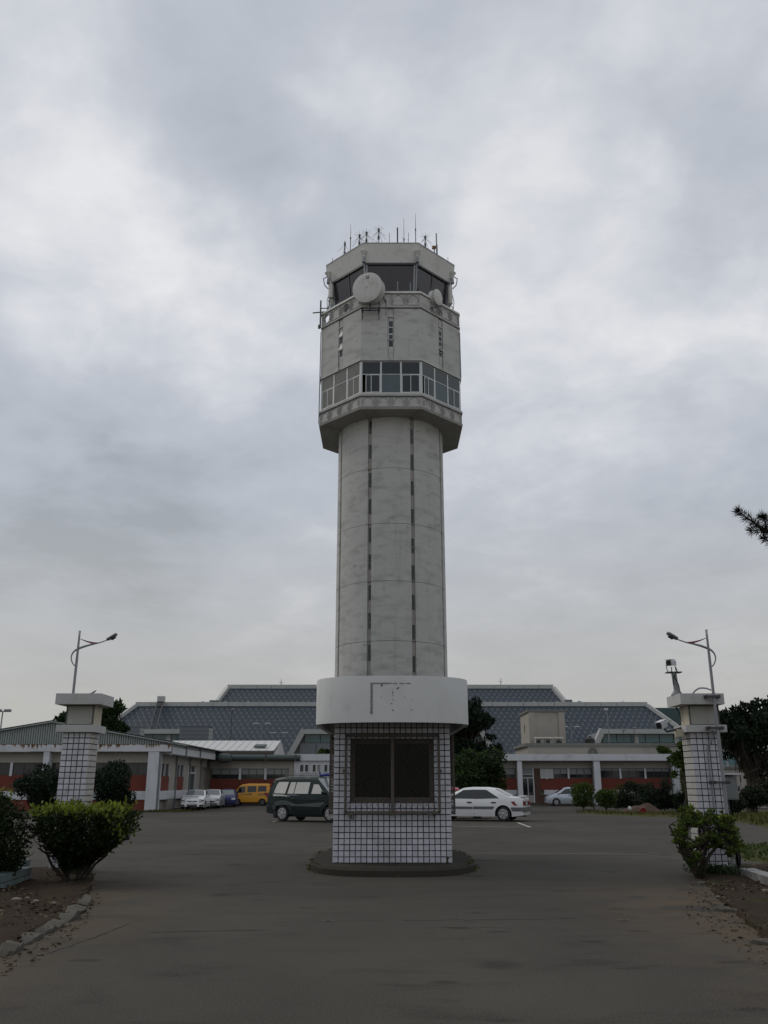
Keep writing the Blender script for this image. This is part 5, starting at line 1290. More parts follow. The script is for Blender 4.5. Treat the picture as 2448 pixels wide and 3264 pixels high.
ev = at(874, 2394, 85.2); rg = at(907, 2362.5, 90.5)
xr_, xl_ = ev.x, -21.5; nn = 15; wv = (xr_ - xl_) / nn
for i in range(nn):
    a = xl_ + i * wv; b = a + wv - .05
    for s in (0, 1):
        y0, y1 = (85.0, 90.5) if s == 0 else (96.0, 90.5)
        MB().add([(a, y0, ev.z), (b, y0, ev.z), (b, y1, rg.z), (a, y1, rg.z), (a, y0, ev.z + .05), (b, y0, ev.z + .05), (b, y1, rg.z + .05), (a, y1, rg.z + .05)], [(0, 3, 2, 1), (4, 5, 6, 7), (0, 1, 5, 4), (1, 2, 6, 5), (2, 3, 7, 6), (3, 0, 4, 7)]).build('roof_sheet', 'white_roof', rw)
        if s == 0: MB().bar((b + .025, y0, ev.z + .05), (b + .025, y1, rg.z + .05), .07, .08).build('seam', 'white_roof', rw)
MB().prism([(0, 85.2, ev.z - .3), (0, 95.8, ev.z - .3), (0, 90.5, rg.z - .03)], (xr_ - .12, 0, 0), (xr_ - .02, 0, 0)).build('gable_wall', 'wall_white', rw)
MB().box(xl_, xr_ + .02, 84.9, 85.0, ev.z - .28, ev.z - .01).build('eave_fascia', 'rust_steel', rw)
MB().box(xl_, xr_ - .1, 85.05, 95.8, Z(2424) + .002, ev.z - .02).build('eave_wall', 'gutter_green', rw)
MB().add([(-12.6, 86.0, ev.z + .35), (-11.5, 86.0, ev.z + .35), (-11.4, 86.8, ev.z + .58), (-12.5, 86.8, ev.z + .58), (-12.6, 86, ev.z + .47), (-11.5, 86, ev.z + .47), (-11.4, 86.8, ev.z + .7), (-12.5, 86.8, ev.z + .7)], [(0, 3, 2, 1), (4, 5, 6, 7), (0, 1, 5, 4), (1, 2, 6, 5), (2, 3, 7, 6), (3, 0, 4, 7)]).build('roof_hatch', 'gutter_green', rw)
m = MB().lathe((-15.4, 83.6, Z(2418)), (1, 0, 0), [(0, .42), (.8, .42), (1.1, .3)], 16); m.build('awning', 'gutter_green', rw, smooth=True)
# ---- white tiled block beside the tower
tb = thing('tiled_block', 'white tiled block with small sliding windows between the rear wing and the tower foot', 'building', (-6, 87, gz(86)))
x0, x1 = at(937, 2440, 84.6).x, -2.5
MB().box(x0 - .1, x1, 84.4, 94, Z(2425), Z(2404)).build('parapet', 'wall_white', tb); MB().box(x0, x1, 84.6, 94, G2 - .1, Z(2425) - .002).build('wall', 'wall_white', tb)
tm = MB().tbox(0, .225, -.018, 0, 0, .105, .006).mesh('wall_tile', 'white_tile'); cnt = 0
pts_ = []
zt_ = Z(2426) - .13
r_ = 0
while zt_ - r_ * .115 > Z(2475):
    zz = zt_ - r_ * .115; xx = x0 + .02
    while xx < -4.2:
        pts_.append((xx, zz)); xx += .235
    r_ += 1
wn_ = [(at(a, 2440, 84.6).x, at(b, 2440, 84.6).x) for a, b in ((954, 986), (994, 1024), (1031, 1062))]; zw0, zw1 = Z(2460), Z(2438)
tiles_left = []
for (a, z) in pts_:
    if any(p0 - .25 < a < p1 + .02 for p0, p1 in wn_) and zw0 - .13 < z < zw1 + .02: continue
    if cnt < 300: place(tm, 'wall_tile', tb).location += Vector((a, 84.6, z)); cnt += 1
for i, (p0, p1) in enumerate(wn_):
    f = MB(); pm_ = (p0 + p1) / 2
    for a, b in ((p0, p0 + .09), (pm_ - .07, pm_ + .07), (p1 - .09, p1)): f.box(a, b, 84.52, 84.62, zw0, zw1)
    f.box(p0, p1, 84.52, 84.62, zw0 - .09, zw0); f.box(p0, p1, 84.52, 84.62, zw1, zw1 + .09); fo = f.build('window', 'white_frame', tb)
    MB().box(p0 + .09, pm_ - .07, 84.57, 84.59, zw0, zw1).build('pane', 'window_dark', fo); MB().box(pm_ + .07, p1 - .09, 84.57, 84.59, zw0, zw1).build('pane', 'window_dark' if i != 1 else 'blind_pale', fo)
# ---- building glimpsed under the big tree at the right
rh = thing('gatehouse', 'pale building with a white wall and blue glass glimpsed under the big dark tree', 'building', (34, 74, gz(74)))
a, b = at(2306, 2452, 74), at(2412, 2490, 74)
MB().box(a.x, a.x + 12, 74, 74.3, gz(74), a.z).build('front_wall', 'wall_beige', rh); MB().box(a.x - .1, a.x + 12, 73.9, 74.4, a.z + .002, a.z + .22).build('coping', 'coping_grey', rh)
zt2 = at(2340, 2400, 80).z
MB().box(a.x + 1, a.x + 14, 80, 88, gz(80), zt2 + .8).build('house_wall', 'wall_white', rh)
for i in range(5):
    MB().box(a.x + 1.3 + i * 1.5, a.x + 2.6 + i * 1.5, 79.9, 79.99, 3.1, 4.1).build('pane', 'teal_glass', rh); MB().box(a.x + 1.3 + i * 1.5, a.x + 2.6 + i * 1.5, 79.9, 79.99, 1.9, 3.05).build('pane', 'blind_pale', rh)

# ================================================================== GUARD BOOTH
clear('booth_glass', (.36, .38, .36))
BX0, BX1, BY0, BY1, BZ0 = -.972, 1.288, 17.42, 20.6, .15
PT = (BX1 - BX0) / 21                           # tile pitch
isl = thing('traffic_island', 'low dark concrete island with rounded ends under the guard booth', 'traffic island', (.16, 18.8, 0))
def superellipse(cx, cy, a, b, e, n=56):
    return [(cx + a * math.copysign(abs(cos(t)) ** (2 / e), cos(t)), cy + b * math.copysign(abs(sin(t)) ** (2 / e), sin(t))) for t in [2 * pi * i / n for i in range(n)]]
m = MB(); se = superellipse(.16, 18.95, 1.62, 2.5, 3.0)
for s, z in ((1.0, -.02), (1.0, .1), (.975, .15)): m.v += [((x - .16) * s + .16, (y - 18.95) * s + 18.95, z) for x, y in se]
n = len(se)
for q in range(2):
    for i in range(n): m.f.append((q * n + i, q * n + (i + 1) % n, (q + 1) * n + (i + 1) % n, (q + 1) * n + i))
m.f.append(tuple(range(2 * n, 3 * n))); m.build('island_slab', 'island_concrete', isl, smooth=True)
pts = []
for i in range(900):
    t = rnd.uniform(0, 2 * pi); k = rnd.gauss(1.005, .02)
    pts.append((.16 + 1.62 * k * math.copysign(abs(cos(t)) ** .667, cos(t)), 18.95 + 2.5 * k * math.copysign(abs(sin(t)) ** .667, sin(t)), .005 if k > 1 else .14))
pts = [p for p in pts if p[1] > 17.3 or rnd.random() < .12]
tag(place(leaf_mesh('weeds', pts, .05, 'grass_blade', up=1.2), 'weeds'), 'tiny weeds growing around the edge of the booth island', kind='stuff')
booth = thing('guard_booth', 'small guard booth clad in square white tiles with barred window and bulging white canopy', 'guard booth', (.16, 19, BZ0))
c0, c1b, r0_, r1_ = 3, 18, 10, 21               # window opening in tile counts
wx0, wx1 = BX0 + c0 * PT, BX0 + c1b * PT; wz0, wz1 = BZ0 + r0_ * PT, BZ0 + r1_ * PT
ZTOP = 2.9
m = MB(); D = .012
m.box(BX0 + D, wx0, BY0 + D, BY0 + .12, BZ0, ZTOP); m.box(wx1, BX1 - D, BY0 + D, BY0 + .12, BZ0, ZTOP); m.box(wx0, wx1, BY0 + D, BY0 + .12, BZ0, wz0); m.box(wx0, wx1, BY0 + D, BY0 + .12, wz1, ZTOP)
for x in (BX0 + D, BX1 - D - .108):
    m.box(x, x + .108, BY0 + .12, 18.0, BZ0, ZTOP); m.box(x, x + .108, 19.6, BY1, BZ0, ZTOP); m.box(x, x + .108, 18.0, 19.6, BZ0, 1.23); m.box(x, x + .108, 18.0, 19.6, 2.4, ZTOP)
m.box(BX0 + .12, BX1 - .12, BY1 - .12, BY1, BZ0, ZTOP)
m.build('wall', 'dark_grout', booth)
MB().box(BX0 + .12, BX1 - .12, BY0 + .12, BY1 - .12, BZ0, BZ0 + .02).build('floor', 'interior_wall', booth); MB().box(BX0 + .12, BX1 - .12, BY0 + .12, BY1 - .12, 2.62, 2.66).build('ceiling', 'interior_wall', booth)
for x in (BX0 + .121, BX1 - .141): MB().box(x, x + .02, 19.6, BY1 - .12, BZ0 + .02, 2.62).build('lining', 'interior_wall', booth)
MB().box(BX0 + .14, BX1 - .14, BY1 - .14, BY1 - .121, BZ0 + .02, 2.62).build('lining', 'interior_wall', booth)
G = .0075
tile = MB().tbox(G, PT - G, 0, D + .002, G, PT - G, .006).mesh('tile', 'white_tile')
half_t = MB().tbox(G, PT - G, 0, D + .002, G, PT - G, .006)
cells = []
for r in range(24):
    for c in range(21):
        if c0 <= c < c1b and r0_ <= r < r1_: continue
        cells.append((c, r))
cells.sort(key=lambda q: q[1])
for i, (c, r) in enumerate(cells[:298]):
    o = place(tile, 'tile', booth); o.location += Vector((BX0 + c * PT + rnd.uniform(-.001, .001), BY0 + rnd.uniform(-.001, .001), BZ0 + r * PT + rnd.uniform(-.001, .001)))
    o.rotation_euler = (rnd.uniform(-.006, .006), 0, rnd.uniform(-.006, .006))
# broken corner tiles at the foot of the wall
for cxx, pts_ in ((BX1 - PT, ((.0, .0), (.035, .0), (.02, .05), (.05, .09), (0, .1))), (BX0, ((.0, .0), (.1, .0), (.1, .03), (.09, .012), (.04, .008)))):
    MB().prism([(cxx + .004 + a_, BY0 - .0025, BZ0 + .004 + b_) for a_, b_ in pts_], (0, 0, 0), (0, .003, 0)).build('tile_break', 'island_concrete', booth)
m = MB()
for c, r in cells[298:]: m.tbox(BX0 + c * PT + G, BX0 + (c + 1) * PT - G, BY0, BY0 + D, BZ0 + r * PT + G, BZ0 + (r + 1) * PT - G, .006)
ny = int((BY1 - BY0) / PT)
for side, x in ((-1, BX0), (1, BX1)):
    for r in range(24):
        for c in range(ny):
            y = BY0 + c * PT; z = BZ0 + r * PT
            if 17.95 < y < 19.6 and 1.15 < z < 2.4: continue
            xa, xb = (x, x + D) if side < 0 else (x - D, x)
            m.box(xa, xb, y + G, y + PT - G, z + G, z + PT - G)
for r in range(24):
    for c in range(21): m.box(BX0 + c * PT + G, BX0 + (c + 1) * PT - G, BY1, BY1 + D, BZ0 + r * PT + G, BZ0 + (r + 1) * PT - G)
tag(m.build('tiles', 'white_tile', booth), None, kind='stuff')
# canopy: bulging front, long straight sides, hollow below
CZ0, CZ1 = 2.67, 3.53; CCX = .16
def canopy_ring(off=0.0):
    P = []; n = 28; a = 1.5 - off; b = 1.0 - off
    for i in range(n + 1):
        t = pi + pi * i / n; e = 2.35
        P.append((CCX + a * math.copysign(abs(cos(t)) ** (2 / e), cos(t)), 17.45 + b * math.copysign(abs(sin(t)) ** (2 / e), sin(t))))
    P += [(CCX + a - .06, 21.3 - off), (CCX - a + .06, 21.3 - off)]
    return P
out = canopy_ring(); inn = canopy_ring(.1); m = MB(); n = len(out)
for P, z in ((out, CZ0), (out, CZ1 - .02), ([(x * .995 + CCX * .005, y + .004) for x, y in out], CZ1), (inn, CZ1), (inn, CZ0)): m.v += [(x, y, z) for x, y in P]
for q in range(5):
    for i in range(n): a = q * n; b = ((q + 1) % 5) * n; m.f.append((a + i, a + (i + 1) % n, b + (i + 1) % n, b + i))
cano = m.build('canopy', 'canopy_paint', booth, smooth=True)
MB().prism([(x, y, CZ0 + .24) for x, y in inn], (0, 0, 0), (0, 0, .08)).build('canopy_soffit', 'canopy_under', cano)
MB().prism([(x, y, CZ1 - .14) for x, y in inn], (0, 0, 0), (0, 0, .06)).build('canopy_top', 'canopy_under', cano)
def on_canopy(x, z, o=.004):
    a, b, e = 1.5, 1.0, 2.35; k = min(1, abs((x - CCX) / a)); return (x, 17.45 - b * (1 - k ** e) ** (1 / e) - o, z)
m = MB(); q = random.Random(3)
def smear(x0, x1, z0, z1, nx, nz, jag):
    for i in range(nx):
        for j in range(nz):
            if q.random() < jag: continue
            a = x0 + (x1 - x0) * i / nx; b = x0 + (x1 - x0) * (i + 1) / nx; c = z0 + (z1 - z0) * j / nz; d = z0 + (z1 - z0) * (j + 1) / nz
            jx = lambda: q.uniform(-.006, .006)
            m.add([on_canopy(a + jx(), c), on_canopy(b + jx(), c), on_canopy(b + jx(), d), on_canopy(a + jx(), d)], [(0, 1, 2, 3)])
def cu(x): return at(980 + x / 3.072, 2200, 16.5).x
def cz_(y): return at(1200, 2120 + y / 3.072, 16.46).z
smear(cu(617), cu(640), cz_(480), cz_(172), 2, 22, .0)
m.build('sign_residue', 'residue', cano); m = MB()
smear(cu(640), cu(800), cz_(185), cz_(172), 12, 1, 0); smear(cu(800), cu(1010), cz_(184), cz_(174), 16, 1, .35)
tag(m.build('sign_residue', 'residue', cano), None, kind='stuff')
m = MB()
for (x, y, r) in ((728, 195, .017), (724, 205, .012), (880, 228, .016), (892, 222, .012), (836, 265, .013), (832, 285, .011), (836, 300, .009), (838, 340, .011), (824, 378, .012), (838, 442, .014), (720, 312, .01), (950, 318, .01), (1018, 438, .01), (1020, 340, .007), (832, 240, .008)):
    p = on_canopy(cu(x), cz_(y), .003); k = 7
    m.add([(p[0] + r * cos(2 * pi * i / k) * q.uniform(.6, 1.3), p[1], p[2] + r * sin(2 * pi * i / k) * q.uniform(.6, 1.3)) for i in range(k)], [tuple(range(k))])
tag(m.build('screw_holes', 'dark_steel', cano), None, kind='stuff')
# front sliding window and its cage of welded bars and diamond mesh
y = BY0 + .05; f = MB()
for a, b, c, d in ((wx0, wx0 + .04, wz0, wz1), (wx1 - .04, wx1, wz0, wz1), (wx0 + .04, wx1 - .04, wz0, wz0 + .05), (wx0 + .04, wx1 - .04, wz1 - .04, wz1)): f.box(a, b, y, y + .09, c, d)
win = f.build('window', 'rust_steel', booth); mid = (wx0 + wx1) / 2
for a, b, yy in ((wx0 + .041, mid + .025, y + .05), (mid - .025, wx1 - .041, y + .01)):
    s = MB()
    for p, q_, c, d in ((a, a + .04, wz0 + .051, wz1 - .041), (b - .04, b, wz0 + .051, wz1 - .041), (a + .04, b - .04, wz0 + .051, wz0 + .1), (a + .04, b - .04, wz1 - .08, wz1 - .041)): s.box(p, q_, yy, yy + .03, c, d)
    so_ = s.build('sash', 'rust_steel', win)
    place(MB().box(a + .04, b - .04, yy + .012, yy + .018, wz0 + .1, wz1 - .08).mesh('pane', 'booth_glass'), 'pane', so_, True)
def cage(parent, X0, X1, Z0, Z1, yf, depth, name, cell=.0585):
    f = MB(); w = .048
    for yy in (yf,):
        for a, b in (((X0, Z0), (X1, Z0)), ((X0, Z1), (X1, Z1)), ((X0, Z0), (X0, Z1)), ((X1, Z0), (X1, Z1))): f.bar((a[0], yy, a[1]), (b[0], yy, b[1]), w)
    f.bar(((X0 + X1) / 2, yf, Z0), ((X0 + X1) / 2, yf, Z1), w * 1.3)
    for X in (X0, X1):
        for Zz in (Z0, Z1): f.bar((X, yf, Zz), (X, yf + depth, Zz), .025)
    for X in (X0 + .1, X1 - .1): f.bar((X, yf, Z0 - .01), (X, yf + depth, Z0 - .06), .03)
    cg = f.build(name, 'rust_steel', parent)
    g = MB(); t = .0038; W, H = X1 - X0, Z1 - Z0; k = cell * 2
    i = -int(H / k) - 1
    while i * k < W:
        for s in (0, 1):
            # lines x = i*k + z*.5 (steep diamonds)
            x0_ = i * k; pts = []
            a = max(0, -x0_); b = min(H, W - x0_)
            if b > a + .01:
                P, Q = (x0_ + a, a), (x0_ + b, b)
                if s: P, Q = (W - P[0], P[1]), (W - Q[0], Q[1])
                g.bar((X0 + P[0], yf + .004 * s, Z0 + P[1]), (X0 + Q[0], yf + .004 * s, Z0 + Q[1]), t, t)
        i += 1
    tag(g.build('diamond_mesh', 'mesh_steel', cg), None, kind='stuff')
    return cg
cg = cage(booth, -.735, 1.06, 1.055, 2.475, BY0 - .13, .14, 'window_cage')
m = MB()
for x in (-.62, .16, .88): m.box(x - .05, x + .05, BY0 - .17, BY0 - .11, 1.0, 1.04)
m.box(-.63, -.6, BY0 - .16, BY0 - .12, .93, 1.0); m.box(-.59, -.57, BY0 - .16, BY0 - .12, .92, 1.0); m.build('latch', 'rust_steel', cg)
m = MB()
for x in (-.77, 1.09): m.box(x - .02, x + .02, BY0 - .12, BY0 - .02, 1.78, 1.84)
m.build('hinge', 'rust_steel', cg)
# side cages, seen edge-on
for x, s in ((BX0, -1), (BX1, 1)):
    f = MB()
    for yy in (17.75, 19.85): f.bar((x + s * .09, yy, 1.02), (x + s * .09, yy, 2.5), .034)
    for zz in (1.02, 2.5): f.bar((x + s * .09, 17.75, zz), (x + s * .09, 19.85, zz), .034)
    for yy in (17.75, 19.85):
        for zz in (1.02, 1.75, 2.5): f.bar((x - s * .01, yy, zz), (x + s * .09, yy, zz), .025)
    cgs = f.build('side_cage', 'rust_steel', booth); g = MB()
    k = .117; i = -14
    while i * k < 2.1:
        for sg in (0, 1):
            x0_ = i * k; a = max(0, -x0_); b = min(1.48, 2.1 - x0_)
            if b > a + .01:
                P, Q = (x0_ + a, a), (x0_ + b, b)
                if sg: P, Q = (2.1 - P[0], P[1]), (2.1 - Q[0], Q[1])
                g.bar((x + s * .09, 17.75 + P[0], 1.02 + P[1]), (x + s * .09, 17.75 + Q[0], 1.02 + Q[1]), .004)
        i += 1
    tag(g.build('diamond_mesh', 'rust_steel', cgs), None, kind='stuff')
    MB().box(x - s * .1, x - s * .085, 18.02, 19.58, 1.24, 2.39).build('side_pane', 'window_dark', booth)
# what stands inside
t = thing('office_chair', 'dark chair standing inside the guard booth behind the left pane', 'chair', (-.3, 18.55, BZ0 + .02))
MB().tbox(-.54, -.1, 18.55, 18.6, 1.0, 1.62, .02).build('backrest', 'dark_steel', t); MB().tbox(-.55, -.1, 18.1, 18.55, .6, .68, .02).build('seat', 'dark_steel', t); MB().tube([(-.32, 18.35, .2), (-.32, 18.35, .6)], .04, 8).build('leg', 'dark_steel', t)
MB().bar((-.32, 18.57, .64), (-.32, 18.6, 1.1), .05).build('back_post', 'dark_steel', t)
m = MB()
for a in range(5): m.bar((-.32, 18.35, .21), (-.32 + .26 * cos(a * 1.257), 18.35 + .26 * sin(a * 1.257), .19), .04)
m.build('base', 'dark_steel', t)
pm('card_brown', (.34, .24, .16), .8, .1, 8, bmp=0)
t = thing('desk', 'plain desk along the front of the booth interior', 'desk', (.16, 17.9, BZ0 + .02))
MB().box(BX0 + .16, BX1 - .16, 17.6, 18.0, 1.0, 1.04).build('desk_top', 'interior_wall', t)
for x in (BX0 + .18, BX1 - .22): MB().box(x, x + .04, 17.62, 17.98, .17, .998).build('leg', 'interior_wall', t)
o = MB().prism([(-.5, 17.75, 1.32), (-.25, 17.78, 1.3), (-.5, 17.76, 1.62)], (0, 0, 0), (0, .015, .0)); solo(o, 'card', 'card_brown', 'pale triangular card leaning inside the booth window at lower left', 'card')
o = MB().tbox(-.5, -.28, 17.72, 17.8, 1.041, 1.31, .02); solo(o, 'box_file', 'wall_beige', 'grey box standing on the booth desk under the triangular card', 'box')

# ================================================================== GATE PILLARS
def pillar(side, x0, x1, Y0, label, tilefrom):
    """front face from x0 to x1 at Y0; five tiles wide and deep"""
    t = thing('gate_pillar', label, 'gate pillar', ((x0 + x1) / 2, Y0 + .27, 0), group='tiled gate pillars')
    p = (x1 - x0) / 5; dep = .52; zt = tilefrom; rows = int(zt / p) + 1
    MB().box(x0 + .011, x1 - .011, Y0 + .011, Y0 + dep - .011, -.05, zt).build('core', 'dark_grout', t)
    g = .0075
    mf = MB().tbox(g, p - g, 0, .013, g, p - g, .006).mesh('tile', 'white_tile')
    pd = dep / 5
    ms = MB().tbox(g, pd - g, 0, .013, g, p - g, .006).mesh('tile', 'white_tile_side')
    for r in range(rows):
        z = zt - (r + 1) * p
        if z < -.06: continue
        for c in range(5):
            o = place(mf, 'tile', t); o.location += Vector((x0 + c * p, Y0, z)); o.rotation_euler = (rnd.uniform(-.008, .008), 0, rnd.uniform(-.008, .008))
            if side < 0: o = place(ms, 'tile', t); o.location += Vector((x1, Y0 + c * pd, z)); o.rotation_euler = (0, 0, pi / 2)
            else: o = place(ms, 'tile', t); o.location += Vector((x0, Y0 + (c + 1) * pd, z)); o.rotation_euler = (0, 0, -pi / 2)
    m = MB()
    for r in range(rows):
        z = zt - (r + 1) * p
        if z < -.06: continue
        for c in range(5):
            m.box(x0 + c * p + g, x0 + (c + 1) * p - g, Y0 + dep - .013, Y0 + dep, z + g, z + p - g)
            xa = (x0, x0 + .013) if side < 0 else (x1 - .013, x1); m.box(xa[0], xa[1], Y0 + c * pd + g, Y0 + (c + 1) * pd - g, z + g, z + p - g)
    tag(m.build('tiles', 'white_tile', t), None, kind='stuff')
    return t, zt, dep
def cl(x, y): return (x / 3.95, 2240 + y / 3.95)
Y0 = 17.25
xl0, xl1 = at(201.8, 2335, Y0).x, at(289.4, 2335, Y0).x
zt = at(*cl(960, 372), Y0).z
pl_t, zt, dep = pillar(-1, xl0, xl1, Y0, 'left gate pillar in white tiles with two pale slabs and a panelled neck', zt)
def slab_(t, x0, x1, y0, y1, z0, z1, mat='pillar_render', nm='cap_slab'):
    return MB().add([(x0, y0, z0), (x1, y0, z0), (x1, y1, z0), (x0, y1, z0), (x0, y0, z1), (x1, y0, z1), (x1, y1, z1), (x0, y1, z1)], [(0, 3, 2, 1), (4, 5, 6, 7), (0, 1, 5, 4), (1, 2, 6, 5), (2, 3, 7, 6), (3, 0, 4, 7)]).build(nm, mat, t)
def pillar_top(t, xa, xb, side):
    zl0, zl1 = zt, at(300, 2310, Y0 - .12).z
    slab_(t, xa - .11, xb + .1, Y0 - .12, Y0 + .6, zl0, zl1)
    zn1 = at(300, 2247, Y0).z; zc1 = at(300, 2210, Y0 - .2).z
    nx0, nx1 = xa + .02, xb + .02
    slab_(t, nx0, nx1, Y0, Y0 + .5, zl1, zn1, 'pillar_panel', 'neck')
    fr = MB(); w = .02
    for a, b in ((nx0 - .003, nx0 + w), (nx1 - w, nx1 + .003)):
        fr.box(a, b, Y0 - .012, Y0 - .001, zl1 + .001, zn1 - .001)
    fr.box(nx0 + w, nx1 - w, Y0 - .012, Y0 - .001, zl1 + .001, zl1 + w); fr.box(nx0 + w, nx1 - w, Y0 - .012, Y0 - .001, zn1 - w, zn1 - .001)
    fr.build('panel_frame', 'dark_steel', t)
    xs_ = nx1 if side < 0 else nx0
    MB().box(min(xs_, xs_ - side * .008), max(xs_, xs_ - side * .008), Y0 + .03, Y0 + .48, zl1 + .01, zn1 - .01).build('side_light_face', 'pillar_beige', t)  # thin beige face that paints in the light on the neck's inner side
    slab_(t, xa - .15 - (.04 if side > 0 else 0), xb + .2 - (.12 if side > 0 else 0), Y0 - .2, Y0 + .62, zn1, zc1, 'pillar_render', 'top_slab')
    return zl0, zl1, zn1, zc1
zz = pillar_top(pl_t, xl0, xl1, -1)
o = MB(); pb = Vector((at(302, 2206, Y0).x, Y0 - .05, zz[3]))
o.lathe(pb + Vector((-.03, 0, .02)), (1, 0, .7), [(0, .006), (.015, .016), (.035, .018), (.055, .011), (.062, .014), (.08, .012), (.09, .003)], 10); o.bar(pb + Vector((-.03, 0, .022)), pb + Vector((-.075, 0, .008)), .016); o.bar(pb + Vector((-.005, 0, 0)), pb + Vector((-.005, 0, .03)), .005)
solo(o, 'bird', 'dark_steel', 'small dark bird sitting on the top slab of the left gate pillar', 'bird')
xr0, xr1 = at(2199, 2332, Y0).x, at(2294.6, 2332, Y0).x
pr_t, zt, dep = pillar(1, xr0, xr1, Y0, 'right gate pillar in white tiles, with cables, clamps and cameras', zt)
zz = pillar_top(pr_t, xr0, xr1, 1)

# ---- street lamps
def street_lamp(u, v_top, v_base, Y, sgn, zb, label):
    p = at(u, v_top, Y); pb = at(u - sgn * (v_base - v_top) * .115 if sgn > 0 else u + (v_base - v_top) * .1, v_base, Y)
    x = (p.x + pb.x) / 2; H = p.z
    t = thing('street_lamp', label, 'street lamp', (x, Y, zb), group='street lamps at the gate')
    P = lambda dx, z: Vector((x + sgn * dx, Y, z))
    MB().tube([P(0, zb), P(0, H - .6), P(0, H - .1)], [.033, .027, .02], 12).build('pole', 'grey_steel', t, smooth=True)
    MB().lathe(P(0, H - .105), (0, 0, 1), [(0, .026), (.012, .026), (.014, .021), (.09, .024), (.094, .027), (.105, .025)], 12).build('beacon', 'lamp_clear', t)
    # arm: sweeps from behind the pole, across it and up to the head
    arm = [P(a_, H - b_) for a_, b_ in ((-.03, .73), (-.085, .665), (-.12, .57), (-.108, .48), (-.05, .405), (.02, .368), (.14, .322), (.28, .284), (.43, .25), (.6, .19))]
    m = MB().tube(cr(arm), crr([.011, .012, .013, .015, .019, .023, .023, .018, .013, .011]), 10); m.build('arm', 'grey_steel', t, smooth=True)
    m = MB(); prof = [(.02, .165, .005), (.14, .212, .012), (.26, .245, .018), (.34, .256, .018), (.45, .25, .008)]
    m.tube(cr([P(a_, H - b_) for a_, b_, c in prof]), crr([c for a_, b_, c in prof]), 8); pm('brace_red', (.2, .015, .02), .5, .1, 6, bmp=0) if 'brace_red' not in MATS else None
    m.build('brace', 'brace_red', t, smooth=True)
    d = (P(.78, H - .075) - P(.59, H - .195)); d.normalize(); a = P(.59, H - .195); sd_ = Vector((0, 1, 0)); nn_ = d.cross(sd_) * (1 if d.cross(sd_).z > 0 else -1)
    m = MB(); L = .235
    for (tt, w_, h_) in ((0, .04, .022), (.025, .075, .034), (.12, .085, .038), (L - .03, .08, .036), (L, .055, .022)):
        for i in range(10): an = 2 * pi * i / 10; m.v.append(tuple(a + d * tt + sd_ * cos(an) * w_ + nn_ * (sin(an) * h_ + .01)))
    for q_ in range(4):
        for i in range(10): m.f.append((q_ * 10 + i, q_ * 10 + (i + 1) % 10, q_ * 10 + 10 + (i + 1) % 10, q_ * 10 + 10 + i))
    m.f += [tuple(range(9, -1, -1)), tuple(range(40, 50))]
    hd = m.build('lamp_head', 'grey_steel', t, smooth=True)
    c = a + d * .08 - nn_ * .033
    MB().prism([c + d * .0 + sd_ * -.05, c + d * .1 + sd_ * -.05, c + d * .1 + sd_ * .05, c + d * .0 + sd_ * .05], (0, 0, 0), -nn_ * .014).build('lens', 'black_trim', hd)
    return t, x, H
tl, xl, Hl = street_lamp(140 + 684 / 5.925, 1960 + 302 / 5.925, 1960 + 1478 / 5.925, 17.98, 1, 0, 'street lamp standing behind the left gate pillar, arm to the right')
tr, xr, Hr = street_lamp(2080 + 1003 / 5.821, 1980 + 157 / 5.821, 1980 + 1345 / 5.821, Y0 - .3, -1, 0, 'street lamp strapped to the front of the right gate pillar, arm to the left')
m = MB()
for z in (zz[3] - .07, zz[1] - .07, 1.6, .9):
    m.box(xr - .16, xr + .12, Y0 - .345, Y0 - .255, z - .018, z + .018); m.box(xr - .16, xr - .12, Y0 - .3, Y0 + .0, z - .03, z + .03); m.box(xr + .08, xr + .12, Y0 - .3, Y0, z - .03, z + .03)
m.build('clamps', 'dark_steel', tr)
m = MB().tube(cr([(xr - .02, Y0 - .24, zz[3] + .06), (xr - .08, Y0 - .16, zz[3] + .1), (xr - .18, Y0 - .08, zz[3] + .11), (xr - .25, Y0, zz[3] + .06), (xr - .29, Y0 + .05, zz[3])]), .016, 8); m.tube(cr([(xr - .06, Y0 - .2, zz[1] - .1), (xr - .09, Y0 - .14, zz[1] - .35), (xr - .14, Y0 - .06, zz[1] - .5), (xr - .14, Y0 - .05, .9)]), .016, 8)
m.build('flexible_conduit', 'grey_steel', tr)
m = MB().tube(cr([(xr + .1, Y0 - .2, 1.1), (xr + .14, Y0 - .15, .7), (xr + .24, Y0 - .05, .35), (xr + .27, Y0 + .1, 0)]), .02, 8); m.build('ground_cable', 'black_trim', tr)
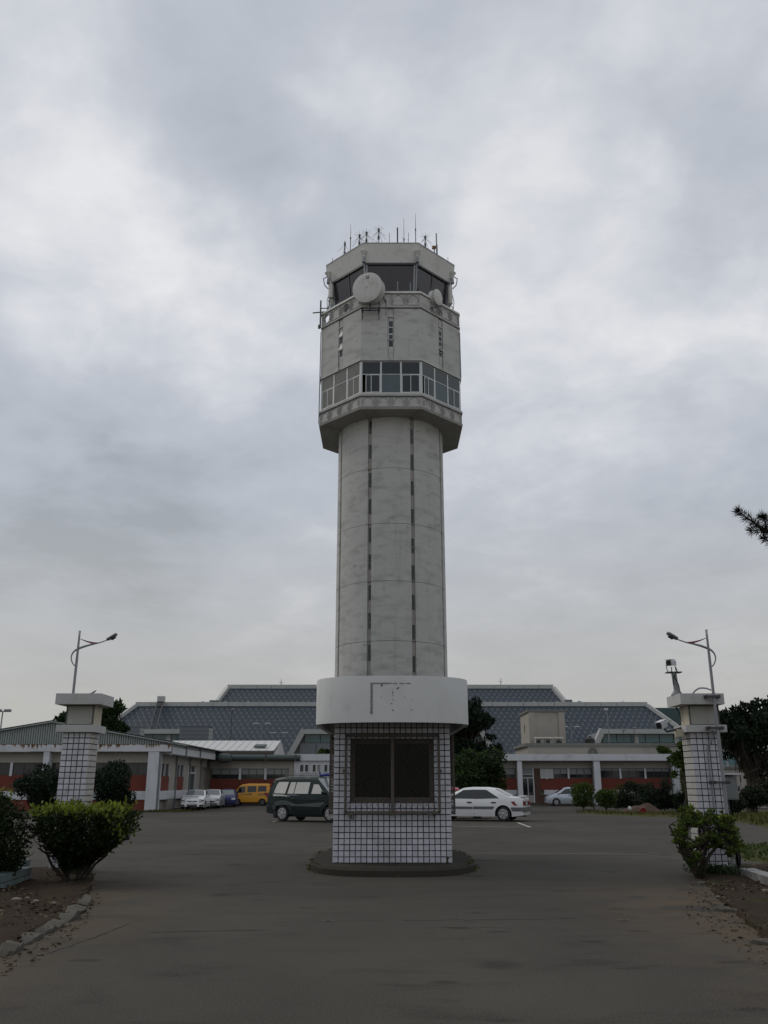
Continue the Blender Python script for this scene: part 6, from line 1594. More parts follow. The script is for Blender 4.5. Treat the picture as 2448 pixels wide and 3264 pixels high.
# ---- cameras on the right pillar
def cctv(p, d, label, L=.34, w=.15, h=.15):
    d = Vector(d).normalized(); t = thing('security_camera', label, 'security camera', p, group='security cameras on the right pillar')
    s = d.cross(Vector((0, 0, 1))).normalized(); u = s.cross(d)
    m = MB(); prof = []
    ring = [(-w / 2, -h / 2), (w / 2, -h / 2), (w / 2, h * .28), (w * .34, h / 2), (-w * .34, h / 2), (-w / 2, h * .28)]
    for tt, k in ((-L / 2, .92), (L / 2, 1.0)): m.v += [tuple(p + d * tt + s * a * k + u * b * k) for a, b in ring]
    for i in range(6): m.f.append((i, (i + 1) % 6, 6 + (i + 1) % 6, 6 + i))
    m.f += [tuple(range(5, -1, -1)), tuple(range(6, 12))]; hs_ = m.build('housing', 'wall_white', t)
    m = MB().prism([p + d * (L / 2 + .001) + s * a * .86 + u * b * .86 for a, b in ring], (0, 0, 0), d * .004); m.build('faceplate', 'black_trim', hs_)
    m = MB().lathe(p + d * (L / 2 + .004), d, [(0, .035), (.006, .03)], 12); m.build('lens', 'window_dark', hs_)
    m = MB().prism([p + d * tt + s * a + u * (h / 2 + .005) for tt, a in ((-L / 2, -w * .42), (-L / 2, w * .42), (L / 2 + .05, w * .42), (L / 2 + .05, -w * .42))], (0, 0, 0), u * .008); m.build('sunshield', 'wall_white', hs_)
    return t
p = at(2080 + 345 / 5.821, 1980 + 775 / 5.821, Y0 + .2); t1 = cctv(p, (-.74, -.67, -.1), 'white security camera on a stand on top of the right gate pillar', .2, .125, .115)
zc = zz[3]; base = Vector((p.x + .06, Y0 + .22, zc))
m = MB().lathe(base, (0, 0, 1), [(0, .13), (.015, .13), (.1, .06), (.11, .05)], 4); m.tube([base + Vector((0, 0, .08)), base + Vector((-.02, 0, p.z - zc - .19))], .055, 8); m.build('stand', 'downpipe', t1)
m = MB().box(base.x - .16, base.x + .13, Y0 + .16, Y0 + .34, p.z - .195, p.z - .175)
for s in (-.12, .1): m.bar((p.x + s * .8 + .02, Y0 + .24, p.z - .18), (p.x + s * .8, Y0 + .24, p.z - .03), .012)
m.build('yoke', 'dark_steel', t1)
MB().tube([p + Vector((0, 0, -.08)), p + Vector((.0, .02, -.17)), base + Vector((-.02, -.07, .34)), base + Vector((.03, -.07, .2)), base + Vector((.04, -.1, 0.02))], .01, 6).build('cable', 'black_trim', t1)
MB().tube([p + Vector((.08, 0, -.08)), p + Vector((.1, -.02, -.16)), base + Vector((-.06, -.06, .34)), base + Vector((-.07, -.07, .2))], .01, 6).build('cable', 'black_trim', t1)
p = at(2080 + 170 / 5.821, 1980 + 1920 / 5.821, Y0 + .1); t2 = cctv(p, (-.6, -.72, -.2), 'white security camera on a bracket at the left of the right gate pillar', .3, .13, .13)
MB().tube([p + Vector((.04, .02, -.07)), p + Vector((.1, .03, -.13)), p + Vector((.25, .05, -.1)), (xr0 - .08, Y0 + .15, zz[1] - .04)], .022, 8).build('bracket', 'dark_steel', t2)
MB().box(xr0 - .22, xr0 - .1, Y0 + .05, Y0 + .25, zz[0] - .08, zz[0] + .06).build('junction_box', 'pillar_beige', t2)
m = MB().tube(cr([(xr0 - .06, Y0 + .5, zz[2] + .0), (xr0 - .05, Y0 + .4, zz[2] - .1), (xr0 - .03, Y0 + .36, zz[1] + .12), (xr0 - .1, Y0 + .3, zz[1] + .02)]), .014, 6); m.build('cable', 'black_trim', t2)
# ---- meter cabinet at the right of the pillar
a, b = at(2080 + 1025 / 4.508, 2480 + 315 / 4.508, Y0 + .5), at(2345, 2475, Y0 + .5)
cab = thing('meter_cabinet', 'grey metal cabinet on a post at the right side of the right gate pillar', 'cabinet', ((a.x + b.x) / 2, Y0 + .6, 0))
MB().tbox(a.x, b.x, Y0 + .45, Y0 + .8, a.z, b.z, .012).build('body', 'downpipe', cab); MB().box(a.x + .03, b.x - .03, Y0 + .44, Y0 + .449, a.z + .03, b.z - .03).build('door', 'downpipe', cab)
MB().prism([(a.x - .06, Y0 + .36, b.z + .03), (b.x + .05, Y0 + .36, b.z + .03), (b.x + .05, Y0 + .85, b.z + .002), (a.x - .06, Y0 + .85, b.z + .002)], (0, 0, 0), (0, 0, .035)).build('roof', 'wall_white', cab)
for x in (a.x + .12, b.x - .16): MB().box(x, x + .05, Y0 + .55, Y0 + .6, -.02, a.z - .002).build('post', 'dark_steel', cab)
MB().lathe((b.x + .02, Y0 + .6, (a.z + b.z) / 2), (1, 0, 0), [(0, .05), (.06, .05)], 10).build('gland', 'dark_steel', cab)
# ---- tiled planter walls
def planter(P, h, w, label, cap):
    P = [Vector(p) for p in P]; t = thing('planter_wall', label, 'planter wall', (P[0].x, P[0].y, 0), group='low tiled planter walls')
    for a, b in zip(P, P[1:]):
        d = (b - a); L = d.length; d.normalize(); ang = atan2(d.y, d.x); nd = Vector((-d.y, d.x, 0))
        m = MB().box(0, L, 0.012, w - .012, -.05, h - .012); o = place(m.mesh('core', 'dark_grout'), 'core', t); o.location += a; o.rotation_euler = (0, 0, ang)
        n = max(1, int(L / .108)); p = L / n; rows = max(1, int(h / .108)); rp = h / rows
        tm = MB().tbox(.006, p - .006, 0, .013, .006, rp - .006, .005).mesh('tile', cap)
        tt = MB().box(.006, p - .006, .004, w - .004, h - .013, h).mesh('cap_tile', cap)
        tb_ = MB().tbox(.006, p - .006, 0, .013, .006, rp - .006, .005).mesh('tile', cap)
        for i in range(n):
            o = place(tt, 'cap_tile', t); o.location += a + d * (i * p); o.rotation_euler = (0, 0, ang)
            for r in range(rows):
                o = place(tm, 'tile', t); o.location += a + d * (i * p) + Vector((0, 0, r * rp)); o.rotation_euler = (0, 0, ang)
                o = place(tb_, 'tile', t); o.location += a + d * ((i + 1) * p) + nd * w + Vector((0, 0, r * rp)); o.rotation_euler = (0, 0, ang + pi)
    return t
pm('planter_tile', (.2, .26, .26), .5, .12, 6, dirt=(.1, .11, .1), dirtamt=.8, dscale=3, objvar=.2, bmp=.03)
pm('planter_tile_pale', (.33, .33, .32), .5, .12, 6, dirt=(.16, .15, .13), dirtamt=.8, dscale=3, objvar=.2, bmp=.03)
a = gr(-60, 2862); b = gr(98, 2812)
planter([a, b], .24, .22, 'dark grey green tiled planter wall at the left edge behind the trimmed bush', 'planter_tile')
planter([gr(-60, 2792), gr(95, 2775)], .2, .2, 'tiled planter wall farther back at the left edge, running towards the pillar', 'planter_tile')
a = gr(2360, 2800); b = gr(2480, 2842)
planter([a, b], .17, .26, 'pale tiled planter wall at the right edge beside the bush', 'planter_tile_pale')

# ================================================================== VEHICLES
def interp(tab, x):
    return float(np.interp(x, [t[0] for t in tab], [t[1] for t in tab]))
def vehicle(name, label, cat, loc, heading, P, group='cars parked in the yard'):
    """x forward, y to the car's left, z up; built round the origin and turned as one"""
    t = thing(name, label, cat, loc, heading, group)
    L, W, paint = P['L'], P['W'], P['paint']; top = P['top']; belt = P['belt']; r = P['r']; xf, xr_ = P['xf'], P['xr']; sill = P.get('sill', .2); tum = P.get('tum', .33)
    ra = r + .06
    def plan(x):
        k = abs(2 * x / L); return 1 - P.get('taper', .13) * k ** 6
    def zb(x): return min(interp(belt, x), interp(top, x) - .05)
    def side(x, z):
        h = W / 2 * plan(x); b = zb(x)
        if z <= b:
            q = (z - .45) / .5; return h * (1 - .035 * q * q) if z > .45 else h * (1 - .06 * ((.45 - z) / .3) ** 2)
        return side(x, b) - tum * (z - b)
    def bottom(x):
        z = sill + P.get('lift', .06) * max(0, abs(2 * x / L) - .8) * 5
        for c in (xf, xr_):
            if abs(x - c) < ra: z = max(z, r + sqrt(ra * ra - (x - c) ** 2))
        return z
    xs = set(np.linspace(-L / 2, L / 2, 56)); xs |= {a for a, _ in top} | {a for a, _ in belt}
    for c in (xf, xr_): xs |= {c + ra * cos(a) for a in np.linspace(0, pi, 13)} | {c - ra - .002, c + ra + .002}
    xs = sorted(x for x in xs if -L / 2 <= x <= L / 2)
    m = MB(); NS = 9
    for x in xs:
        zt = interp(top, x); b = zb(x); z0 = min(bottom(x), b - .06); pr = []
        for k in range(4): z = z0 + (b - z0) * k / 3; pr.append((side(x, z), z))
        z5 = b + (zt - b) * .86; pr.append((side(x, z5), z5))
        wr = side(x, zt); pr += [(wr * .955 - .005, zt - (zt - b) * .03), (wr * .82, zt + .006), (wr * .45, zt + .02), (0, zt + .026)]
        m.v += [(x, y, z) for y, z in pr] + [(x, -y, z) for y, z in reversed(pr[:-1])]
    K = 2 * NS - 1
    for i in range(len(xs) - 1):
        for k in range(K - 1): a = i * K + k; m.f.append((a, a + 1, a + K + 1, a + K))
    m.f += [tuple(range(K)), tuple(reversed(range((len(xs) - 1) * K, len(xs) * K)))]
    body = m.build('body', paint, t, local=True, smooth=True)
    # dark floor and wheel housings
    MB().box(-L / 2 + .25, L / 2 - .25, -W / 2 + .26, W / 2 - .26, .2, min(.75, zb(0) - .05)).build('underbody', 'black_trim', t, local=True)
    ng = P.get('glass', 'car_glass')
    def poly_side(pts, mat, nm, off=.006, both=True, parent=None):
        for s in (1, -1) if both else (P.get('vis', 1),):
            q = []; n = len(pts)
            for i in range(n):
                a, b_ = pts[i], pts[(i + 1) % n]; k = max(1, int(abs(a[0] - b_[0]) / .22))
                for j in range(k): x = a[0] + (b_[0] - a[0]) * j / k; z = a[1] + (b_[1] - a[1]) * j / k; q.append((x, z))
            cx_, cz2 = sum(p[0] for p in q) / len(q), sum(p[1] for p in q) / len(q)
            vs = [(x, s * (side(x, z) + off), z) for x, z in q] + [(cx_, s * (side(cx_, cz2) + off), cz2)] + [(x, s * (side(x, z) - .02), z) for x, z in q]
            n = len(q); mm = MB().add(vs, [(i, (i + 1) % n, n) for i in range(n)] + [(i, (i + 1) % n, n + 1 + (i + 1) % n, n + 1 + i) for i in range(n)])
            mm.build(nm, mat, parent or t, local=True)
    for w in P.get('windows', []): poly_side(w, ng, 'side_window')
    for w, mt in P.get('trims', []): poly_side(w, mt, 'trim_strip', .012)
    for w, mt in P.get('decals', []): poly_side(w, mt, 'decal', .009)
    for x0, z0, z1 in P.get('seams', []): poly_side([(x0 - .008, z0), (x0 + .008, z0), (x0 + .008, z1), (x0 - .008, z1)], 'black_trim', 'door_seam', .003)
    for x0, z0 in P.get('handles', []): poly_side([(x0 - .1, z0 - .03), (x0 + .1, z0 - .03), (x0 + .1, z0 + .03), (x0 - .1, z0 + .03)], 'black_trim', 'door_handle', .015)
    def screen(x0, x1, mat, nm, inset=.07):
        n = 6; mm = MB()
        for i in range(n + 1):
            x = x0 + (x1 - x0) * i / n; zt = interp(top, x); w = side(x, zt) * .955 - inset
            for k in range(-4, 5): y = w * k / 4; mm.v.append((x, y, zt + .02 + .012 * (1 - (k / 4) ** 2)))
        for i in range(n):
            for k in range(8): a = i * 9 + k; mm.f.append((a, a + 1, a + 10, a + 9))
        mm.build(nm, mat, t, local=True, smooth=True)
    if 'ws' in P: screen(*P['ws'], P.get('wsmat', ng), 'windscreen')
    if 'rw' in P: screen(*P['rw'], P.get('rwmat', ng), 'rear_window')
    for c in (xf, xr_):
        for s in (1, -1):
            y = s * (W / 2 - .015) * 1.0
            a = Vector((0, s, 0)); c0 = Vector((c, y - s * .2, r))
            wh = MB().lathe(c0, a, [(0, r * .7), (.02, r * .93), (.06, r), (.14, r), (.19, r * .94), (.205, r * .7), (.18, r * .66), (.15, r * .6)], 24).build('wheel', 'tyre', t, local=True, smooth=True)
            mm = MB().lathe(c0 + a * .12, a, [(0, r * .66), (.07, r * .67), (.078, r * .62), (.05, r * .57), (.03, r * .1)], 24); rim = mm.build('rim', 'black_trim', wh, local=True)
            mm = MB(); ns = P.get('spokes', 5); yy = y + s * .0
            for i in range(ns):
                an = 2 * pi * i / ns + .3; d = Vector((cos(an), 0, sin(an))); e = Vector((-sin(an), 0, cos(an))); o = Vector((c, y - s * .015, r)); w0, w1 = r * .1, r * P.get('spw', .17)
                mm.prism([o + d * r * .08 - e * w0, o + d * r * .6 - e * w1, o + d * r * .6 + e * w1, o + d * r * .08 + e * w0], (0, 0, 0), a * .02)
            mm.lathe(Vector((c, y - s * .02, r)), a, [(0, r * .2), (.035, r * .18), (.045, r * .1)], 14)
            mm.lathe(Vector((c, y - s * .03, r)), a, [(0, r * .68), (.03, r * .68), (.035, r * .6), (0, r * .585)], 24)
            mm.build('hubcap', P.get('rim', 'rim_silver'), wh, local=True)
    for s in (1, -1):
        if 'mirror' in P:
            x, z = P['mirror']; y = s * (side(x, z) + .1); mm = MB()
            for i, (tt, k) in enumerate(((-.06, .7), (-.04, 1), (.03, 1), (.09, .55))):
                for j in range(8): an = 2 * pi * j / 8; mm.v.append((x + tt, y + .1 * k * cos(an), z + .075 * k * sin(an)))
            for q in range(3):
                for j in range(8): mm.f.append((q * 8 + j, q * 8 + (j + 1) % 8, q * 8 + 8 + (j + 1) % 8, q * 8 + 8 + j))
            mm.f += [tuple(range(7, -1, -1)), tuple(range(24, 32))]; mm.bar((x, s * side(x, z), z - .04), (x, y, z - .04), .05)
            mm.build('mirror', P.get('mirror_mat', paint), t, local=True, smooth=True)
    def end_box(xend, y0, y1, z0, z1, mat, nm, o=.012, parent=None):
        """a plate that hugs the nose or tail between y0..y1, z0..z1 and wraps with the plan shape"""
        s = 1 if xend > 0 else -1; mm = MB(); n = 6
        def xsurf(y, z):
            # nose shape: find the x where the shell's half width equals |y| near the end, limited by the profile height
            x = xend
            for _ in range(40):
                if interp(top, x) + .0 >= z - .02 and side(x, min(z, zb(x))) >= abs(y) - .012: break
                x -= s * .012
            return x
        for i in range(n + 1):
            y = y0 + (y1 - y0) * i / n
            for z in (z0, z1): x = xsurf(y, z); mm.v += [(x + s * o, y, z), (x - s * .04, y, z)]
        for i in range(n):
            k = i * 4
            mm.f += [(k, k + 4, k + 6, k + 2), (k + 2, k + 6, k + 7, k + 3), (k, k + 1, k + 5, k + 4)]
        mm.f += [(0, 2, 3, 1), (n * 4, n * 4 + 1, n * 4 + 3, n * 4 + 2)]
        return mm.build(nm, mat, parent or t, local=True)
    for e in P.get('ends', []):
        end_box(*e)
    for fn in P.get('extra', []): fn(t)
    return t

# white notchback saloon beside the booth, tail towards us on the right
saloon = dict(L=4.44, W=1.75, r=.305, xf=1.38, xr=-1.36, paint='car_white', sill=.2, tum=.42, taper=.1,
    top=[(-2.22, .62), (-2.2, .9), (-2.12, .98), (-1.72, 1.0), (-1.62, 1.01), (-.95, 1.335), (-.55, 1.385), (.1, 1.39), (.45, 1.36), (1.28, .97), (1.6, .9), (2.05, .74), (2.18, .62), (2.22, .5)],
    belt=[(-2.22, .86), (-1.4, .93), (.9, .87), (2.22, .7)], ws=(.52, 1.22), rw=(-1.6, -1.0), glass='car_glass', rwmat='car_glass_pale',
    windows=[[(.98, .93), (.98, .95), (.42, 1.28), (-.02, 1.3), (-.06, .92)], [(-.2, .915), (-.16, 1.3), (-.62, 1.29), (-1.18, .96), (-1.18, .945)]],
    trims=[([(1.05, .5), (1.05, .6), (-.02, .6), (-.02, .5)], 'grey_trim'), ([(-.05, .5), (-.05, .61), (-1.0, .61), (-.9, .5)], 'grey_trim'), ([(-1.68, .58), (-1.75, .42), (-2.16, .42), (-2.16, .58)], 'grey_trim')],
    decals=[([(-.06, .92), (-.02, 1.3), (-.16, 1.3), (-.2, .915)], 'black_trim')],
    seams=[(-.08, .27, .91), (1.02, .3, .85)], handles=[(.12, .77), (-.95, .77)], mirror=(1.0, .92), mirror_mat='black_trim', spokes=6, spw=.2, rim='rim_silver',
    ends=[(-2.22, -.8, .8, .4, .58, 'grey_trim', 'bumper', .06), (-2.22, -.85, -.28, .66, .82, 'lamp_red', 'tail_lamp', .03), (-2.22, .28, .85, .66, .82, 'lamp_red', 'tail_lamp', .03), (-2.22, -.27, .27, .64, .83, 'black_trim', 'plate_recess'), (-2.22, -.16, .16, .67, .8, 'plate_white', 'number_plate', .02),
          (2.22, -.8, -.4, .58, .7, 'lamp_clear', 'headlight'), (2.22, .4, .8, .58, .7, 'lamp_clear', 'headlight')],
    extra=[lambda t: MB().prism([(-2.2, -.62, .985), (-1.98, -.66, 1.02), (-1.98, .66, 1.02), (-2.2, .62, .985)], (0, 0, 0), (0, 0, .035)).build('spoiler', 'car_white', t, local=True),
           lambda t: MB().tube([(-1.62, .0, 1.02), (-1.7, 0, 1.09), (-1.78, 0, 1.08)], .012, 6).build('wiper', 'black_trim', t, local=True),
           lambda t: MB().tube([(-2.0, .45, .24), (-2.27, .45, .22)], .03, 8).build('exhaust', 'black_trim', t, local=True)])
R_ = gr(1605, 2619); th = R(160)
vehicle('parked_car', 'white four door saloon parked right of the guard booth, tail lamps facing right', 'car', (R_.x - .984, R_.y + 1.27, gz(R_.y)), th, saloon)
# red hatchback, only its roof and screen show over the saloon
red = dict(saloon); red.update(paint='car_red', extra=[], L=4.2, ends=[], trims=[], handles=[], windows=[[(.98, .95), (.42, 1.26), (-.02, 1.28), (-.06, .94)], [(-.2, .93), (-.16, 1.28), (-.7, 1.27), (-1.2, 1.0)]], top=[(-2.1, .6), (-2.08, .95), (-1.95, 1.08), (-1.5, 1.34), (-.6, 1.41), (.1, 1.41), (.45, 1.37), (1.2, .97), (1.6, .9), (1.95, .75), (2.08, .6), (2.1, .5)], belt=[(-2.1, .9), (2.1, .72)], rw=(-1.95, -1.5), rwmat='car_glass_pale', wsmat='car_glass_pale')
p = gr(1497, 2615)
vehicle('parked_car', 'red hatchback mostly hidden behind the white saloon and the booth', 'car', (at(1470, 2520, 43.5).x - .62, 43.5, gz(43.5)), R(-8), red)
# green people carrier left of the booth, nose to the right
mpv = dict(L=4.12, W=1.69, r=.33, xf=1.36, xr=-1.16, paint='car_green', sill=.3, tum=.2, taper=.09, lift=.05,
    top=[(-2.06, .7), (-2.04, 1.05), (-1.98, 1.2), (-1.82, 1.66), (-1.72, 1.76), (-1.3, 1.82), (.2, 1.83), (.5, 1.78), (1.28, 1.12), (1.5, 1.06), (1.95, .93), (2.04, .8), (2.06, .6)],
    belt=[(-2.06, 1.1), (1.3, 1.08), (2.06, .86)], ws=(.55, 1.22), glass='car_glass_film', wsmat='car_glass_pale', rw=(-2.0, -1.82),
    windows=[[(-1.68, 1.2), (-1.64, 1.15), (-1.05, 1.14), (-.92, 1.62), (-1.45, 1.62), (-1.56, 1.5)], [(-.93, 1.14), (-.8, 1.61), (-.52, 1.61), (-.6, 1.14)], [(-.56, 1.14), (-.47, 1.61), (.24, 1.61), (.18, 1.14)], [(.36, 1.14), (.44, 1.52), (.7, 1.52), (1.02, 1.14)]],
    trims=[([(-2.04, .62), (-1.62, .64), (-1.45, .74), (-1.28, .78), (-1.05, .78), (-.86, .74), (-.7, .64), (.86, .62), (1.05, .74), (1.1, .78), (1.02, .8), (.84, .69), (-.62, .7), (-.82, .82), (-1.0, .86), (-1.3, .86), (-1.5, .82), (-1.66, .71), (-2.03, .68)], 'car_green_grey'), ([(-2.0, 1.0), (-2.0, 1.02), (1.9, .98), (1.9, .96)], 'black_trim'), ([(-1.72, 1.67), (-1.7, 1.69), (.42, 1.69), (.42, 1.67)], 'black_trim')],
    decals=[([(-1.98, .7), (-2.0, .92), (1.9, .88), (1.9, .7), (1.2, .82), (.84, .7), (-.6, .71), (-.9, .85), (-1.4, .86), (-1.66, .72)], 'car_green_dark'),
            ([(-.7, .34), (-.64, .61), (.82, .61), (.9, .34)], 'car_green_dark'), ([(-2.03, .5), (-2.03, .61), (-1.64, .62), (-1.58, .5)], 'car_green_dark'), ([(1.8, .5), (1.78, .62), (2.0, .62), (2.0, .5)], 'car_green_dark'),
            ([(-1.78, 1.13), (-1.5, 1.1), (-1.18, 1.1), (-.95, 1.055), (-.72, 1.03), (-1.0, 1.025), (-1.1, 1.05), (-1.22, 1.03), (-1.3, 1.055), (-1.42, 1.03), (-1.52, 1.06), (-1.64, 1.03), (-1.72, 1.04), (-1.66, 1.08)], 'decal_white'), ([(-1.05, 1.11), (-.55, 1.12), (-.28, 1.055), (-.5, 1.045), (-.72, 1.045), (-.95, 1.065)], 'decal_grey')],
    seams=[(.29, .45, 1.08), (1.12, .45, 1.06), (-.68, .5, 1.08)], handles=[(.46, .95), (-.62, .95)], mirror=(1.02, 1.2), mirror_mat='black_trim', spokes=6, spw=.22, rim='rim_silver',
    ends=[(-2.06, -.84, .84, .5, .68, 'car_green_grey', 'bumper', .06), (-2.06, .58, .69, 1.2, 1.6, 'lamp_red', 'tail_lamp', .02), (-2.06, -.69, -.58, 1.2, 1.6, 'lamp_red', 'tail_lamp', .02), (2.06, -.8, .8, .45, .65, 'car_green_dark', 'bumper', .05), (2.06, -.78, -.42, .72, .88, 'lamp_clear', 'headlight'), (2.06, .42, .78, .72, .88, 'lamp_clear', 'headlight')],
    extra=[lambda t: MB().tube([(-1.2, -.62, 1.86), (-1.1, -.62, 1.9), (-.3, -.62, 1.91), (-.15, -.62, 1.87)], .02, 6).build('roof_rail', 'grey_trim', t, local=True),
           lambda t: MB().tube([(-1.2, .62, 1.86), (-1.1, .62, 1.9), (-.3, .62, 1.91), (-.15, .62, 1.87)], .02, 6).build('roof_rail', 'grey_trim', t, local=True),
           lambda t: MB().box(-1.62, -1.5, -.84, -.6, .14, .42).build('mud_flap', 'black_trim', t, local=True)])
Rw = gr(897, 2619); a = R(-26)
gcx, gcy = Rw.x + 1.34, Rw.y + .287
o = vehicle('parked_car', 'dark green people carrier with mirrored windows parked left of the guard booth', 'car', (gcx, gcy, gz(gcy)), a, mpv); o.scale = (.93, 1, 1)
p = at(1040, 2470, gcy + .3)
t = thing('tarpaulin_roll', 'blue plastic roll lying on the roof of the green people carrier', 'tarpaulin', (p.x, gcy + .2, p.z))
m = MB().tube([(p.x - .25, gcy + .2, 1.9), (p.x, gcy + .1, 1.92), (p.x + .5, gcy + .05, 1.9)], [.05, .07, .06], 8); m.build('roll', 'blue_plastic', t)
MB().bar((p.x - .26, gcy + .2, 1.86), (p.x - .28, gcy + .2, 2.06), .06).build('end_flap', 'blue_plastic', t)
# cars along the left building, nose towards us
lx = dict(saloon); lx.update(L=4.66, W=1.81, r=.32, paint='car_white_bright', xf=1.42, xr=-1.4, taper=.12, extra=[], trims=[], rim='rim_silver',
    top=[(-2.33, .6), (-2.3, .92), (-2.1, 1.03), (-1.6, 1.06), (-.95, 1.36), (-.5, 1.42), (.1, 1.43), (.4, 1.4), (1.2, 1.0), (1.6, .93), (2.1, .8), (2.28, .66), (2.33, .5)], belt=[(-2.33, .9), (.9, .92), (2.33, .72)], ws=(.46, 1.14), rw=(-1.55, -1.0), wsmat='car_glass_pale', rwmat='car_glass',
    windows=[[(.95, .97), (.42, 1.3), (-.02, 1.33), (-.06, .96)], [(-.16, .96), (-.12, 1.33), (-.62, 1.32), (-1.2, 1.02)]], handles=[(.1, .8), (-.9, .82)], mirror=(.95, .98), mirror_mat='car_white_bright',
    decals=[], ends=[(2.33, -.36, .36, .26, .66, 'black_trim', 'grille', .02), (2.33, -.27, .27, .36, .48, 'plate_white', 'number_plate', .035), (2.33, -.84, -.46, .62, .74, 'black_trim', 'headlight', .015), (2.33, .46, .84, .62, .74, 'black_trim', 'headlight', .015), (2.33, -.8, -.5, .55, .61, 'lamp_clear', 'daytime_lamp', .018), (2.33, .5, .8, .55, .61, 'lamp_clear', 'daytime_lamp', .018), (2.33, -.84, -.55, .28, .4, 'black_trim', 'air_intake', .015), (2.33, .55, .84, .28, .4, 'black_trim', 'air_intake', .015), (2.33, -.07, .07, .55, .63, 'lamp_clear', 'emblem', .03)])
H = R(-86)
q = at(602, 2577, 68); vehicle('parked_car', 'bright white saloon with a large dark hourglass grille parked by the left building', 'car', (q.x + .05, q.y + 2.3, gz(q.y + 2)), H, lx)
sv = dict(lx); sv.update(paint='car_silver', mirror_mat='car_silver', ends=[(2.33, -.5, .5, .48, .58, 'black_trim', 'grille', .015), (2.33, -.8, -.5, .58, .72, 'black_trim', 'headlight', .015), (2.33, .5, .8, .58, .72, 'black_trim', 'headlight', .015), (2.33, -.7, .7, .3, .42, 'grey_trim', 'bumper', .03)])
q = at(655, 2574, 72); vehicle('parked_car', 'pale silver saloon parked between the bright white car and the blue car', 'car', (q.x + .05, q.y + 2.3, gz(74)), H, sv)
bl = dict(red); bl.update(paint='car_blue', mirror_mat='car_blue', W=1.72, mirror=(.95, .98), ends=[(2.1, -.5, .5, .4, .52, 'black_trim', 'grille', .015), (2.1, -.8, -.48, .6, .74, 'lamp_clear', 'headlight', .015), (2.1, .48, .8, .6, .74, 'lamp_clear', 'headlight', .015)])
q = at(714, 2566, 76); vehicle('parked_car', 'dark blue hatchback parked next to the yellow van', 'car', (q.x - .1, q.y + 2.0, gz(78)), R(-84), bl)
# yellow van
van = dict(L=3.55, W=1.5, r=.28, xf=1.1, xr=-1.13, paint='car_yellow', sill=.3, tum=.12, taper=.1,
    top=[(-1.77, .7), (-1.76, 1.5), (-1.7, 1.78), (-1.6, 1.85), (.2, 1.86), (.75, 1.78), (.95, 1.66), (1.42, 1.05), (1.62, .92), (1.74, .75), (1.77, .55)], belt=[(-1.77, 1.05), (1.2, 1.02), (1.77, .85)], ws=(.98, 1.4), rw=(-1.765, -1.72),
    windows=[[(1.22, 1.08), (.92, 1.6), (.42, 1.64), (.42, 1.12)], [(.24, 1.14), (.24, 1.66), (-.55, 1.68), (-.55, 1.16)], [(-.68, 1.22), (-.72, 1.66), (-.75, 1.68), (-1.42, 1.68), (-1.46, 1.64), (-1.46, 1.24), (-1.42, 1.2), (-.72, 1.2)]],
    seams=[(.34, .35, 1.7), (-.62, .35, 1.7), (1.12, .5, 1.0)], handles=[(.46, .98), (.2, .98)], decals=[([(-.66, .88), (-1.5, .88), (-1.5, .9), (-.66, .9)], 'decal_grey')], mirror=(1.1, 1.16), mirror_mat='black_trim', spokes=8, spw=.1, rim='grey_trim', glass='car_glass',
    ends=[(1.77, -.68, -.4, .62, .8, 'lamp_clear', 'headlight'), (1.77, .4, .68, .62, .8, 'lamp_clear', 'headlight'), (1.77, -.7, .7, .32, .46, 'black_trim', 'bumper', .04), (-1.77, .6, .72, .7, 1.1, 'lamp_red', 'tail_lamp'), (-1.77, -.72, -.6, .7, 1.1, 'lamp_red', 'tail_lamp')])
def marks(t):
    # dark painted characters on the flank, too small in the photograph to read
    q = random.Random(2)
    for s in (1, -1):
        m = MB()
        for x0, w in ((.72, .13), (.0, .13), (-.12, .13), (-.82, .11), (-.98, .11), (-1.14, .11), (-1.3, .11)):
            for k in range(3): m.box(x0 - w * .5 + .01, x0 + w * .5 - .01, s * .752 - .002, s * .752 + .002, .93 + k * .05, .945 + k * .05)
            m.box(x0 - .012, x0 + .012, s * .7535 - .002, s * .7535 + .002, .91, 1.06); m.box(x0 - w * .45, x0 - w * .3, s * .7535 - .002, s * .7535 + .002, .92, 1.02)
        m.build('painted_marks', 'decal_grey', t, local=True)
van['extra'] = [marks]
q = at(795, 2562, 81)
vehicle('parked_van', 'small yellow van with dark windows parked in front of the red brick rear wing', 'van', (q.x, q.y + .7, gz(q.y)), R(180), van)
# silver blue car by the right range
sb = dict(saloon); sb.update(paint='car_silver_blue', mirror_mat='car_silver_blue', L=4.5, extra=[], trims=[], rim='rim_silver', W=1.75, top=[(-2.25, .7), (-2.22, 1.2), (-1.9, 1.5), (-.6, 1.58), (.3, 1.57), (.62, 1.5), (1.35, 1.06), (1.7, .97), (2.1, .82), (2.22, .68), (2.25, .5)], belt=[(-2.25, 1.0), (2.25, .78)], ws=(.68, 1.32), rw=(-2.2, -1.92), wsmat='car_glass', rwmat='car_glass',
    windows=[[(1.1, 1.0), (.52, 1.42), (.1, 1.46), (.06, 1.0)], [(-.04, 1.0), (0, 1.46), (-.9, 1.47), (-.95, 1.02)]], decals=[], handles=[(.2, .9), (-.8, .92)], mirror=(1.12, 1.05),
    ends=[(2.25, -.82, -.42, .62, .8, 'lamp_clear', 'headlight'), (2.25, .42, .82, .62, .8, 'lamp_clear', 'headlight'), (2.25, -.4, .4, .5, .62, 'black_trim', 'grille')])
q = at(1776, 2562, 80)
vehicle('parked_car', 'silver blue car parked before the right range, half hidden by a bush', 'car', (q.x + 1.38, q.y + .75, gz(q.y)), R(176), sb)

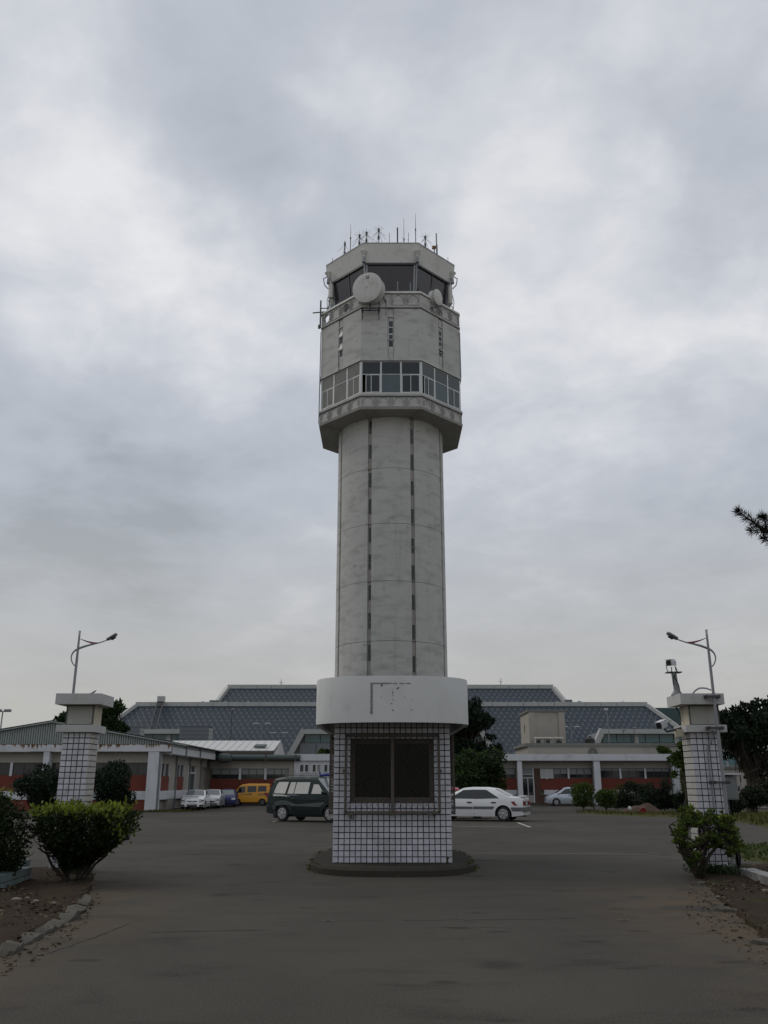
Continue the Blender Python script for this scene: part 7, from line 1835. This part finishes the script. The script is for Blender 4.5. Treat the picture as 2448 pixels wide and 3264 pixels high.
# ================================================================== VEGETATION
def bush_trunks(t, base, tips, r, mat='bark'):
    m = MB()
    for tp in tips:
        pts = branch(m, base + Vector((rnd.uniform(-.06, .06), rnd.uniform(-.06, .06), -.05)), tp, r * rnd.uniform(.7, 1.1), r * .3, .07)
        for k in range(3):
            q = pts[rnd.randint(2, 4)]; branch(m, q, q + Vector((rnd.uniform(-.3, .3), rnd.uniform(-.25, .25), rnd.uniform(.1, .35))), r * .35, r * .1, .1, 4, 5)
    m.build('stems', mat, t, smooth=True)
# trimmed bush, left foreground: flat clipped top, leans to the right
Yb = 15.6
def B(u, v, Y=Yb): return at(u, v, Y)
def trimmed_bush(label, base, outline_pts, ztop, depth, nl, nn, seed, tips):
    """outline_pts: (x0, x1, z) bands of the crown from bottom to top"""
    t = thing('trimmed_bush', label, 'bush', (base.x, base.y, 0), group='clipped bushes at the left pillar')
    pos = []; nor = []; q = np.random.default_rng(seed)
    zs = [p[2] for p in outline_pts]; x0s = [p[0] for p in outline_pts]; x1s = [p[1] for p in outline_pts]
    while len(pos) < nl:
        z = q.uniform(zs[0], zs[-1]); a, b = np.interp(z, zs, x0s), np.interp(z, zs, x1s); cx_, hw = (a + b) / 2, (b - a) / 2
        an = q.uniform(0, 2 * pi); rr = 1 - .7 * q.uniform(0, 1) ** 1.5
        rr *= 1 + .08 * sin(an * 5 + z * 6) + .07 * sin(an * 9 - z * 11) + .05 * sin(an * 17 + z * 23)
        if rr > .55 and sin(cx_ * 3 + an * 7 + z * 9) + sin(an * 13 - z * 17) + sin(z * 29 + an * 4) < -1.15: continue
        d = depth * min(1, hw / .7)
        pos.append((cx_ + hw * rr * cos(an), base.y + d * rr * sin(an), z + q.normal(0, .02))); nor.append((cos(an), sin(an), .2))
    place(leaf_mesh('foliage', pos, .062, 'leaf_bush', 2.0, .2, None, nor), 'foliage', t)
    # flat top carries yellow green new growth; on the right flank it imitates light
    pos = []; nor = []
    a, b = x0s[-1], x1s[-1]
    while len(pos) < nn:
        x = q.uniform(a, b); y = base.y + q.uniform(-1, 1) * depth * .95; k = (x - a) / (b - a)
        if ((x - (a + b) / 2) / ((b - a) / 2 + .05)) ** 4 + ((y - base.y) / depth) ** 4 > 1: continue
        edge = max(0, (k - .82) / .18)
        if sin(x * 11 + 1.3 * sin(y * 9)) + sin(y * 13 + x * 5) < q.uniform(-1.3, .2) - edge: continue
        pos.append((x, y, ztop + q.normal(0, .05) - edge * q.uniform(0, .5) + .03 * sin(x * 9) + .03 * sin(y * 7 + x * 4))); nor.append((.25 * edge, 0, 1))
    place(leaf_mesh('new_growth', pos, .08, 'leaf_new', 1.9, .25, None, np.array(nor) * .6), 'new_growth', t)['kind'] = 'stuff'
    bush_trunks(t, base, tips, .036)
    return t
def xz(u, v): p = B(u, v); return p.x, p.z
base = gr(232, 2790); base.y = Yb; base.x = B(232, 2770).x
bands = []
for (ua, ub, v) in ((205, 262, 2765), (190, 305, 2735), (172, 352, 2708), (148, 388, 2680), (124, 410, 2650), (112, 424, 2615), (116, 426, 2597), (124, 418, 2586)):
    a, b = B(ua, v), B(ub, v); bands.append((a.x, b.x, a.z))
zt_ = B(270, 2583).z
trimmed_bush('large clipped bush with a flat yellow green top before the left gate pillar', base, bands, zt_, .8, 15000, 1350, 4, [Vector((B(u, v).x, Yb + dy, B(u, v).z)) for u, v, dy in ((200, 2690, .1), (150, 2660, .2), (290, 2660, -.2), (360, 2650, .1), (400, 2640, 0), (250, 2640, .3), (330, 2690, .2), (180, 2700, -.1), (400, 2620, -.2), (135, 2700, -.2))])
Yb = 14.9
base = Vector((B(30, 2780).x, Yb, 0)); bands = []
for (ua, ub, v) in ((-40, 70, 2790), (-110, 110, 2750), (-160, 130, 2700), (-190, 135, 2650), (-180, 120, 2600), (-160, 90, 2560), (-120, 50, 2530)):
    a, b = B(ua, v), B(ub, v); bands.append((a.x, b.x, a.z))
trimmed_bush('taller bush cut off by the left edge of the photo', base, bands, B(0, 2524).z, .8, 15000, 420, 9, [Vector((B(u, v).x, Yb + dy, B(u, v).z)) for u, v, dy in ((60, 2700, .1), (100, 2690, .2), (-60, 2660, -.2), (20, 2650, .1), (120, 2720, .1))])
# looser bush, right foreground, leaves in rosettes at the twig ends
Yb = 16.3
base = Vector((B(2276, 2785).x, Yb, 0)); t = thing('open_bush', 'open bush with glossy yellow green leaf clusters before the right gate pillar', 'bush', (base.x, base.y, 0))
clus = []
for (u, v, r, n) in ((2178, 2590, 34, 30), (2152, 2640, 24, 16), (2210, 2600, 30, 24), (2160, 2680, 28, 18), (2180, 2715, 28, 18), (2200, 2740, 26, 20), (2225, 2690, 24, 10), (2235, 2610, 20, 12), (2262, 2600, 20, 8), (2290, 2600, 26, 12), (2310, 2600, 24, 14), (2338, 2620, 26, 20), (2350, 2655, 26, 20), (2365, 2690, 24, 18), (2330, 2680, 28, 14), (2300, 2680, 22, 8), (2270, 2690, 22, 9), (2260, 2650, 22, 8), (2290, 2650, 22, 7), (2345, 2715, 18, 7), (2230, 2730, 18, 8), (2271, 2570, 8, 2), (2385, 2700, 16, 6), (2140, 2650, 10, 3)):
    for _ in range(n):
        a = rnd.uniform(0, 2 * pi); k = sqrt(rnd.random()); p = B(2262 + (u - 2265) * .82 + cos(a) * r * .85 * k, 2682 + (v - 2675) * .92 + sin(a) * r * .85 * k, Yb + rnd.uniform(-.5, .5)); clus.append(p)
pos = []; nor = []; tint = []
for c in clus:
    up_ = Vector((rnd.uniform(-.5, .5), rnd.uniform(-.5, .5), 1)).normalized()
    for _ in range(11):
        a = rnd.uniform(0, 2 * pi); d = Vector((cos(a), sin(a), rnd.uniform(.1, .9))); pos.append(tuple(c + d * .012)); nor.append(tuple(d * 2.2)); tint.append(rnd.random())
place(leaf_mesh('foliage', pos, .08, 'leaf_broad', 2.4, .0, np.array(tint), np.array(nor)), 'foliage', t)
sel = [i for i in range(len(pos)) if rnd.random() < .34]
place(leaf_mesh('new_growth', [np.array(pos[i]) + [0, 0, .015] for i in sel], .075, 'leaf_new', 2.4, .35, None, np.array([nor[i] for i in sel])), 'new_growth', t)
m = MB(); hubs = [Vector((B(u, v).x, Yb + dy, B(u, v).z)) for u, v, dy in ((2210, 2690, -.1), (2235, 2660, .2), (2180, 2640, .1), (2290, 2690, 0), (2320, 2680, .2), (2345, 2660, -.1), (2260, 2640, -.2), (2200, 2720, -.2))]
for h in hubs: branch(m, base + Vector((0, 0, -.05)), h, .04, .018, .07)
for c in clus:
    h = min(hubs, key=lambda q: (q - c).length); branch(m, h, c, .012, .004, .06, 3, 4)
m.build('stems', 'bark', t, smooth=True)
pts = [(base.x - .12 + abs(rnd.gauss(.42, .32)), base.y + rnd.gauss(.15, .2), .07 + abs(rnd.gauss(0, .06))) for _ in range(1500)]
tag(place(leaf_mesh('ground_cover', pts, .05, 'leaf_tree', up=.4), 'ground_cover'), 'low dark leaves covering the soil at the foot of the right bush', kind='stuff')
pts = [(gr(265, 2795).x + .08 - abs(rnd.gauss(0, .25)), gr(265, 2795).y + rnd.gauss(0, .14), .07 + abs(rnd.gauss(0, .04))) for _ in range(600)]
tag(place(leaf_mesh('ground_cover', pts, .05, 'leaf_tree', up=.6), 'ground_cover'), 'small green weeds at the foot of the trimmed left bush', kind='stuff')

def leafy(name, label, cat, base, specs, n, size, mat, group=None, trunk=None, shell=.5, aspect=2.0, up=.2, extra=None, tr_mat='bark'):
    t = thing(name, label, cat, base, group=group)
    pos, d = blobs(specs, n, shell)
    keep = pos[:, 2] > base[2] + .03
    place(leaf_mesh('crown' if cat == 'tree' else 'foliage', pos[keep], size, mat, aspect, up, None, d[keep] * .6), 'crown' if cat == 'tree' else 'foliage', t)
    if extra:
        pos, d = blobs(specs, extra[0], .92); keep = (pos[:, 2] > base[2] + .05) & (d[:, 2] > -.1)
        tag(place(leaf_mesh('new_growth', pos[keep], extra[1], extra[2], aspect, .4, None, d[keep]), 'new_growth', t), None, kind='stuff')
    m = MB(); b = Vector(base)
    if trunk:
        h, r = trunk; top = b + Vector((rnd.uniform(-.2, .2), 0, h)); pts = branch(m, b - Vector((0, 0, .1)), top, r, r * .55, .03, 6, 8)
        for s in specs: branch(m, pts[rnd.randint(3, 6)], Vector(s[:3]), r * .35, r * .06, .06, 5, 5)
    else:
        for s in specs: branch(m, b, Vector(s[:3]), .03, .01, .06, 4, 4)
    m.build('trunk' if trunk else 'stems', tr_mat, t, smooth=True); return t
def spec(u, v, Y, ru, rv, ry=None, dy=0.0):
    """ellipsoid from its pixel centre and pixel radii at distance Y"""
    p = at(u, v, Y); k = (Y * cos(PITCH) + (p.z - EYE) * sin(PITCH)) / 2740
    return (p.x, Y + dy, p.z, ru * k, ry or ru * k, rv * k)
def cluster(u, v, Y, ru, rv, n, r, seed, ry=None):
    q = random.Random(seed); out = []
    while len(out) < n:
        a, b = q.uniform(-1, 1), q.uniform(-1, 1)
        if a * a + b * b > 1: continue
        s = r * q.uniform(.65, 1.2); z = spec(u + a * ru, v + b * rv, Y, s * 1.15, s * .85); out.append((z[0], Y + q.uniform(-1, 1) * (ry or 1.2), z[2], *z[3:]))
    return out
# dark clipped cypress like shrubs beside the left pillar
S = 'dark rounded shrubs flanking the left gate pillar'
Y = 50
b = at(128, 2560, Y); leafy('dark_shrub', 'dark rounded shrub left of the left gate pillar', 'shrub', (b.x, Y, gz(Y)), cluster(128, 2505, Y, 42, 55, 22, 30, 1), 9000, .16, 'leaf_cypress', S, extra=(700, .13, 'leaf_tree'))
b = at(360, 2560, Y); leafy('dark_shrub', 'dark rounded shrub right of the left gate pillar', 'shrub', (b.x, Y, gz(Y)), cluster(352, 2500, Y, 44, 56, 22, 28, 2) + [spec(415, 2545, Y, 18, 20)], 9000, .16, 'leaf_cypress', S, extra=(700, .13, 'leaf_tree'))
# trees behind the left building
Y = 90; b = at(380, 2450, Y); leafy('broadleaf_tree', 'thin crowned tree rising behind the left gate pillar before the teal block', 'tree', (b.x, Y, gz(Y)), cluster(352, 2290, Y, 34, 44, 13, 16, 4) + cluster(372, 2252, Y, 22, 12, 7, 7, 5) + cluster(395, 2320, Y, 24, 12, 6, 9, 14), 3600, .42, 'leaf_tree', 'trees behind the left building', (5, .2), .3)
Y = 88; b = at(195, 2450, Y); leafy('broadleaf_tree', 'sparse treetop showing over the gable left of the pillar', 'tree', (b.x, Y, gz(Y)), cluster(195, 2287, Y, 20, 11, 8, 8, 6), 520, .34, 'leaf_tree', 'trees behind the left building', (7, .15), .2)
# tall dark tree and round lighter tree right of the booth
Y = 66; b = at(1495, 2540, Y)
leafy('dark_tree', 'tall dark tree right of the tower foot, behind the round green tree', 'tree', (b.x, Y, gz(Y)), cluster(1490, 2330, Y, 58, 80, 26, 30, 7) + [spec(1500, 2258, Y, 34, 16), spec(1515, 2240, Y, 20, 12), spec(1478, 2250, Y, 24, 14), spec(1560, 2352, Y, 18, 8), spec(1563, 2300, Y, 16, 10), spec(1580, 2390, Y, 22, 20), spec(1455, 2400, Y, 50, 70)], 15000, .24, 'leaf_cypress', None, (5, .22), .35, extra=(1200, .2, 'leaf_tree'))
Y = 60; b = at(1520, 2560, Y)
leafy('round_tree', 'round dense green tree right of the booth, behind the white saloon', 'tree', (b.x, Y, gz(Y)), cluster(1515, 2455, Y, 68, 55, 24, 34, 8) + [spec(1460, 2440, Y, 30, 30), spec(1590, 2480, Y, 24, 36), spec(1575, 2425, Y, 20, 14), spec(1530, 2510, Y, 80, 30)], 15000, .2, 'leaf_tree', None, (2.2, .16), .4, extra=(2600, .17, 'leaf_broad'))
# shrubs of the planted island
G_ = 'shrubs of the planted island'
def shrub(u, vb, specs, n, size, mat, label, extra=None, Y=None, name='island_shrub'):
    p = gr(u, vb, -.2)
    Y = p.y; return leafy(name, label, 'shrub', (p.x, Y, gz(Y)), [spec(a, b_, Y, c, d, dy=rnd.uniform(-.4, .4)) for a, b_, c, d in specs], n, size, mat, G_, extra=extra)
shrub(1860, 2572, [(1858, 2535, 30, 34), (1840, 2525, 20, 26), (1875, 2520, 18, 22), (1862, 2508, 18, 12), (1850, 2556, 26, 14)], 4200, .13, 'leaf_broad', 'bright green shrub hiding the silver blue car, leftmost on the island', (500, .12, 'leaf_new'))
shrub(1932, 2577, [(1932, 2545, 30, 26), (1912, 2540, 18, 16), (1950, 2535, 16, 18), (1925, 2527, 16, 10), (1940, 2562, 26, 12)], 3400, .12, 'leaf_broad', 'low green shrub second from left on the planted island', (400, .11, 'leaf_new'))
shrub(1895, 2573, [(1890, 2530, 12, 26), (1884, 2560, 10, 12)], 700, .11, 'leaf_olive', 'thin brownish shrub between the two green island shrubs')
shrub(2015, 2575, [(2015, 2535, 42, 38), (1985, 2550, 24, 26), (2045, 2530, 24, 30), (2010, 2505, 20, 14), (1970, 2560, 22, 16)], 6000, .13, 'leaf_cypress', 'large dark shrub with yellowing top in the middle of the island', (420, .13, 'leaf_olive'))
shrub(1968, 2572, [(1968, 2520, 12, 14), (1978, 2510, 8, 8)], 400, .12, 'leaf_olive', 'yellowish twig shrub left of the dark island shrub')
# palm like cycad
p = gr(2115, 2580, -.15); t = thing('fan_plant', 'dark plant with long feathery fronds on the island beside the right pillar', 'plant', (p.x, p.y, gz(p.y)))
k = p.y * .96 / 2740; pos = []; nor = []; m = MB()
for i in range(46):
    an = rnd.uniform(0, 2 * pi); el = rnd.uniform(.15, 1.35); L = rnd.uniform(60, 118) * k; o = Vector((p.x + rnd.uniform(-.6, .6), p.y + rnd.uniform(-.4, .4), gz(p.y) + rnd.uniform(.2, .7)))
    pts = []
    for j in range(10):
        f = j / 9; pts.append(o + Vector((cos(an) * cos(el) * L * f, sin(an) * cos(el) * L * f * .6, sin(el) * L * f - .5 * f * f * L * .5)))
        if j:
            for s in range(9):
                q = pts[-2].lerp(pts[-1], s / 9)
                for sg in (-1, 1): pos.append(tuple(q)); nor.append((-sin(an) * sg * 1.6, cos(an) * sg * 1.6, -.2))
    m.tube(pts, [.02 * (1 - .8 * j / 9) for j in range(10)], 4)
place(leaf_mesh('fronds', pos, .3, 'leaf_cypress', 7, 0, None, np.array(nor)), 'fronds', t); m.build('ribs', 'bark', t)
for (u, v, ru, rv, l, mt) in ((2175, 2560, 26, 30, 'dark shrub at the foot of the right gate pillar', 'leaf_cypress'), (2190, 2500, 18, 50, 'tall narrow shrub close behind the left side of the right gate pillar', 'leaf_olive')):
    shrub(u, 2585, [(u, v, ru, rv), (u - 8, v - rv * .6, ru * .6, rv * .4), (u + 6, v + rv * .4, ru * .8, rv * .5)], 2600, .13, mt, l)
Y = 52; b = at(2178, 2500, Y); leafy('slender_tree', 'slender bright leaved tree just left of the right gate pillar', 'tree', (b.x, Y, gz(Y)), cluster(2172, 2400, Y, 22, 30, 9, 13, 21) + cluster(2165, 2450, Y, 14, 20, 5, 10, 22), 2600, .17, 'leaf_broad', None, (3.5, .08), .3)
Y = 90; b = at(2112, 2430, Y); leafy('roof_shrub', 'shrub growing on the roof ledge near the right pillar', 'shrub', (b.x, Y, 4.19), [spec(2112, 2393, Y, 13, 10), spec(2125, 2398, Y, 14, 8), spec(2103, 2388, Y, 7, 7)], 700, .28, 'leaf_broad', 'plants rooted on roof edges')
for i, u in enumerate((1022, 1040, 1056)):
    Y = 86; p = at(u, 2404, Y); leafy('roof_shrub', ('reddish weed on the parapet of the tiled block, leftmost of three', 'weed on the parapet of the tiled block, middle of three', 'green weed on the parapet of the tiled block, nearest the booth')[i], 'shrub', (p.x, Y, p.z - .02), [spec(u, 2398, Y, 8, 6), spec(u + 4, 2394, Y, 5, 4)], 240, .2, ('leaf_olive', 'leaf_tree', 'leaf_broad')[i], 'plants rooted on roof edges')
# dark spreading tree at the right edge with hanging roots
Y = 58; b = at(2395, 2560, Y)
t = leafy('banyan_tree', 'big dark spreading tree with hanging roots at the right edge of the photo', 'tree', (b.x, Y, gz(Y)), cluster(2390, 2330, Y, 62, 55, 30, 32, 31, 3) + [spec(2330, 2275, Y, 22, 10), spec(2345, 2262, Y, 16, 8), spec(2372, 2255, Y, 18, 12), spec(2420, 2240, Y, 16, 10), spec(2405, 2250, Y, 16, 10), spec(2300, 2282, Y, 18, 10), spec(2440, 2280, Y, 30, 20), spec(2480, 2260, Y, 40, 40), spec(2500, 2350, Y, 70, 60), spec(2310, 2330, Y, 22, 40), spec(2315, 2390, Y, 26, 30), spec(2440, 2460, Y, 22, 60), spec(2560, 2400, Y, 80, 90)], 22000, .26, 'leaf_cypress', None, (3.6, .4), .35, extra=(1500, .2, 'leaf_tree'))
m = MB()
for i in range(46):
    u = rnd.uniform(2340, 2448); a = at(u, rnd.uniform(2380, 2420), Y + rnd.uniform(-1, 1)); m.tube([a, a + Vector((rnd.uniform(-.1, .1), 0, -rnd.uniform(.8, 2.3)))], [.03, .012], 4)
m.build('hanging_roots', 'bark', t)
m = MB()
for i in range(16): branch(m, Vector((b.x + rnd.uniform(-.3, .6), Y, gz(Y) + rnd.uniform(2.2, 3.4))), at(rnd.uniform(2300, 2440), rnd.uniform(2370, 2420), Y + rnd.uniform(-1, 1)), .12, .03, .08)
m.build('limbs', 'bark', t, smooth=True)
for i, (u, v, ru, rv, l) in enumerate(((2335, 2560, 40, 26, 'low brownish scrub left under the dark spreading tree'), (2400, 2540, 40, 34, 'brownish scrub mound under the dark spreading tree'), (2455, 2530, 44, 40, 'scrub at the right edge of the photo under the spreading tree'))):
    Y = 48 + i; p = at(u, v, Y); leafy('scrub', l, 'shrub', (p.x, Y, gz(Y)), [spec(u, v, Y, ru, rv), spec(u - 16, v + 8, Y, ru * .7, rv * .7), spec(u + 14, v - 4, Y, ru * .6, rv * .7)], 2600, .14, 'leaf_cypress', 'scrub under the spreading tree', extra=(420, .12, 'litter'))
# heap of earth with a red drum
p = gr(2065, 2588, -.1); t = thing('earth_heap', 'low heap of brown earth on the planted island', 'earth heap', (p.x, p.y, gz(p.y)))
pm('red_earth', (.08, .045, .03), .95, .35, 3, dirt=(.05, .04, .02), dirtamt=.6, dscale=2, bmp=.9, bscale=18)
m = MB(); n = 14
for j in range(n + 1):
    for i in range(n + 1):
        x, y = -1 + 2 * i / n, -1 + 2 * j / n; h = max(0, 1 - x * x - y * y) ** .8 * (.5 + .16 * sin(x * 5) * cos(y * 4) + rnd.uniform(-.04, .04)); m.v.append((p.x + x * 1.35, p.y + 1.2 + y * 1.0, gz(p.y) + .04 + h))
for j in range(n):
    for i in range(n): a = j * (n + 1) + i; m.f.append((a, a + 1, a + n + 2, a + n + 1))
m.build('heap', 'red_earth', t, smooth=True)
p = gr(2049, 2591, 0); pm('drum_red', (.2, .015, .012), .5, .15, 6)
t = thing('red_drum', 'small red drum lying on its side at the edge of the island grass', 'drum', (p.x, p.y, gz(p.y))); c = Vector((p.x, p.y - .1, gz(p.y) + .22)); ax = Vector((-.25, -1, 0))
MB().lathe(c, ax, [(-.4, .05), (-.4, .19), (-.38, .2), (-.1, .2), (-.09, .21), (-.07, .2), (0, .2), (.01, .185), (-.02, .17), (-.06, .02)], 18).build('shell', 'drum_red', t, smooth=True)
MB().lathe(c + ax.normalized() * -.05, ax, [(0, .165), (.012, .165)], 16).build('base_plate', 'lamp_red', t)
p = gr(2013, 2585, 0); o = MB().lathe((p.x, p.y + .4, gz(p.y) + .35), (.3, -1, .4), [(0, .02), (.03, .12), (.06, .13), (.1, .08), (.12, .02)], 8); solo(o, 'litter_bag', 'plate_white', 'white scrap of plastic on the earth heap', 'litter')
# pine branch reaching in from a tree beyond the right edge
Yp = 14.0; tip = at(2338, 1622, Yp); root = Vector((10.2, Yp + 1.2, at(2448, 1760, Yp).z - .9))
t = thing('pine_tree', 'dark needled branch of a conifer reaching in from the right edge of the photo', 'tree', (10.4, Yp + 1.3, 0))
m = MB(); m.tube([(10.4, Yp + 1.3, -.1), (10.35, Yp + 1.3, 3), (10.45, Yp + 1.3, 7), (10.4, Yp + 1.3, 11.5)], [.2, .17, .12, .04], 10); m.build('trunk', 'bark', t, smooth=True)
axes = []; 
def P_(u, v): return at(u, v, Yp)
axes += [([root, P_(2530, 1770), P_(2448, 1698), P_(2400, 1664), P_(2356, 1632)], .034, 1.0), ([P_(2448, 1698), P_(2420, 1690), P_(2398, 1690)], .016, .8), ([P_(2448, 1698), P_(2440, 1672), P_(2436, 1655)], .016, .6), ([P_(2500, 1740), P_(2470, 1735), P_(2440, 1718)], .018, .8), ([P_(2480, 1725), P_(2448, 1660), P_(2430, 1650)], .016, .7)]
for z in (7.4, 8.6, 9.8, 10.8):
    for k in range(5):
        an = k * 1.257 + z; L = (12.3 - z) * .42
        if cos(an) < -.3 and z < 9: L = min(L, .9)
        axes.append(([Vector((10.4, Yp + 1.3, z)), Vector((10.4 + cos(an) * L * .6, Yp + 1.3 + sin(an) * L * .6, z + .1)), Vector((10.4 + cos(an) * L, Yp + 1.3 + sin(an) * L, z + .35))], .025, 1.0))
m = MB(); pos = []; nor = []
for pts, r, dens in axes:
    m.tube(pts, [r * (1 - .7 * i / (len(pts) - 1)) for i in range(len(pts))], 6)
    for a, b in zip(pts, pts[1:]):
        L = (b - a).length; d = (b - a).normalized()
        for i in range(int(L * 520 * dens)):
            q = a.lerp(b, rnd.random()); an = rnd.uniform(0, 2 * pi); x = d.orthogonal().normalized(); y = d.cross(x); pos.append(tuple(q)); nor.append(tuple(((x * cos(an) + y * sin(an)) * 2.4 + d * 1.6)))
    for i in range(60): pos.append(tuple(pts[-1])); q = d + Vector((rnd.gauss(0, .6), rnd.gauss(0, .6), rnd.gauss(0, .6))); nor.append(tuple(q * 2.4))
m.build('branches', 'bark', t, smooth=True)
place(leaf_mesh('needles', pos, .135, 'needle', 13, 0, None, np.array(nor)), 'needles', t)
